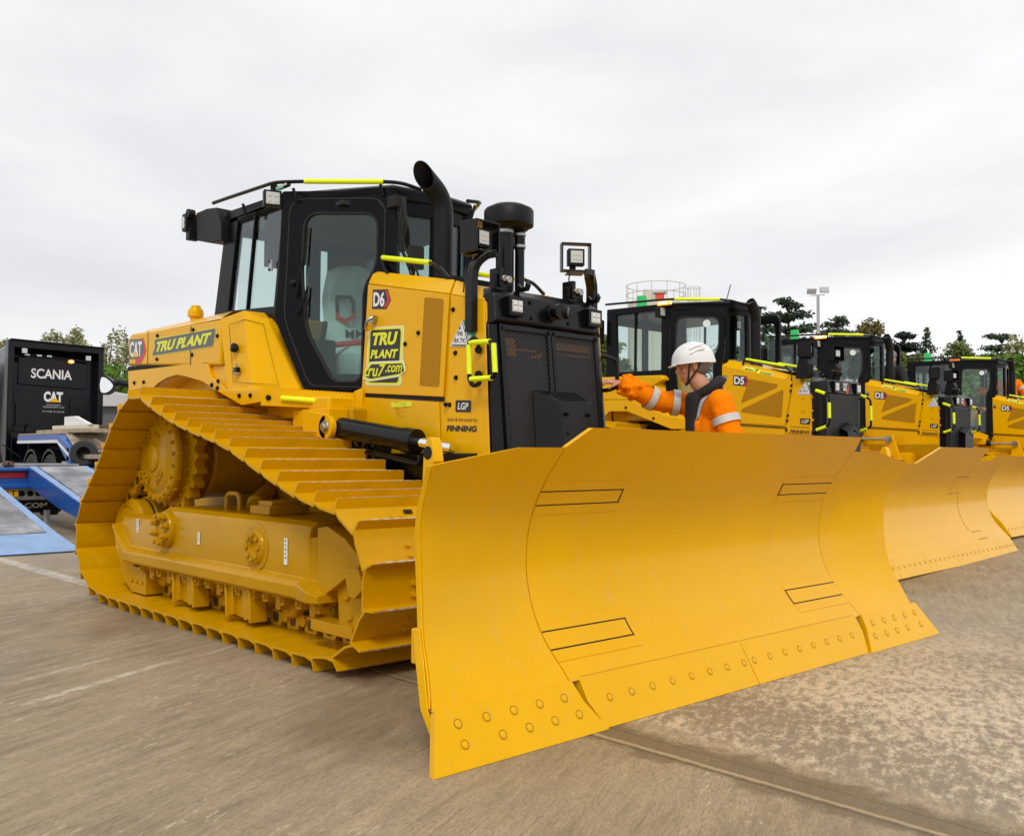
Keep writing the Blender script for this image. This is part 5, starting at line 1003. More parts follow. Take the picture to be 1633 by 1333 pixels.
b = MB(); b.mt(0).bx(1.38,1.48,-.20,-.05,2.10,2.2); b.tube(rpath([(1.3,.05,2.1),(1.3,.05,2.22),(1.3,.3,2.22),(1.3,.3,2.1)],.05),.012,8); b.mt(1).cyl((1.45,-.15,2.2),(1.45,-.15,2.25),.03,10); b.build('hydraulic_valve',['black','steel'],D5)
# exhaust
b = MB(); e5 = V(.63,-.10,2.25); b.tube([e5,e5+V(0,0,.66)]+[e5+V(0,0,.66)+V(0,-.22*(1-math.cos(k/8*1.1)),.22*math.sin(k/8*1.1)) for k in range(1,9)],.062,20,False); b.tube([e5+V(0,-.12,.855),e5+V(0,-.05,.76),e5+V(0,0,.6)],.056,20); b.cyl(e5+V(0,0,.02),e5+V(0,0,.12),.10,18,.07); b.build('exhaust_stack','black_matte',D5)
b = MB(); b.prism([(.45,-.34,2.30),(1.45,-.34,2.13),(1.45,.34,2.13),(.45,.34,2.30)],V(0,0,.02)); b.build('hood_top_plate','black_matte',h5)
# cab
RT5 = 3.125
xy5 = [(-1.28,-.78),(-.24,-.78),(.43,-.36),(.48,0),(.43,.36),(-.24,.78),(-1.28,.78)]
b = MB(); b.loft([[(x,y*.97,RT5-.10) for x,y in xy5],[(x,y,RT5-.05) for x,y in xy5],[(x,y,RT5-.01) for x,y in xy5],[(x*.97+.02,y*.94,RT5+.01) for x,y in xy5]]); cr5 = b.build('cab_roof','cab_black',D5,.01)
b = MB(); b.prism([(-1.25,-.75,1.5),(-.24,-.75,1.5),(.35,-.40,1.5),(.35,.40,1.5),(-.24,.75,1.5),(-1.25,.75,1.5)],V(0,0,.06)); b.bx(.36,.42,-.33,.33,1.5,2.05); b.build('cab_floor','cab_black',D5)
for sg in (-1,1):
    f = (lambda ps: [V(p) for p in ps]) if sg < 0 else (lambda ps: [V(mir(p)) for p in ps]); dn = V(DN.x,DN.y*(1 if sg<0 else -1),0)
    O = [(-0.252,-0.797,3.091),(0.416,-0.380,3.063),(0.415,-0.381,2.490),(0.401,-0.389,2.331),(0.399,-0.391,1.380),(-0.098,-0.701,1.380),(-0.252,-0.798,1.862),(-0.252,-0.798,2.508)]
    G = [(-0.137,-0.725,2.941),(0.317,-0.442,2.924),(0.310,-0.446,2.532),(0.257,-0.480,2.414),(0.241,-0.489,1.459),(0.016,-0.630,1.460),(-0.118,-0.713,1.861),(-0.151,-0.734,2.505)]
    Rd = [.10,.10,.06,.07,.06,.05,.08,.08]
    if sg < 0:
        b = MB(); b.ring(rnd(f(O),[.02]*8,5),rnd([lerp(a_,c_,.35) for a_,c_ in zip(f(O),f(G))],Rd,5),dn*-.06); b.build('cab_wall','cab_black',D5,.004)
        b = MB(); b.ring([p+dn*.01 for p in rnd([lerp(a_,c_,.38) for a_,c_ in zip(f(O),f(G))],Rd,5)],[p+dn*.01 for p in rnd(f(G),Rd,5)],dn*-.04); dr = b.build('door','cab_black',D5,.004)
        b = MB(); q = [p+dn*.012 for p in rnd(f(G),Rd,5)]; b.tube(q+[q[0]],.009,6); b.build('door_seal','rubber',dr)
        b = MB(); b.prism([p-dn*.01 for p in rnd(f(G),Rd,5)],dn*.005); b.build('door_glass','glass_clear',dr)
        b = MB(); b.lathe(V((0.185,-0.525,2.848))+dn*.0,dn,[(.048,0),(.048,.004),(0,.004)],20); b.build('window_sticker','plastic_sheet',dr)
    else:   # far door swung open, standing out past the exhaust
        hx_, hy_ = .50, .62; b = MB()
        o4 = [V(-.37,1.10,1.55),V(.27,1.10,1.55),V(.27,1.10,RT5-.0),V(-.37,1.10,RT5-.0)]; i4 = [lerp(p,sum(o4,V(0,0,0))/4,.2) for p in o4]
        i4 = [o4[0]+(o4[1]-o4[0])*.11+V(0,0,.1),o4[1]-(o4[1]-o4[0])*.11+V(0,0,.1),o4[2]-(o4[1]-o4[0])*.11-V(0,0,.12),o4[3]+(o4[1]-o4[0])*.11-V(0,0,.12)]
        nn = (o4[1]-o4[0]).cross(V(0,0,1)).normalized(); b.ring(rnd(o4,.1,5),rnd(i4,.08,5),nn*.05); dr = b.build('open_door','cab_black',D5,.005)
        b = MB(); b.prism([p+nn*.02 for p in rnd(i4,.08,5)],nn*.005); b.build('door_glass','glass_clear',dr)
        b = MB(); c_ = o4[1]+V(-.06,.02,.75); b.box(c_,(.10,.16,.22)); b.tube([c_,c_+V(.08,-.05,-.2)],.015,8); b.build('mirror','black_matte',dr,.02)
    O = f([(-1.263,-0.790,3.152),(-0.237,-0.790,3.123),(-0.258,-0.790,2.185),(-1.284,-0.790,2.218)]); G = f([(-1.106,-0.790,3.067),(-0.328,-0.790,3.051),(-0.339,-0.790,2.271),(-1.082,-0.790,2.283)])
    b = MB(); b.ring(O,G,V(0,-sg*.05,0)); sw = b.build('window_frame','cab_black',D5,.004)
    b = MB(); b.prism([p+V(0,-sg*.02,0) for p in G],V(0,-sg*.005,0)); b.build('side_window','glass_clear',sw)
    a_, c_ = f([(-0.767,-0.790,3.065),(-0.777,-0.790,2.281)]); b = MB(); b.prism([a_+V(-.012,0,0),a_+V(.012,0,0),c_+V(.012,0,0),c_+V(-.012,0,0)],V(0,-sg*.03,0)); b.build('window_divider','cab_black',sw)
    O = f([(.40,-.38,1.9),(.40,-.38,RT5-.05),(.47,0,RT5-.05),(.47,0,1.9)]); G = f([(.405,-.34,2.3),(.405,-.34,RT5-.16),(.465,-.05,RT5-.16),(.465,-.05,2.3)])
    b = MB(); b.ring(O,G,V(-.04,0,0)); b.build('windscreen_frame','cab_black',D5,.004); b = MB(); b.prism([p+V(-.02,0,0) for p in G],V(-.005,0,0)); b.build('windscreen','glass',D5)
    R_ = f([(-1.251,-0.830,3.216),(-0.348,-0.830,3.176),(-0.126,-0.779,3.168),(0.353,-0.479,3.143),(0.465,-0.410,3.126),(.60,-.16,3.06)])
    b = MB(); b.mt(0).tube(rpath(R_,.05),.015,8); b.mt(1).tube([R_[2],R_[3]],.021,10); b.build('roof_rail',['black','hi_yellow'],cr5)
    c_ = f([(-0.294,-0.860,3.008)])[0]; b = MB(); b.mt(0).box(c_,(.08,.12,.14)); b.mt(1).box(c_+V(.042,0,0),(.006,.09,.10)); b.build('flood_light',['black_matte','lens'],D5,.004)
    A_ = f([(-1.437,-0.950,1.917),(-0.772,-0.950,1.891),(-0.213,-0.900,2.136),(-0.248,-0.880,2.195),(-0.772,-0.950,2.205),(-1.671,-0.950,2.221)]); b = MB(); b.prism(A_,V(0,-sg*.3,0)); rb5 = b.build('rear_body','yellow',D5,.015)
    A_ = f([(-1.553,-0.950,1.917),(-0.750,-0.950,1.891),(-0.154,-0.950,1.677),(0.157,-0.950,1.622),(0.157,-0.950,1.498),(-0.056,-0.950,1.501),(-0.406,-0.950,1.620),(-0.771,-0.950,1.743),(-1.075,-0.950,1.752),(-1.209,-0.950,1.655),(-1.552,-0.950,1.629)]); b = MB(); b.prism(A_,V(0,-sg*.03,0)); fe5 = b.build('fender','yellow',D5,.004)
    A1,B1,C1,A0,B0,C0 = f([(-0.740,-0.950,2.203),(-0.395,-0.900,2.186),(-0.352,-0.800,2.182),(-0.740,-0.950,1.874),(-0.213,-0.900,1.664),(-0.030,-0.700,1.634)]); b = MB(); ii = V(0,-sg*.25,0); b.add([A1,B1,C1,C0,B0,A0]+[p+ii for p in (A1,B1,C1,C0,B0,A0)],[(0,1,4,5),(1,2,3,4),(6,7,1,0),(7,8,2,1),(8,9,3,2)]); b.build('filter_housing','yellow',D5,.003)
    b = MB(); rb_ = f([(0.157,-0.950,1.498),(0.433,-0.372,1.428),(0.433,-0.372,1.506),(0.157,-0.950,1.622)]); b.prism(rb_,V(0,-sg*.04,0)); b.loft([[rb_[3],rb_[2]],[rb_[3]+V(0,-sg*.3,0),rb_[2]+V(0,-sg*.1,0)]],False,False); b.build('fender_rail','yellow',D5)
    for p in ((-1.204,-0.955,1.714),(-0.789,-0.955,1.793),(-0.331,-0.955,1.642)): b = MB(); b.bolt(f([p])[0],(0,sg,0),.013,.012); b.build('fender_bolt','black',fe5)
    b = MB(); c_ = f([(-1.349,-0.860,2.844)])[0]; b.box(c_,(.10,.14,.34)); b.build('mirror','black_matte',D5,.02)
    # lift cylinder and hose cover
    yk = -.62; a_, b_, c_ = f([(-.30,yk,1.44),(.38,yk,1.38),(.85,yk,1.37)]); b = MB(); b.mt(0).cyl(a_,b_,.05,20); b.prism(f([(-.28,yk+.02,1.66),(.38,yk+.02,1.60),(.40,yk+.02,1.45),(.33,yk+.02,1.40),(-.28,yk+.02,1.45)]),V(0,-sg*.10,0)); b.mt(1).cyl(b_,c_,.025,14); b.lathe(c_+V(0,sg*.03,0),(0,sg,0),[(.06,0),(.06,.02),(0,.025)],14); b.build('lift_cylinder',['black','steel'],D5)
    b = MB(); b.prism(f([(.80,yk,1.43),(.90,yk,1.43),(1.15,yk,.75),(.70,yk,.75)]),V(0,-sg*.06,0)); b.build('cylinder_bracket','yellow',D5,.006)
    b = MB(); b.bx(-.4,1.2,sg*.45,sg*.60,.85,1.15); b.bx(.3,.9,sg*.6,sg*.75,1.0,1.12); b.build('frame_step','yellow',D5,.006)
b = MB(); b.bx(-1.26,-1.22,-.7,.7,1.5,2.2); b.bx(-1.26,-1.22,-.7,.7,2.95,3.03); b.bx(-1.26,-1.22,-.05,.05,2.2,3.0); rb_ = b.build('rear_bulkhead','cab_black',D5); b = MB(); b.bx(-1.25,-1.243,-.7,.7,2.2,2.95); b.build('rear_window','glass_clear',rb_)
b = MB(); b.bx(-1.6,-.3,-.70,.70,1.62,2.22); b.bx(-1.3,.3,-.72,.72,1.35,1.5); b.build('rear_deck','yellow',D5,.03)
b = MB(); cover(b,.02,.58,-.52,1.80,2.62,.14); b.loft([[(-.65,-.27,1.75),(-.15,-.27,1.75),(-.15,.27,1.75),(-.65,.27,1.75)],[(-.66,-.29,1.92),(-.12,-.29,1.90),(-.12,.29,1.90),(-.66,.29,1.92)]]); b.build('seat_cover','plastic_sheet',D5,0,60)
b = MB(); b.bx(-.6,-.2,-.2,.2,1.56,1.75); b.bx(.05,.3,-.25,.25,1.56,2.05); b.bx(-.8,-.3,-.6,-.4,1.56,2.0); b.build('console','seat_dark',D5,.02)
pb = V((-0.310,-0.669,3.120)); b = MB(); b.mt(0).box((-.235,-.83,3.085),(.18,.05,.03)); b.build('beacon_bracket','black',cr5); b = MB(); b.mt(0).box(V(-.225,-.865,3.115),(.20,.05,.045)); am5 = b.build('beacon','amber_lit',cr5,.008); b = MB(); b.box(V(-.225,-.892,3.115),(.13,.004,.022)); b.box(V(-.124,-.865,3.115),(.004,.035,.022)); b.build('beacon_lens','amber_core',am5)
gq = V((-1.015,-0.350,3.330)); b = MB(); b.mt(0).cyl((gq.x,gq.y,3.10),(gq.x,gq.y,3.15),.08,18); b.mt(1).lathe((gq.x,gq.y,3.15),(0,0,1),[(.074,0),(.074,.15),(.066,.21),(0,.215)],20); b.build('green_beacon',['black','green_lens'],cr5)
b = MB(); b.tube([(.30,-.30,3.10),(.33,-.28,3.2),(.36,-.25,3.36)],.006,6); b.build('aerial','black',cr5)
D5.location = (0,6.2,.03); D5.rotation_euler = (0,0,0)
GRP = 'yellow bulldozers parked side by side'
tag(D5,'smaller yellow bulldozer directly behind the man in the white helmet','bulldozer',GRP)
D5b = copy_tree(D5); D5b.location = (-.732,11.43,.12); tag(D5b,'third bulldozer of the row, with a man in a patterned cap beside its cab')
D5c = copy_tree(D5); D5c.location = (-.664,16.8,.11); tag(D5c,'farthest bulldozer of the row, cut off by the right edge of the photo')
# the farthest machine has no amber lamp lit
for ch in D5c.children:
    if ch.name.startswith('cab_roof'):
        for g_ in list(ch.children):
            if g_.name.startswith('beacon') and not g_.name.startswith('beacon_bracket'):
                for l_ in list(g_.children): bpy.data.objects.remove(l_)
                g_.data = g_.data.copy(); g_.data.materials.clear(); g_.data.materials.append(M['amber_lens'])
mat('mirror_face',(.8,.82,.84),.04,1)
# ================================================================ PEOPLE
def capsule(b, p, q, r0, r1, n=14, sq=1.0, axis=None):
    p, q = V(p), V(q); d = (q-p); L_ = d.length; t = d.normalized() if L_ > 1e-6 else V(0,0,1)
    u = V(axis) if axis else t.orthogonal(); u = (u-t*u.dot(t)).normalized(); w_ = t.cross(u); rings = []
    for k in range(5): a_ = -math.pi/2+k*math.pi/8+.02; rings.append((p+t*r0*math.sin(a_), r0*math.cos(a_)))
    for k in range(5): a_ = k*math.pi/8-.02; rings.append((q+t*r1*math.sin(a_), r1*max(math.cos(a_),.02)))
    b.loft([[c+(u*math.cos(j*2*math.pi/n)+w_*math.sin(j*2*math.pi/n)*sq)*r for j in range(n)] for c,r in rings]); return b
def ellip(b, c, r, n=16, rot=None):
    rings = []
    for k in range(1,12):
        a_ = -math.pi/2+k*math.pi/12; rings.append([V(c)+(rot or Matrix.Identity(3))@V(r[0]*math.cos(a_)*math.cos(j*2*math.pi/n),r[1]*math.cos(a_)*math.sin(j*2*math.pi/n),r[2]*math.sin(a_)) for j in range(n)])
    b.loft(rings)
def remesh(o, vox, sm=4):
    m_ = o.modifiers.new('remesh','REMESH'); m_.mode = 'VOXEL'; m_.voxel_size = vox; m_.use_smooth_shade = True
    m_ = o.modifiers.new('smooth','SMOOTH'); m_.iterations = sm; m_.factor = .5
def hand(b, w, d, up, side, curl=.9, s=1.0):
    # palm, four bent fingers of different length, thumb from the side of the palm
    w, d, up = V(w), V(d).normalized(), V(up).normalized(); a_ = d.cross(up).normalized()*side; up = a_.cross(d).normalized()*side
    pe = w+d*.085*s
    for o_ in (-.028,-.010,.010,.028): capsule(b, w+a_*o_*.7*s, pe+a_*o_*s, .0145*s, .0125*s, 8)
    for i,(o_,ln) in enumerate(((-.032,.062),(-.011,.072),(.011,.078),(.032,.070))):
        p = pe+a_*o_*s; c_ = curl*(1+.08*i); q = p
        for j,fr_ in enumerate((.45,.32,.27)):
            an = c_*(j+1)*.55; nq = q+(d*math.cos(an)-up*math.sin(an))*ln*fr_*s*1.05; capsule(b, q, nq, (.0098-.001*j)*s, (.009-.001*j)*s, 8); q = nq
    t0 = w+a_*.030*s+d*.02*s; t1 = t0+(a_*.75+d*.6-up*.25).normalized()*.038*s; t2 = t1+(d*.8+a_*.1-up*.6).normalized()*.036*s
    capsule(b, t0, t1, .014*s, .011*s, 8); capsule(b, t1, t2, .0105*s, .0085*s, 8)
def head(b, c, yaw=0, pitch=0):
    Rm = Matrix.Rotation(yaw,3,'Z')@Matrix.Rotation(pitch,3,'Y'); T = lambda x,y,z: V(c)+Rm@V(x,y,z)
    ellip(b, T(-.01,0,.025), (.098,.078,.105), 20, Rm); ellip(b, T(.028,0,-.045), (.068,.058,.072), 16, Rm); ellip(b, T(.058,0,-.092), (.028,.030,.024), 12, Rm)
    capsule(b, T(.088,0,.012), T(.108,0,-.030), .010, .0145); ellip(b, T(.103,0,-.033), (.014,.018,.010), 10, Rm)
    for s_ in (-1,1):
        ellip(b, T(.078,s_*.032,.012), (.016,.016,.010), 10, Rm); ellip(b, T(-.005,s_*.078,-.008), (.020,.010,.034), 10, Rm); capsule(b, T(.088,s_*.012,.030), T(.076,s_*.050,.030), .009, .007); ellip(b, T(.062,s_*.045,-.03), (.02,.016,.022), 10, Rm)
    ellip(b, T(.088,0,-.062), (.012,.024,.007), 10, Rm); ellip(b, T(.085,0,-.073), (.012,.020,.007), 10, Rm)
    return T
def person(loc, rz, J, label, group=None, coat='orange_cloth', legs='navy_cloth', hat='white', vox=.008, bands=True, hood=True, cap=False, brd=False):
    P = empty('person', loc, (0,0,rz)); tag(P, label, 'person', group)
    g = lambda k: V(J[k])
    b = MB(); T = head(b, J['head'], J.get('yaw',0), J.get('pitch',0))
    capsule(b, g('neck'), V(J['head'])+V(.0,0,-.06), .062, .056); 
    capsule(b, g('hip'), g('chest'), .13, .14, 16, .8, (0,1,0)); capsule(b, g('chest'), g('neck'), .12, .06)
    for s_,k in ((1,'L'),(-1,'R')):
        capsule(b, g('sh'+k), g('el'+k), .052, .042); capsule(b, g('el'+k), g('wr'+k), .040, .027); capsule(b, g('hip')+V(0,s_*.09,-.02), g('kn'+k), .08, .055); capsule(b, g('kn'+k), g('an'+k), .052, .035); capsule(b, g('an'+k)+V(-.02,0,-.03), g('an'+k)+V(.14,0,-.045), .035, .03)
        capsule(b, g('chest')+V(0,s_*.05,.08), g('sh'+k), .08, .06)
        d_ = V(J.get('hd'+k, g('wr'+k)-g('el'+k))); hand(b, g('wr'+k)+d_.normalized()*.012, d_, J.get('up'+k,(0,0,1)), s_, J.get('curl'+k,.7))
    body = b.build('body','skin',P,recalc=True); remesh(body, vox*.75, 3)
    # jacket
    b = MB(); capsule(b, g('hip')+V(0,0,-.06), g('chest'), .185, .195, 18, .74, (0,1,0)); capsule(b, g('chest'), g('neck')+V(-.01,0,-.05), .185, .10, 18, .85, (0,1,0))
    for s_,k in ((1,'L'),(-1,'R')):
        capsule(b, g('chest')+V(0,s_*.07,.08), g('sh'+k), .11, .085); capsule(b, g('sh'+k), g('el'+k), .083, .072); capsule(b, g('el'+k), g('wr'+k)-(g('wr'+k)-g('el'+k)).normalized()*.03, .072, .058)
    rr = random.Random(7)
    for k_ in range(60):   # folds in the cloth
        s_ = rr.choice('LR'); a_, c_ = (('sh','el') if rr.random() < .5 else ('el','wr')); p = lerp(g(a_+s_),g(c_+s_),rr.random()); d_ = (g(c_+s_)-g(a_+s_)).normalized(); o_ = d_.cross(V(rr.random()-.5,rr.random()-.5,rr.random()-.5)).normalized(); capsule(b, p+o_*.066, p+o_*.045+d_.cross(o_)*.06+d_*.03, .022, .012, 8)
    for k_ in range(24): a_ = rr.random()*6.28; z_ = rr.random(); p = lerp(g('hip'),g('chest'),z_)+V(math.cos(a_)*.125,math.sin(a_)*.165,0); capsule(b, p, p+V(.02,.03,.13), .030, .016, 8)
    jk = b.build('jacket',coat,P); remesh(jk, vox, 3)
    b = MB()
    for s_,k in ((1,'L'),(-1,'R')): capsule(b, g('hip')+V(0,s_*.085,-.02), g('kn'+k), .115, .085); capsule(b, g('kn'+k), g('an'+k)+V(0,0,.02), .085, .075)
    capsule(b, g('hip')+V(0,-.05,.02), g('hip')+V(0,.05,.02), .12, .12); tr = b.build('trousers',legs,P); remesh(tr, .014, 3)
    for s_,k in ((1,'L'),(-1,'R')):
        b = MB(); a_ = g('an'+k); capsule(b, a_+V(-.03,0,-.03), a_+V(.15,0,-.05), .055, .045); capsule(b, a_+V(-.01,0,.1), a_+V(-.01,0,-.02), .06, .055); o = b.build('boot','black_cloth',P); remesh(o, .012, 2)
    if bands:
        def band(p, d_, r, w_, sq=1.0, ax=None):
            t = V(d_).normalized(); u = V(ax) if ax else t.orthogonal(); u = (u-t*u.dot(t)).normalized(); v_ = t.cross(u); b = MB()
            b.loft([[V(p)+t*h+(u*math.cos(j*math.pi/14)+v_*math.sin(j*math.pi/14)*sq)*r for j in range(28)] for h in (-w_/2,0,w_/2)],False,True); return b.build('reflective_band','reflective',P)
        for k in 'LR':
            for a_,c_,t_,r in (('sh','el',.45,.0875),('el','wr',.12,.0800)): band(lerp(g(a_+k),g(c_+k),t_), g(c_+k)-g(a_+k), r+.004, .05)
        ax = g('chest')-g('hip')
        for t_,r in ((.05,.191),(.62,.197)): band(lerp(g('hip'),g('chest'),t_), ax, r+.002, .05, .76, (0,1,0))
        for s_ in (-1,1):   # braces over the shoulders
            pth = [lerp(g('hip'),g('chest'),.62)+V(.142,s_*.10,0), g('chest')+V(.145,s_*.10,.06), lerp(g('chest'),g('neck'),.55)+V(.09,s_*.11,.035), lerp(g('chest'),g('neck'),.7)+V(-.02,s_*.115,.05), g('chest')+V(-.15,s_*.10,.08), lerp(g('hip'),g('chest'),.62)+V(-.150,s_*.10,0)]
            Q = rpath(pth,.08,4); b = MB(); b.loft([[q+V(0,-.024,0) for q in Q],[q+V(0,.024,0) for q in Q]],False,False); o = b.build('reflective_band','reflective',P); sh = o.modifiers.new('wrap','SHRINKWRAP'); sh.target = jk; sh.offset = .006; sh.wrap_method = 'NEAREST_SURFACEPOINT'; sh.wrap_mode = 'OUTSIDE_SURFACE'
    if hood:
        b = MB(); n_ = g('neck'); b.tube([n_+V(math.cos(a_)*.085-.02,math.sin(a_)*.092,.055*(-math.cos(a_))+.01) for a_ in [k*2*math.pi/18 for k in range(19)]],[.036]*19,10); capsule(b, n_+V(-.07,0,.0), n_+V(-.11,0,-.08), .055, .045); capsule(b, n_+V(.085,0,-.06), g('hip')+V(.155,0,.05), .050, .050, 12); capsule(b, n_+V(.07,.05,-.06), g('chest')+V(.145,.045,-.02), .045, .045); o = b.build('hood','black_cloth',P); remesh(o,.010,3)
    if cap:
        b = MB(); ellip(b, T(-.012,0,.062), (.110,.090,.085), 20); capsule(b, T(.07,0,.052), T(.135,0,.040), .055, .050, 12, .25, (0,1,0)); o = b.build('patterned_cap','camo',P); remesh(o,.009,2)
    else:
        b = MB(); Rm = Matrix.Rotation(J.get('yaw',0),3,'Z')@Matrix.Rotation(J.get('pitch',0),3,'Y'); rings = []
        for k in range(13):
            a_ = k/12*math.pi/2*.98; ring = []
            for j in range(32):
                t = j*2*math.pi/32; x = math.cos(t)*.142*math.cos(a_)*(1+.02*math.cos(t*2)); y = math.sin(t)*.115*math.cos(a_); z = .125*math.sin(a_)+.035
                if k == 0: x *= 1.03; y *= 1.03; z -= .012+.022*max(0,-math.cos(t))+.012*abs(math.sin(t))
                ring.append(T(x-.012,y,z))
            rings.append(ring)
        in_ = [[T(0,0,.07)+(p-T(0,0,.07))*.95 for p in r_] for r_ in rings[::-1]]
        b.loft(rings); b.loft([rings[0],in_[-1]],False); 
        b.loft([[T(.115,y,.026+.0*y) for y in (-.09,-.05,0,.05,.09)],[T(x,y,.016) for x,y in ((.125,-.075),(.155,-.04),(.165,0),(.155,.04),(.125,.075))],[T(x,y,.010) for x,y in ((.125,-.075),(.155,-.04),(.165,0),(.155,.04),(.125,.075))],[T(.115,y,.018) for y in (-.09,-.05,0,.05,.09)]],True,False)
        for s_ in (-1,1):
            for h_ in (0,1): b.tube([T(.02-.05*k_,s_*(.112-.010*h_-.004*k_),.075+.03*h_+.022*math.sin(k_*.9)) for k_ in range(3)],.006,6)
        hh = b.build('hard_hat',hat,P)
        b = MB()
        for s_ in (-1,1):
            b.tube([T(.03,s_*.092,.02),T(.045,s_*.072,-.05),T(.055,s_*.035,-.115)],.006,6); b.tube([T(-.05,s_*.088,.02),T(0,s_*.076,-.05),T(.055,s_*.035,-.115)],.006,6)
        b.tube([T(.055,-.035,-.115),T(.062,0,-.122),T(.055,.035,-.115)],.008,6); b.build('chin_strap','rubber',hh)
        b = MB(); 
        for s_ in (-1,1): b.tube([T(.098,s_*.014,.014),T(.090,s_*.052,.014),T(.01,s_*.082,.012)],.003,5)
        b.build('glasses','rubber',P)
    b = MB(); ellip(b, T(-.035,0,.0), (.085,.083,.075), 18); o = b.build('hair','hair',P)
    if brd: b = MB(); ellip(b, T(.045,0,-.085), (.045,.048,.035), 14); b.build('beard','hair',P)
    return P
F1 = math.atan2(-.731,-.682)
person((3.53,.95,0), F1, dict(head=(.085,0,1.80), pitch=.16, neck=(.0,0,1.635), chest=(-.05,0,1.38), hip=(-.07,0,.99),
    shL=(-.06,.205,1.545), elL=(-.13,.27,1.27), wrL=(.02,.26,1.03), shR=(.05,-.19,1.545), elR=(.31,-.19,1.575), wrR=(.545,-.13,1.69), hdR=(1,-.10,.12), upR=(0,.35,1), curlR=.75, curlL=.7,
    knL=(-.02,.12,.52), anL=(-.10,.13,.10), knR=(.08,-.12,.52), anR=(.06,-.13,.10)), 'man in white helmet and orange jacket reaching one arm out to a black handle', None)
person((-.52,12.15,1.42), F1+1.5, dict(head=(.16,0,1.52), pitch=.5, neck=(.05,0,1.40), chest=(-.02,0,1.18), hip=(-.18,0,.86),
    shL=(.06,.19,1.33), elL=(.26,.20,1.10), wrL=(.45,.12,.98), shR=(.04,-.19,1.33), elR=(.22,-.22,1.10), wrR=(.40,-.14,.96), knL=(-.02,.10,.45), anL=(-.16,.11,.08), knR=(-.06,-.10,.45), anR=(-.18,-.11,.08)),
    'man in a dark jacket and patterned cap leaning beside a cab', None, 'black_cloth', 'black_cloth', vox=.012, bands=False, hood=False, cap=True)
person((-.38,17.42,1.44), math.atan2(-.75,.6), dict(head=(.03,0,1.60), pitch=.1, neck=(.0,0,1.45), chest=(-.02,0,1.20), hip=(-.04,0,.86),
    shL=(0,.20,1.36), elL=(.05,.34,1.12), wrL=(.26,.30,1.02), shR=(0,-.20,1.36), elR=(.02,-.42,1.14), wrR=(.15,-.62,1.20), knL=(.02,.10,.45), anL=(-.02,.11,.08), knR=(.02,-.10,.45), anR=(-.02,-.11,.08)),
    'bearded man in a yellow helmet and orange jacket behind the farthest cab', None, vox=.012, hat='hardhat_yellow', hood=False, brd=True)
# ================================================================ LORRIES AND TRAILERS ON THE LEFT
def wheel(root, c, r, w_, name='wheel', ax=(0,-1,0)):
    b = MB(); c = V(c); a_ = V(ax); b.lathe(c-a_*w_*.5,a_,[(r*.55,0),(r*.9,.0),(r,.04),(r,w_-.04),(r*.9,w_),(r*.62,w_)],32); t_ = b.build(name,'tyre',root)
    b = MB(); b.lathe(c-a_*w_*.2,a_,[(r*.6,w_*.5),(r*.58,w_*.65),(r*.45,w_*.55),(r*.4,w_*.3),(r*.2,w_*.3),(r*.18,w_*.6),(0,w_*.62)],24); b.build('rim','galv',t_); return t_
T1 = empty('lorry',(-20,2.95,0)); tag(T1,'black lorry seen from behind with white lettering on the back of its cab','lorry')
x0 = 0; W_ = 2.40
b = MB(); b.loft([[(x0,.06,.95),(x0,W_-.06,.95),(-2.2,W_,.95),(-2.2,0,.95)],[(x0,0,1.3),(x0,W_,1.3),(-2.2,W_,1.3),(-2.2,0,1.3)],[(x0,.02,3.95),(x0,W_-.02,3.95),(-2.2,W_-.02,3.75),(-2.2,.02,3.75)],[(x0-.08,.06,4.07),(x0-.08,W_-.06,4.07),(-2.1,W_-.1,3.85),(-2.1,.1,3.85)]]); cabT = b.build('lorry_cab','truck_black',T1,.04)
b = MB(); b.ring([(.0,-.02,.95),(.0,W_+.02,.95),(.0,W_+.02,4.12),(.0,-.02,4.14)],[(.0,.12,1.0),(.0,W_-.12,1.0),(.0,W_-.14,3.92),(.0,.14,3.94)],V(.30,0,0)); b.prism([(0,0,4.10),(.42,.0,4.12),(.42,W_,4.07),(0,W_,4.05)],V(0,0,.04)); b.build('air_deflector','truck_black',cabT,.02)
b = MB(); b.prism([(.005,.30,3.0),(.005,W_-.32,2.94),(.005,W_-.32,3.70),(.005,.30,3.75)],V(.03,0,0)); b.prism([(.005,.20,1.72),(.005,W_-.25,1.72),(.005,W_-.25,2.78),(.005,.20,2.82)],V(.025,0,0)); b.prism([(.03,1.62,1.8),(.03,2.05,1.8),(.03,2.05,2.7),(.03,1.62,2.7)],V(.04,0,0)); b.prism([(.03,.25,1.9),(.03,.60,1.9),(.03,.60,2.5),(.03,.25,2.5)],V(.04,0,0)); b.bx(.0,.12,.3,2.0,1.45,1.52); b.build('cab_back_panel','truck_black',cabT,.02)
def tt(name, txt, y0,y1,z0,z1, m_, x=.037, **k): b = MB(); b.text(txt,(x,y0,z0),(0,y1-y0,0),(0,0,z1-z0),**k); return b.build(name,m_,cabT,smooth=False,recalc=False)
tt('cab_lettering','SCANIA',.62,1.66,3.18,3.44,'decal_white',off=.02)
tt('cab_emblem','CAT',.95,1.44,2.56,2.84,'decal_white',off=.05)
b = MB(); b.prism([(.041,1.06,2.56),(.041,1.38,2.56),(.041,1.22,2.68)],V(.002,0,0)); b.build('emblem_triangle','cat_yellow',cabT)
tt('haulier_name','ASHCROFT',1.02,1.40,2.46,2.50,'reflective'); tt('haulier_name','TRANSPORT LTD',.93,1.48,2.40,2.44,'reflective'); tt('phone_number','01778 512316',.93,1.48,2.28,2.32,'reflective')
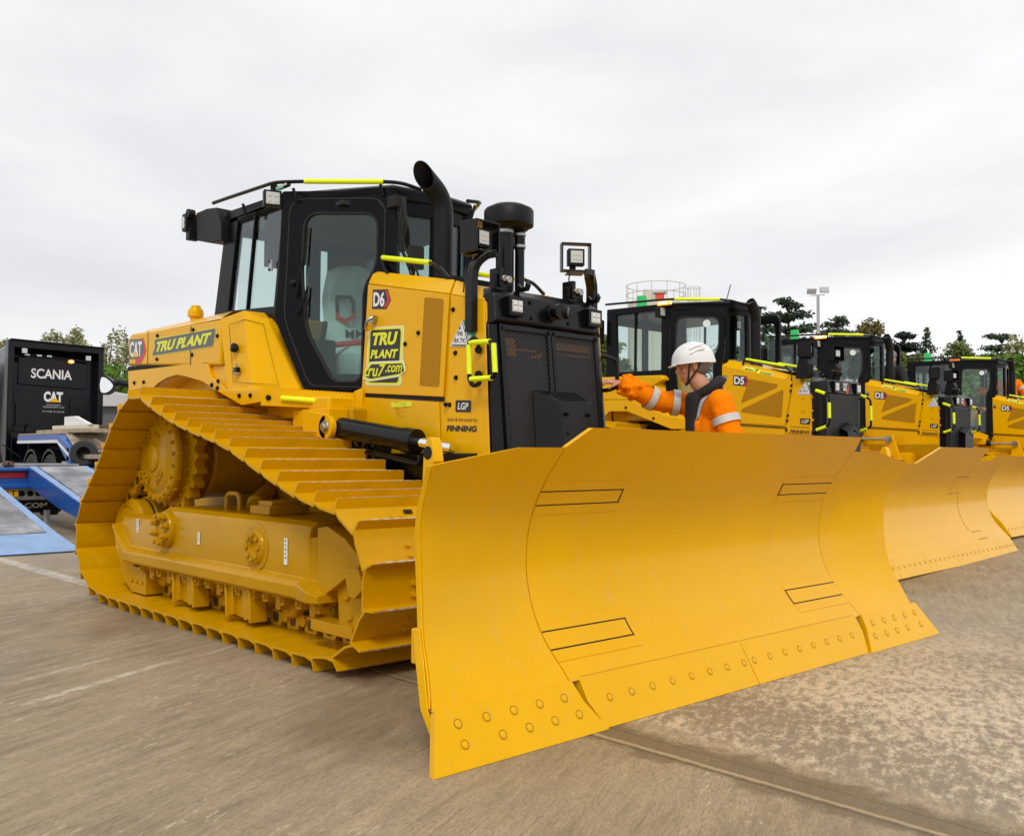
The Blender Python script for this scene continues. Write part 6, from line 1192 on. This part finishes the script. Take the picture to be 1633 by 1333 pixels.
b = MB(); b.mt(0).prism([(.075,1.78,1.95),(.075,1.92,1.95),(.075,1.92,2.15),(.075,1.78,2.15)],V(.002,0,0)); b.mt(1).prism([(.078,1.80,1.86),(.078,1.92,1.86),(.078,1.92,1.93),(.078,1.80,1.93)],V(.002,0,0)); b.build('cab_sticker',['blue_light','decal_white'],cabT)
for y,z in ((.36,3.86),(1.98,3.78)): b = MB(); b.box((.34,y,z),(.06,.13,.13)); b.build('work_lamp','lens',cabT,.01)
b = MB(); b.tube([(.2,.25,3.72),(.2,.7,3.78),(.2,1.7,3.72),(.2,2.1,3.66)],.02,6); b.build('lamp_bar','black',cabT)
b = MB(); ellip(b,(.28,1.55,3.66),(.07,.08,.05)); bn_ = b.build('beacon','amber_lit',cabT); b = MB(); ellip(b,(.33,1.55,3.66),(.03,.045,.028)); b.build('beacon_lens','amber_core',bn_)
b = MB()
for y in (.45,.75,1.0): b.box((.25,y,3.77),(.03,.12,.04))
b.build('marker_lamp','lens',cabT)
b = MB(); b.tube([(.3,.45,1.0),(.4,.62,1.9),(.35,.60,1.95)],.02,6); b.tube([(.3,-.1,1.4),(.5,.3,1.05)],.015,6); b.build('air_line','black',T1)
b = MB(); b.bx(-2.0,4.4,.75,.90,.75,.95); b.bx(-2.0,4.4,1.5,1.65,.75,.95); b.bx(.2,1.6,-.0,.5,.45,.95); b.build('chassis','black',T1,.02)
b = MB(); b.bx(.3,1.7,-.03,.02,.5,.9); b.build('side_tank','galv',T1,.02)
for x in (2.35,3.70):
    for y in (.12,W_-.25): wheel(T1,(x,y,.62),.54,.30)
    b = MB(); pts = [(x+math.cos(R(a))*.62,-.02,.66+math.sin(R(a))*.62) for a in range(0,181,15)]; q = [(x+math.cos(R(a))*.575,-.02,.66+math.sin(R(a))*.575) for a in range(180,-1,-15)]; b.prism(pts+q,V(0,.5,0)); b.build('mudguard','black',T1)
wheel(T1,(-1.5,.15,.5),.5,.3)
b = MB(); b.mt(0).loft([[(-.6,W_+.05,3.02),(-.6,W_+.1,2.1),(-.5,W_+.1,2.1),(-.5,W_+.05,3.02)],[(-.6,W_+.25,3.0),(-.6,W_+.28,2.15),(-.5,W_+.28,2.15),(-.5,W_+.25,3.0)]]); b.build('wing_mirror','black',T1,.03)
# low loader coupled to the lorry
T2 = empty('low_loader_trailer',(-15,3.0,0)); tag(T2,'blue and white low loader trailer behind the black lorry, loaded with timber','trailer')
def tp(x): return x+15
b = MB(); b.mt(0).bx(tp(-18.9),tp(-15.9),-.02,2.35,1.42,1.62); b.prism([(tp(-15.9),-.02,1.62),(tp(-15.1),-.02,1.32),(tp(-15.1),-.02,.98),(tp(-15.4),-.02,1.10),(tp(-15.9),-.02,1.42)],V(0,2.37,0)); b.bx(tp(-15.25),tp(-15.0),-.02,2.35,.5,1.3); b.bx(tp(-15.0),tp(-5),.05,2.3,.62,.82)
b.mt(1).bx(tp(-18.9),tp(-15.9),-.03,-.02,1.42,1.49); b.prism([(tp(-15.9),-.03,1.49),(tp(-15.1),-.03,1.19),(tp(-15.1),-.03,1.10),(tp(-15.9),-.03,1.42)],V(0,.008,0)); b.bx(tp(-15.0),tp(-5),.02,.05,.62,.72); b.build('trailer_frame',['blue','white'],T2,.01)
b = MB(); b.bx(tp(-18.9),tp(-15.9),.0,2.33,1.622,1.66); b.bx(tp(-14.9),tp(-5),.08,2.28,.822,.86); b.bx(tp(-14.9),tp(-9),.1,2.2,1.06,1.16); b.prism([(tp(-15.7),.1,1.60),(tp(-14.9),.1,1.20),(tp(-14.9),2.2,1.20),(tp(-15.7),2.2,1.60)],V(0,0,.03)); b.build('trailer_deck','wood',T2,.01)
b = MB(); b.lathe((tp(-14.5),.12,1.18),(.85,-.5,0),[(.15,0),(.25,0),(.29,.03),(.29,.12),(.25,.15),(.15,.15),(.15,0)],30); b.build('spare_tyre','tyre',T2)
b = MB(); b.cyl((tp(-15.35),.1,.5),(tp(-15.35),.1,1.0),.18,18); b.build('air_tank','galv',T2)
for x in (-8.4,-7.1,-5.8): wheel(T2,(tp(x),.2,.42),.42,.3)
for k,(x0_,x1_,y_,z_,mm_) in enumerate(((-18.2,-14.6,.35,1.70,'wood'),(-18.0,-14.9,.75,1.70,'wood'),(-17.3,-15.3,.5,1.80,'cream'),(-17.0,-15.1,.95,1.80,'wood_dark'))):
    b = MB(); b.box(((x0_+x1_)/2,3.0+y_,z_),(x1_-x0_,.28,.09),Matrix.Rotation(.03*k,3,'Z')); tag(b.build('timber_plank',mm_,None,.008),('long pale timber plank at the near edge of the low loader neck','second long timber plank lying behind the first on the low loader neck','short cream plank lying on top of the timber on the low loader','dark brown plank lying at the back of the timber load')[k],'timber','timber on the low loader')
b = MB(); b.prism([(-16.9,3.45,1.85),(-15.25,3.45,1.85),(-16.2,3.45,2.06),(-16.9,3.45,2.06)],V(0,.10,0)); tag(b.build('painted_board','white_matte',None,.006),'pointed off white board leaning on the timber load','board')
# near trailer with two ramps
T3 = empty('ramp_trailer',(-9.55,0,0)); tag(T3,'blue trailer with a red stripe and two lowered loading ramps','trailer')
b = MB(); b.mt(0).bx(-9,0,-1.25,1.5,.66,.93); b.mt(1).bx(-.02,.012,-1.25,.50,.775,.875); b.mt(0).bx(0,.10,-1.2,1.45,.89,.945); b.mt(0).bx(-.2,.06,-1.2,1.4,.60,.68); b.build('trailer_frame',['blue','decal_red'],T3,.015)
b = MB(); b.bx(-9,-.25,-1.2,1.45,.935,.965); b.prism([(-1.4,.35,.97),(-.35,.35,.97),(-.35,1.45,.97),(-1.4,1.45,.97)],V(0,0,.03)); b.build('trailer_deck','deck_grey',T3,.01)
b = MB(); b.bx(-.5,-.30,-1.15,1.35,.40,.62); b.build('rear_bumper','white_matte',T3,.01)
b = MB(); b.bx(-.30,-.28,-1.1,1.15,.19,.40); b.lathe((-.42,1.12,.28),(0,-1,0),[(0,0),(.15,0),(.15,.25),(0,.25)],20); b.build('mud_flap','black',T3,.01)
b = MB(); b.mt(0).prism([(.0,-.20,.475),(.0,.38,.475),(.0,.38,.59),(.0,-.20,.59)],V(.012,0,0)); b.mt(1).text('P10 CAT',(.015,-.17,.49),(0,.52,0),(0,0,.085),off=.02,lift=.0); b.build('number_plate',['cat_yellow','decal_black'],T3,smooth=False,recalc=False)
b = MB(); b.text('LLE.COM',(-.274,.30,.27),(0,.62,0),(0,0,.085),off=.03); b.build('flap_lettering','cream',T3,smooth=False,recalc=False)
for k in range(4):
    b = MB(); b.lathe((-.29,.52+.13*k,.51),(1,0,0),[(.045,0),(.05,.01),(.03,.02),(0,.022)],14); b.build('tail_lamp','rubber' if k < 3 else 'decal_red',T3)
b = MB(); b.cyl((-.1,.86,.0),(-.1,.86,.24),.05,10); b.box((-.1,.86,.01),(.2,.2,.02)); b.build('support_leg','galv',T3)
for y in (-.9,1.1):
    for x in (-2.2,-3.4,-4.6): wheel(T3,(x,y,.38),.38,.26)
def ramp(y0, y1, name):
    x1, z1, x0_ = .12, .955, 4.62
    e_ = empty(name,(0,0,0)); e_.parent = T3; b = MB(); s_ = lambda x: z1+(0.02-z1)*(x-x1)/(x0_-x1)
    b.mt(0)
    for ya,yb in ((y0,y0+.05),(y1-.05,y1)): b.prism([(x1,ya,s_(x1)),(x0_,ya,s_(x0_)+.01),(x0_-.25,ya,.0),(x1+1.5,ya,s_(x1+1.5)-.30),(x1+.15,ya,s_(x1)-.34),(x1,ya,s_(x1)-.2)],V(0,yb-ya,0))
    b.build('ramp_side','blue',e_,.008)
    b = MB()
    for ya,yb in ((y0,y0+.11),(y1-.11,y1)): b.prism([(x1,ya,s_(x1)+.003),(x0_,ya,s_(x0_)+.013),(x0_,yb,s_(x0_)+.013),(x1,yb,s_(x1)+.003)],V(0,0,.012))
    b.prism([(x0_-.62,y0,s_(x0_-.62)+.016),(x0_+.28,y0,.012),(x0_+.28,y1,.012),(x0_-.62,y1,s_(x0_-.62)+.016)],V(0,0,.010)); b.build('ramp_edge','tread_blue',e_,.002)
    b = MB(); xs = [x1+.1,x1+1.1,x1+2.1,x1+3.1,x0_-.64]
    for i in range(4): b.prism([(xs[i]+.01,y0+.12,s_(xs[i])+.012),(xs[i+1]-.01,y0+.12,s_(xs[i+1])+.012),(xs[i+1]-.01,y1-.12,s_(xs[i+1])+.012),(xs[i]+.01,y1-.12,s_(xs[i])+.012)],V(0,0,.018))
    b.build('ramp_deck','ramp_deck',e_,.004)
k = mat('tread_blue',(.20,.36,.66),.35,0,.2,0,0,.2,3); t = k.node_tree; wv = t.nodes.new('ShaderNodeTexVoronoi'); wv.inputs['Scale'].default_value = 32; wv.inputs['Randomness'].default_value = .15; tc_ = t.nodes.new('ShaderNodeTexCoord'); bp_ = t.nodes.new('ShaderNodeBump'); bp_.inputs['Strength'].default_value = .8; bp_.inputs['Distance'].default_value = .01; t.links.new(tc_.outputs['Object'],wv.inputs['Vector']); t.links.new(wv.outputs['Distance'],bp_.inputs['Height']); t.links.new(bp_.outputs[0],t.nodes['Principled BSDF'].inputs['Normal'])
mat('ramp_deck',(.27,.27,.30),.28,0,0,.5,30,.6,1.8,vcol=(.05,.05,.055))
ramp(-1.20,-.28,'ramp'); ramp(.50,1.42,'ramp')
b = MB(); rr = random.Random(2)
for k_ in range(14): p = V(-9.9+rr.random()*.2,.08+rr.random()*.25,.985+.03*rr.random()); b.lathe(p,(rr.random(),rr.random(),.4),[(.03,0),(.045,.0),(.045,.02),(.03,.02),(.03,0)],10)
tag(b.build('chain','wood_dark',None),'rusty chain heaped on the deck of the trailer with ramps','chain',kind=None)
# white lorry cab at the left edge, only its flank shows
T4 = empty('lorry',(-21,.35,0)); tag(T4,'white lorry at the left edge of the photo','lorry')
b = MB(); b.loft([[(0,0,.6),(0,2.45,.6),(-3.2,2.45,.6),(-3.2,0,.6)],[(0,0,3.3),(0,2.45,3.3),(-3.0,2.45,3.3),(-3.0,0,3.3)],[(-.1,.1,3.85),(-.1,2.35,3.85),(-2.4,2.3,3.85),(-2.4,.15,3.85)]]); b.build('lorry_cab','white',T4,.06)
b = MB(); b.bx(-1.9,-.5,2.452,2.462,1.9,2.8); b.build('side_window','rubber',T4); b = MB(); b.bx(-3.0,.2,.4,2.1,.6,.9); b.build('chassis','black',T4,.02); wheel(T4,(-1.2,2.2,.5),.5,.3,ax=(0,1,0)); wheel(T4,(-1.2,.2,.5),.5,.3)
# dark van hidden behind the big machine: its wing mirror reaches out on the left
T5 = empty('van',(-10.2,3.9,0)); tag(T5,'white van mostly hidden behind the large bulldozer, its dark wing mirror showing','van')
b = MB(); b.mt(0).loft([[(0,0,.45),(2.6,0,.45),(2.6,1.9,.45),(0,1.9,.45)],[(0,-.02,1.2),(2.7,-.02,1.2),(2.7,1.92,1.2),(0,1.92,1.2)],[(.2,.12,2.0),(2.4,.12,2.0),(2.4,1.78,2.0),(.2,1.78,2.0)]]); b.build('van_body','white',T5,.08)
b = MB(); b.prism([(.02,.15,1.25),(.02,1.75,1.25),(.19,1.65,1.92),(.19,.25,1.92)],V(-.01,0,0)); b.build('windscreen','rubber',T5)
for x in (.5,2.2):
    for y in (.05,1.85): wheel(T5,(x,y,.34),.34,.22)
mc = V((-6.950,0.770,2.180)); ma = V((-6.930,1.080,2.200))
b = MB(); o_ = V(-10.2,3.9,0); c_ = mc-o_
Dv = V(.731,-.682,0); Rv = V(.682,.731,0)
def mp_(a_, z, l): return c_+Rv*a_+V(0,0,z)+Dv*l
out_ = [(-.05,.155),(.03,.145),(.13,.07),(.19,-.01),(.13,-.09),(.05,-.14),(-.05,-.135),(-.075,0)]
b.mt(0).prism([mp_(q.x,q.y,0) for q in rnd([(x,y,0) for x,y in out_],.05,3)],Dv*-.09); b.mt(1).prism([mp_(q.x*.78,q.y*.8,.003) for q in rnd([(x,y,0) for x,y in out_],.05,3)],Dv*.003); b.mt(0).tube([mp_(.08,.02,-.05),mp_(.22,.05,-.05),mp_(.40,.0,-.1),V(2.4,.1,1.5)],.045,8); b.build('wing_mirror',['black','mirror_face'],T5)
# ================================================================ TREES, LAMP POST, SILO, SHED
def leafmat(name, c0, c1, c2):
    k = bpy.data.materials.new(name); k.use_nodes = True; t = k.node_tree; p = t.nodes['Principled BSDF']; p.inputs['Roughness'].default_value = .6; p.inputs['Specular IOR Level'].default_value = .25
    n = t.nodes.new('ShaderNodeTexNoise'); n.inputs['Scale'].default_value = 1.1; n.inputs['Detail'].default_value = 8; n.inputs['Roughness'].default_value = .8; tc = t.nodes.new('ShaderNodeTexCoord'); t.links.new(tc.outputs['Object'],n.inputs[0])
    r = t.nodes.new('ShaderNodeValToRGB'); e = r.color_ramp.elements; e[0].position = .35; e[0].color = (*c0,1); e[1].position = .7; e[1].color = (*c2,1); m_ = e.new(.52); m_.color = (*c1,1)
    t.links.new(n.outputs[0],r.inputs[0]); t.links.new(r.outputs[0],p.inputs['Base Color']); M[name] = k
leafmat('pine_leaf',(.03,.05,.032),(.055,.085,.05),(.10,.14,.075))
leafmat('dark_leaf',(.02,.03,.027),(.035,.05,.04),(.06,.08,.06))
leafmat('spring_leaf',(.07,.10,.02),(.14,.18,.035),(.26,.29,.06))
leafmat('fresh_leaf',(.05,.11,.012),(.10,.20,.02),(.20,.34,.05))
leafmat('willow_leaf',(.17,.18,.08),(.29,.30,.14),(.46,.45,.25))
leafmat('autumn_leaf',(.10,.085,.025),(.20,.165,.05),(.36,.29,.10))
mat('bark',(.07,.055,.042),.9,0,0,.6,9,.3,3)
def clumps_crown(rr, clumps, n, ls):
    b = MB()
    tot = sum(c[1][0]*c[1][1]*c[1][2] for c in clumps)**(1) or 1
    ws = [(c[1][0]*c[1][1]*c[1][2])**.66 for c in clumps]; sw = sum(ws)
    for (c,r),w_ in zip(clumps,ws):
        for k in range(max(6,int(n*w_/sw))):
            d = V(rr.gauss(0,1),rr.gauss(0,1),rr.gauss(0,1)).normalized()*(rr.random()**.45)*(1+.12*rr.gauss(0,1)); p = V(c[0]+d.x*r[0],c[1]+d.y*r[1],c[2]+d.z*r[2])
            a_ = V(rr.gauss(0,1),rr.gauss(0,1),rr.gauss(0,.55)).normalized(); q = a_.cross(V(rr.gauss(0,1),rr.gauss(0,1),rr.gauss(0,1))).normalized(); s_ = ls*(.5+rr.random())
            b.add([p-a_*s_,p+q*s_*.45,p+a_*s_,p-q*s_*.45],[(0,1,2,3)])
    return b
def tree(kind, loc, h, wdt, label, leaf, seed, group='trees beyond the yard', n=2600, ls=.22, name='tree'):
    rr = random.Random(seed); t = empty(name, loc, (0,0,rr.random()*6)); tag(t, label, 'tree', group)
    cl = []; limbs = []; r = wdt/2
    if kind == 'pine':     # tall bare trunk with flat plates of needles
        for k in range(9):
            z = h*(.42+.56*k/8); sp_ = r*(1.0,1.1,.95,1.15,1.0,1.1,.95,.8,.5)[k]*(.8+.3*rr.random()); a_ = rr.random()*6.28
            for j in range(5):
                a2 = a_+j*1.257+rr.random()*.5; o_ = sp_*(.35+.35*rr.random()); q = (math.cos(a2)*o_,math.sin(a2)*o_,z+rr.uniform(-.022,.022)*h); cl.append((q,(sp_*.45,sp_*.45,h*.021))); limbs.append(((0,0,z-h*.04),q))
            cl.append(((0,0,z),(sp_*.25,sp_*.25,h*.02)))
    elif kind == 'fir':
        for k in range(22):
            f_ = (k/21)**.75; z = h*(.14+.85*f_); sp_ = min(r,(h-z)*.50)*(.8+.4*rr.random())+.12
            for j in range(6): a2 = rr.random()*6.28; rad = sp_*(.35+.5*rr.random()); q = (math.cos(a2)*rad,math.sin(a2)*rad,z-rad*.12); cl.append((q,(sp_*.34,sp_*.34,h*.022))); limbs.append(((0,0,z),q))
    elif kind == 'round':
        for k in range(30):
            a_ = rr.random()*6.28; u = rr.uniform(-.75,1); rad = r*math.sqrt(max(0,1-u*u))*(.55+.45*rr.random()); q = (math.cos(a_)*rad,math.sin(a_)*rad,h*(.58+.38*u)); s_ = r*(.20+.18*rr.random()); cl.append((q,(s_,s_,s_*.75))); limbs.append(((0,0,h*.35),q))
    elif kind == 'loose':
        for k in range(44):
            a_ = rr.random()*6.28; u = rr.uniform(-.9,1); rad = r*math.sqrt(max(0,1-u*u))*(.4+.7*rr.random()); q = (math.cos(a_)*rad,math.sin(a_)*rad,h*(.54+.44*u)); s_ = r*(.12+.15*rr.random()); cl.append((q,(s_,s_,s_*1.3))); limbs.append(((0,0,h*.3),q))
    b = clumps_crown(rr, cl, n, ls); b.build('crown', leaf, t, smooth=False, recalc=False)
    b = MB(); th = max(.10,h*.022)
    pts = [(0,0,-.2),(rr.uniform(-.1,.1),rr.uniform(-.1,.1),h*.3),(rr.uniform(-.25,.25),rr.uniform(-.25,.25),h*.6),(0,0,h*.95)]
    b.tube(pts,[th*1.2,th,th*.7,th*.15],8)
    for p,q in limbs[::(1 if len(limbs)<60 else 3)]: b.tube([p,lerp(p,q,.5)+V(0,0,.08*h*.2),q],[th*.35,th*.22,th*.08],5)
    b.build('trunk','bark',t); return t
def at(px_,py_): pass
TR = [
 # kind, position of the foot seen in the photo, height, width, label
 ('loose',(-66.520,19.060,2.670),0,0,(-66.340,18.830,10.010),4.6,'leafy pale green tree rising behind the black lorry cab','willow_leaf'),
 ('loose',(-67.730,20.700,2.720),0,0,(-67.350,20.670,10.230),3.6,'slim pale green tree just right of the one behind the lorry cab','willow_leaf'),
 ('loose',(-59.840,20.350,2.600),0,0,(-59.530,20.300,9.180),5.2,'loose olive tree between the lorry cab and the large bulldozer','willow_leaf'),
 ('round',(-43.080,14.850,2.260),0,0,(-43.000,14.740,5.770),4.0,'low bright green bush tree above the lorry wing mirror','fresh_leaf'),
 ('loose',(-69.650,15.700,2.640),0,0,(-69.230,15.760,9.530),4.0,'tree cut off by the left edge above the white lorry','willow_leaf'),
 ('round',(-24.820,31.480,2.350),0,0,(-24.690,31.330,7.230),3.2,'light green tree seen in the gap right of the radiator guard','spring_leaf'),
 ('pine',(-31.030,59.980,3.020),0,0,(-30.780,59.670,12.980),4.1,'tall pine with flat layered branches left of the lamp post','pine_leaf'),
 ('pine',(-34.490,73.850,3.350),0,0,(-34.240,73.540,13.370),3.9,'wide flat-topped pine just right of the lamp post','pine_leaf'),
 ('loose',(-24.080,58.630,2.900),0,0,(-23.800,58.490,10.560),3.4,'yellowing tree with loose leaves behind the third bulldozer','autumn_leaf'),
 ('round',(-21.170,55.890,2.800),0,0,(-21.030,55.710,8.410),2.2,'small yellow green bush tree by the third bulldozer exhaust','spring_leaf'),
 ('pine',(-32.270,82.090,3.490),0,0,(-32.040,81.810,12.490),2.9,'dark pine between the exhaust pipe and the pointed fir','dark_leaf'),
 ('fir',(-29.110,79.610,3.390),0,0,(-28.880,79.330,12.590),3.4,'pointed fir with drooping sides above the farthest cab roof','pine_leaf'),
 ('round',(-21.590,67.150,3.040),0,0,(-21.430,66.960,9.460),4.4,'rounded yellow green tree in front of the dark fir','spring_leaf'),
 ('fir',(-28.760,85.850,3.510),0,0,(-28.610,85.470,12.860),3.2,'nearly black fir standing behind the rounded yellow green tree','dark_leaf'),
 ('round',(-27.550,78.360,3.350),0,0,(-27.220,78.290,10.550),4.0,'low dark tree between the pointed fir and the black fir','dark_leaf'),
 ('pine',(-25.320,86.600,3.480),0,0,(-25.180,86.240,12.330),4.2,'blue green pine with clumped branches near the right edge','pine_leaf'),
 ('loose',(-14.580,60.010,2.800),0,0,(-14.550,59.720,8.460),4.2,'bushy light green tree cut off by the right edge','willow_leaf'),
 ('round',(-18.840,52.520,2.700),0,0,(-18.590,52.520,7.340),5.0,'low light green tree behind the cab of the third bulldozer','spring_leaf'),
 ('round',(-14.170,54.590,2.680),0,0,(-14.200,54.320,6.900),5.5,'low green bush tree behind the man in the yellow helmet','fresh_leaf'),
 ('round',(-26.890,49.760,2.760),0,0,(-26.830,49.490,8.650),5.0,'dark green tree seen through the open cab door','pine_leaf'),
 ('loose',(-27.270,46.430,2.690),0,0,(-27.010,46.420,7.810),5.0,'olive tree seen through the cab of the second bulldozer','spring_leaf'),
 ('round',(-28.960,59.270,2.980),0,0,(-28.790,59.060,9.630),5.0,'low dark tree at the foot of the lamp post','dark_leaf'),
 ('round',(-25.410,57.210,2.890),0,0,(-25.270,57.040,8.510),5.0,'mid green tree seen through the third bulldozer cab','pine_leaf'),
]
for i,(kd,ft,_a,_b,tp_,w_,lb,lf) in enumerate(TR):
    n_ = {'pine':9000,'fir':8000,'round':6500,'loose':4200}[kd]; w_ = w_*{'pine':1.5,'fir':2.3,'round':1.3,'loose':1.25}[kd]
    tree(kd,(ft[0],ft[1],.0),tp_[2],w_,lb,lf,11+i*7,n=n_,ls={'pine':.17,'fir':.15,'round':.17,'loose':.15}[kd],name={'pine':'pine_tree','fir':'fir_tree','round':'tree','loose':'tree'}[kd])
# far hedge line closing the yard
b = MB(); rr = random.Random(5); cl = []
for k in range(150):
    a_ = R(100+k*.62); d_ = 92+rr.uniform(-4,4); cl.append(((CAM_LOC[0]+math.cos(a_)*d_,CAM_LOC[1]+math.sin(a_)*d_,1.2+rr.random()*1.3),(2.4,2.4,1.9+rr.random())))
hb = clumps_crown(rr,cl,42000,.40); hg = hb.build('hedge','pine_leaf',None,smooth=False,recalc=False); tag(hg,'dark hedge closing the far side of the yard','hedge',kind='stuff')
# lamp post with two floodlights
lp = V((-23.340,50.630,2.720)); tpz = V((-23.130,50.360,11.420)).z
LP = empty('lamp_post',(lp.x,lp.y,0)); tag(LP,'tall grey lamp post with two floodlights on a crossbar','lamp post')
b = MB(); b.cyl((0,0,0),(0,0,tpz),.13,16,.09); b.build('pole','galv',LP)
Rv2 = V(.682,.731,0)
b = MB(); b.tube([-Rv2*.45+V(0,0,tpz-.05),Rv2*.45+V(0,0,tpz+.02)],.03,8); b.build('crossbar','galv',LP)
Rz = Matrix(((.682,-.731,0),(.731,.682,0),(0,0,1)))
for s_,z_,tl in ((-1,.22,.5),(1,.32,-.1)):
    b = MB(); c_ = Rv2*.40*s_+V(0,0,tpz+z_); rt = Rz@Matrix.Rotation(tl,3,'X'); b.mt(0).box(c_,(.56,.14,.34),rt); b.mt(1)
    for k in range(4): b.box(c_+rt@V(-.20+.135*k,-.075,0),(.11,.01,.28),rt)
    b.build('floodlight',['galv','lens'],LP,.01)
# silo head with walkway rail behind the second bulldozer
sc = V((-31.590,44.740,2.720)); topz = V((-31.380,44.480,11.090)).z; rail = V((-31.350,44.440,12.270)).z; rad = 1.92
SI = empty('silo',(sc.x,sc.y,0)); tag(SI,'pale silo with a round railing on top behind the second bulldozer','silo')
b = MB(); b.cyl((0,0,2.0),(0,0,topz),rad-.1,36); b.cyl((0,0,.0),(0,0,2.0),.8,20,rad-.1); b.build('silo_body','cream',SI,.02)
for z in (rail+.0, (rail+topz)/2): b = MB(); b.tube([(math.cos(k*math.pi/18)*rad,math.sin(k*math.pi/18)*rad,z) for k in range(37)],.022,6); b.build('silo_rail','galv_pale',SI)
for k in range(12): b = MB(); b.cyl((math.cos(k*math.pi/6)*rad,math.sin(k*math.pi/6)*rad,topz),(math.cos(k*math.pi/6)*rad,math.sin(k*math.pi/6)*rad,rail),.020,6); b.build('rail_post','galv_pale',SI)
b = MB(); p0 = -Rv2*.75; p1 = Rv2*.45; b.prism([p0+V(0,0,topz),p1+V(0,0,topz),p1+V(0,0,topz+.75),p0+V(0,0,topz+1.0)],V(-.4,.35,0)); b.build('silo_filter','cream',SI,.01)
b = MB(); q = Rv2*.15+V(.731,-.682,0)*.7; b.mt(0).box(q+V(0,0,topz+.32),(.5,.5,.5),Rz); b.mt(1).box(q+V(0,0,topz+.62),(.85,.7,.12),Rz); b.build('silo_vent',['orange_red','galv'],SI,.02)
b = MB(); lc = Rv2*(rad+.55)
for k in range(7): b.cyl(lc+V(math.cos(k*.9)*.42,math.sin(k*.9)*.42,3),lc+V(math.cos(k*.9)*.42,math.sin(k*.9)*.42,rail-.1),.018,5)
for z in (4,5,6,7,8,rail-.9,rail-.1): b.tube([lc+V(math.cos(k*math.pi/9)*.42,math.sin(k*math.pi/9)*.42,z) for k in range(19)],.018,5)
b.build('ladder_cage','galv_pale',SI)
# dark clad shed behind the wing mirror
sh = V((-33.230,10.750,2.050)); b_ = empty('shed',(sh.x,sh.y,0)); tag(b_,'dark grey clad shed with a pale roof behind the lorry','building'); rt = Rz
b = MB(); b.box((0,0,1.5),(6,6,3.0),rt); b.build('wall','grey_clad',b_); b = MB(); b.prism([rt@V(-3.3,-3.3,3.0),rt@V(3.3,-3.3,3.0),rt@V(3.3,-3.3,3.15),rt@V(0,-3.3,3.75),rt@V(-3.3,-3.3,3.15)],rt@V(0,6.6,0)); b.build('roof','light_roof',b_)
for k in range(3): b = MB(); b.box(rt@V(-.3+.28*k,-3.02,1.9),(.16,.04,1.0),rt); b.build('window','glass_clear' if 0 else 'mirror_face',b_)
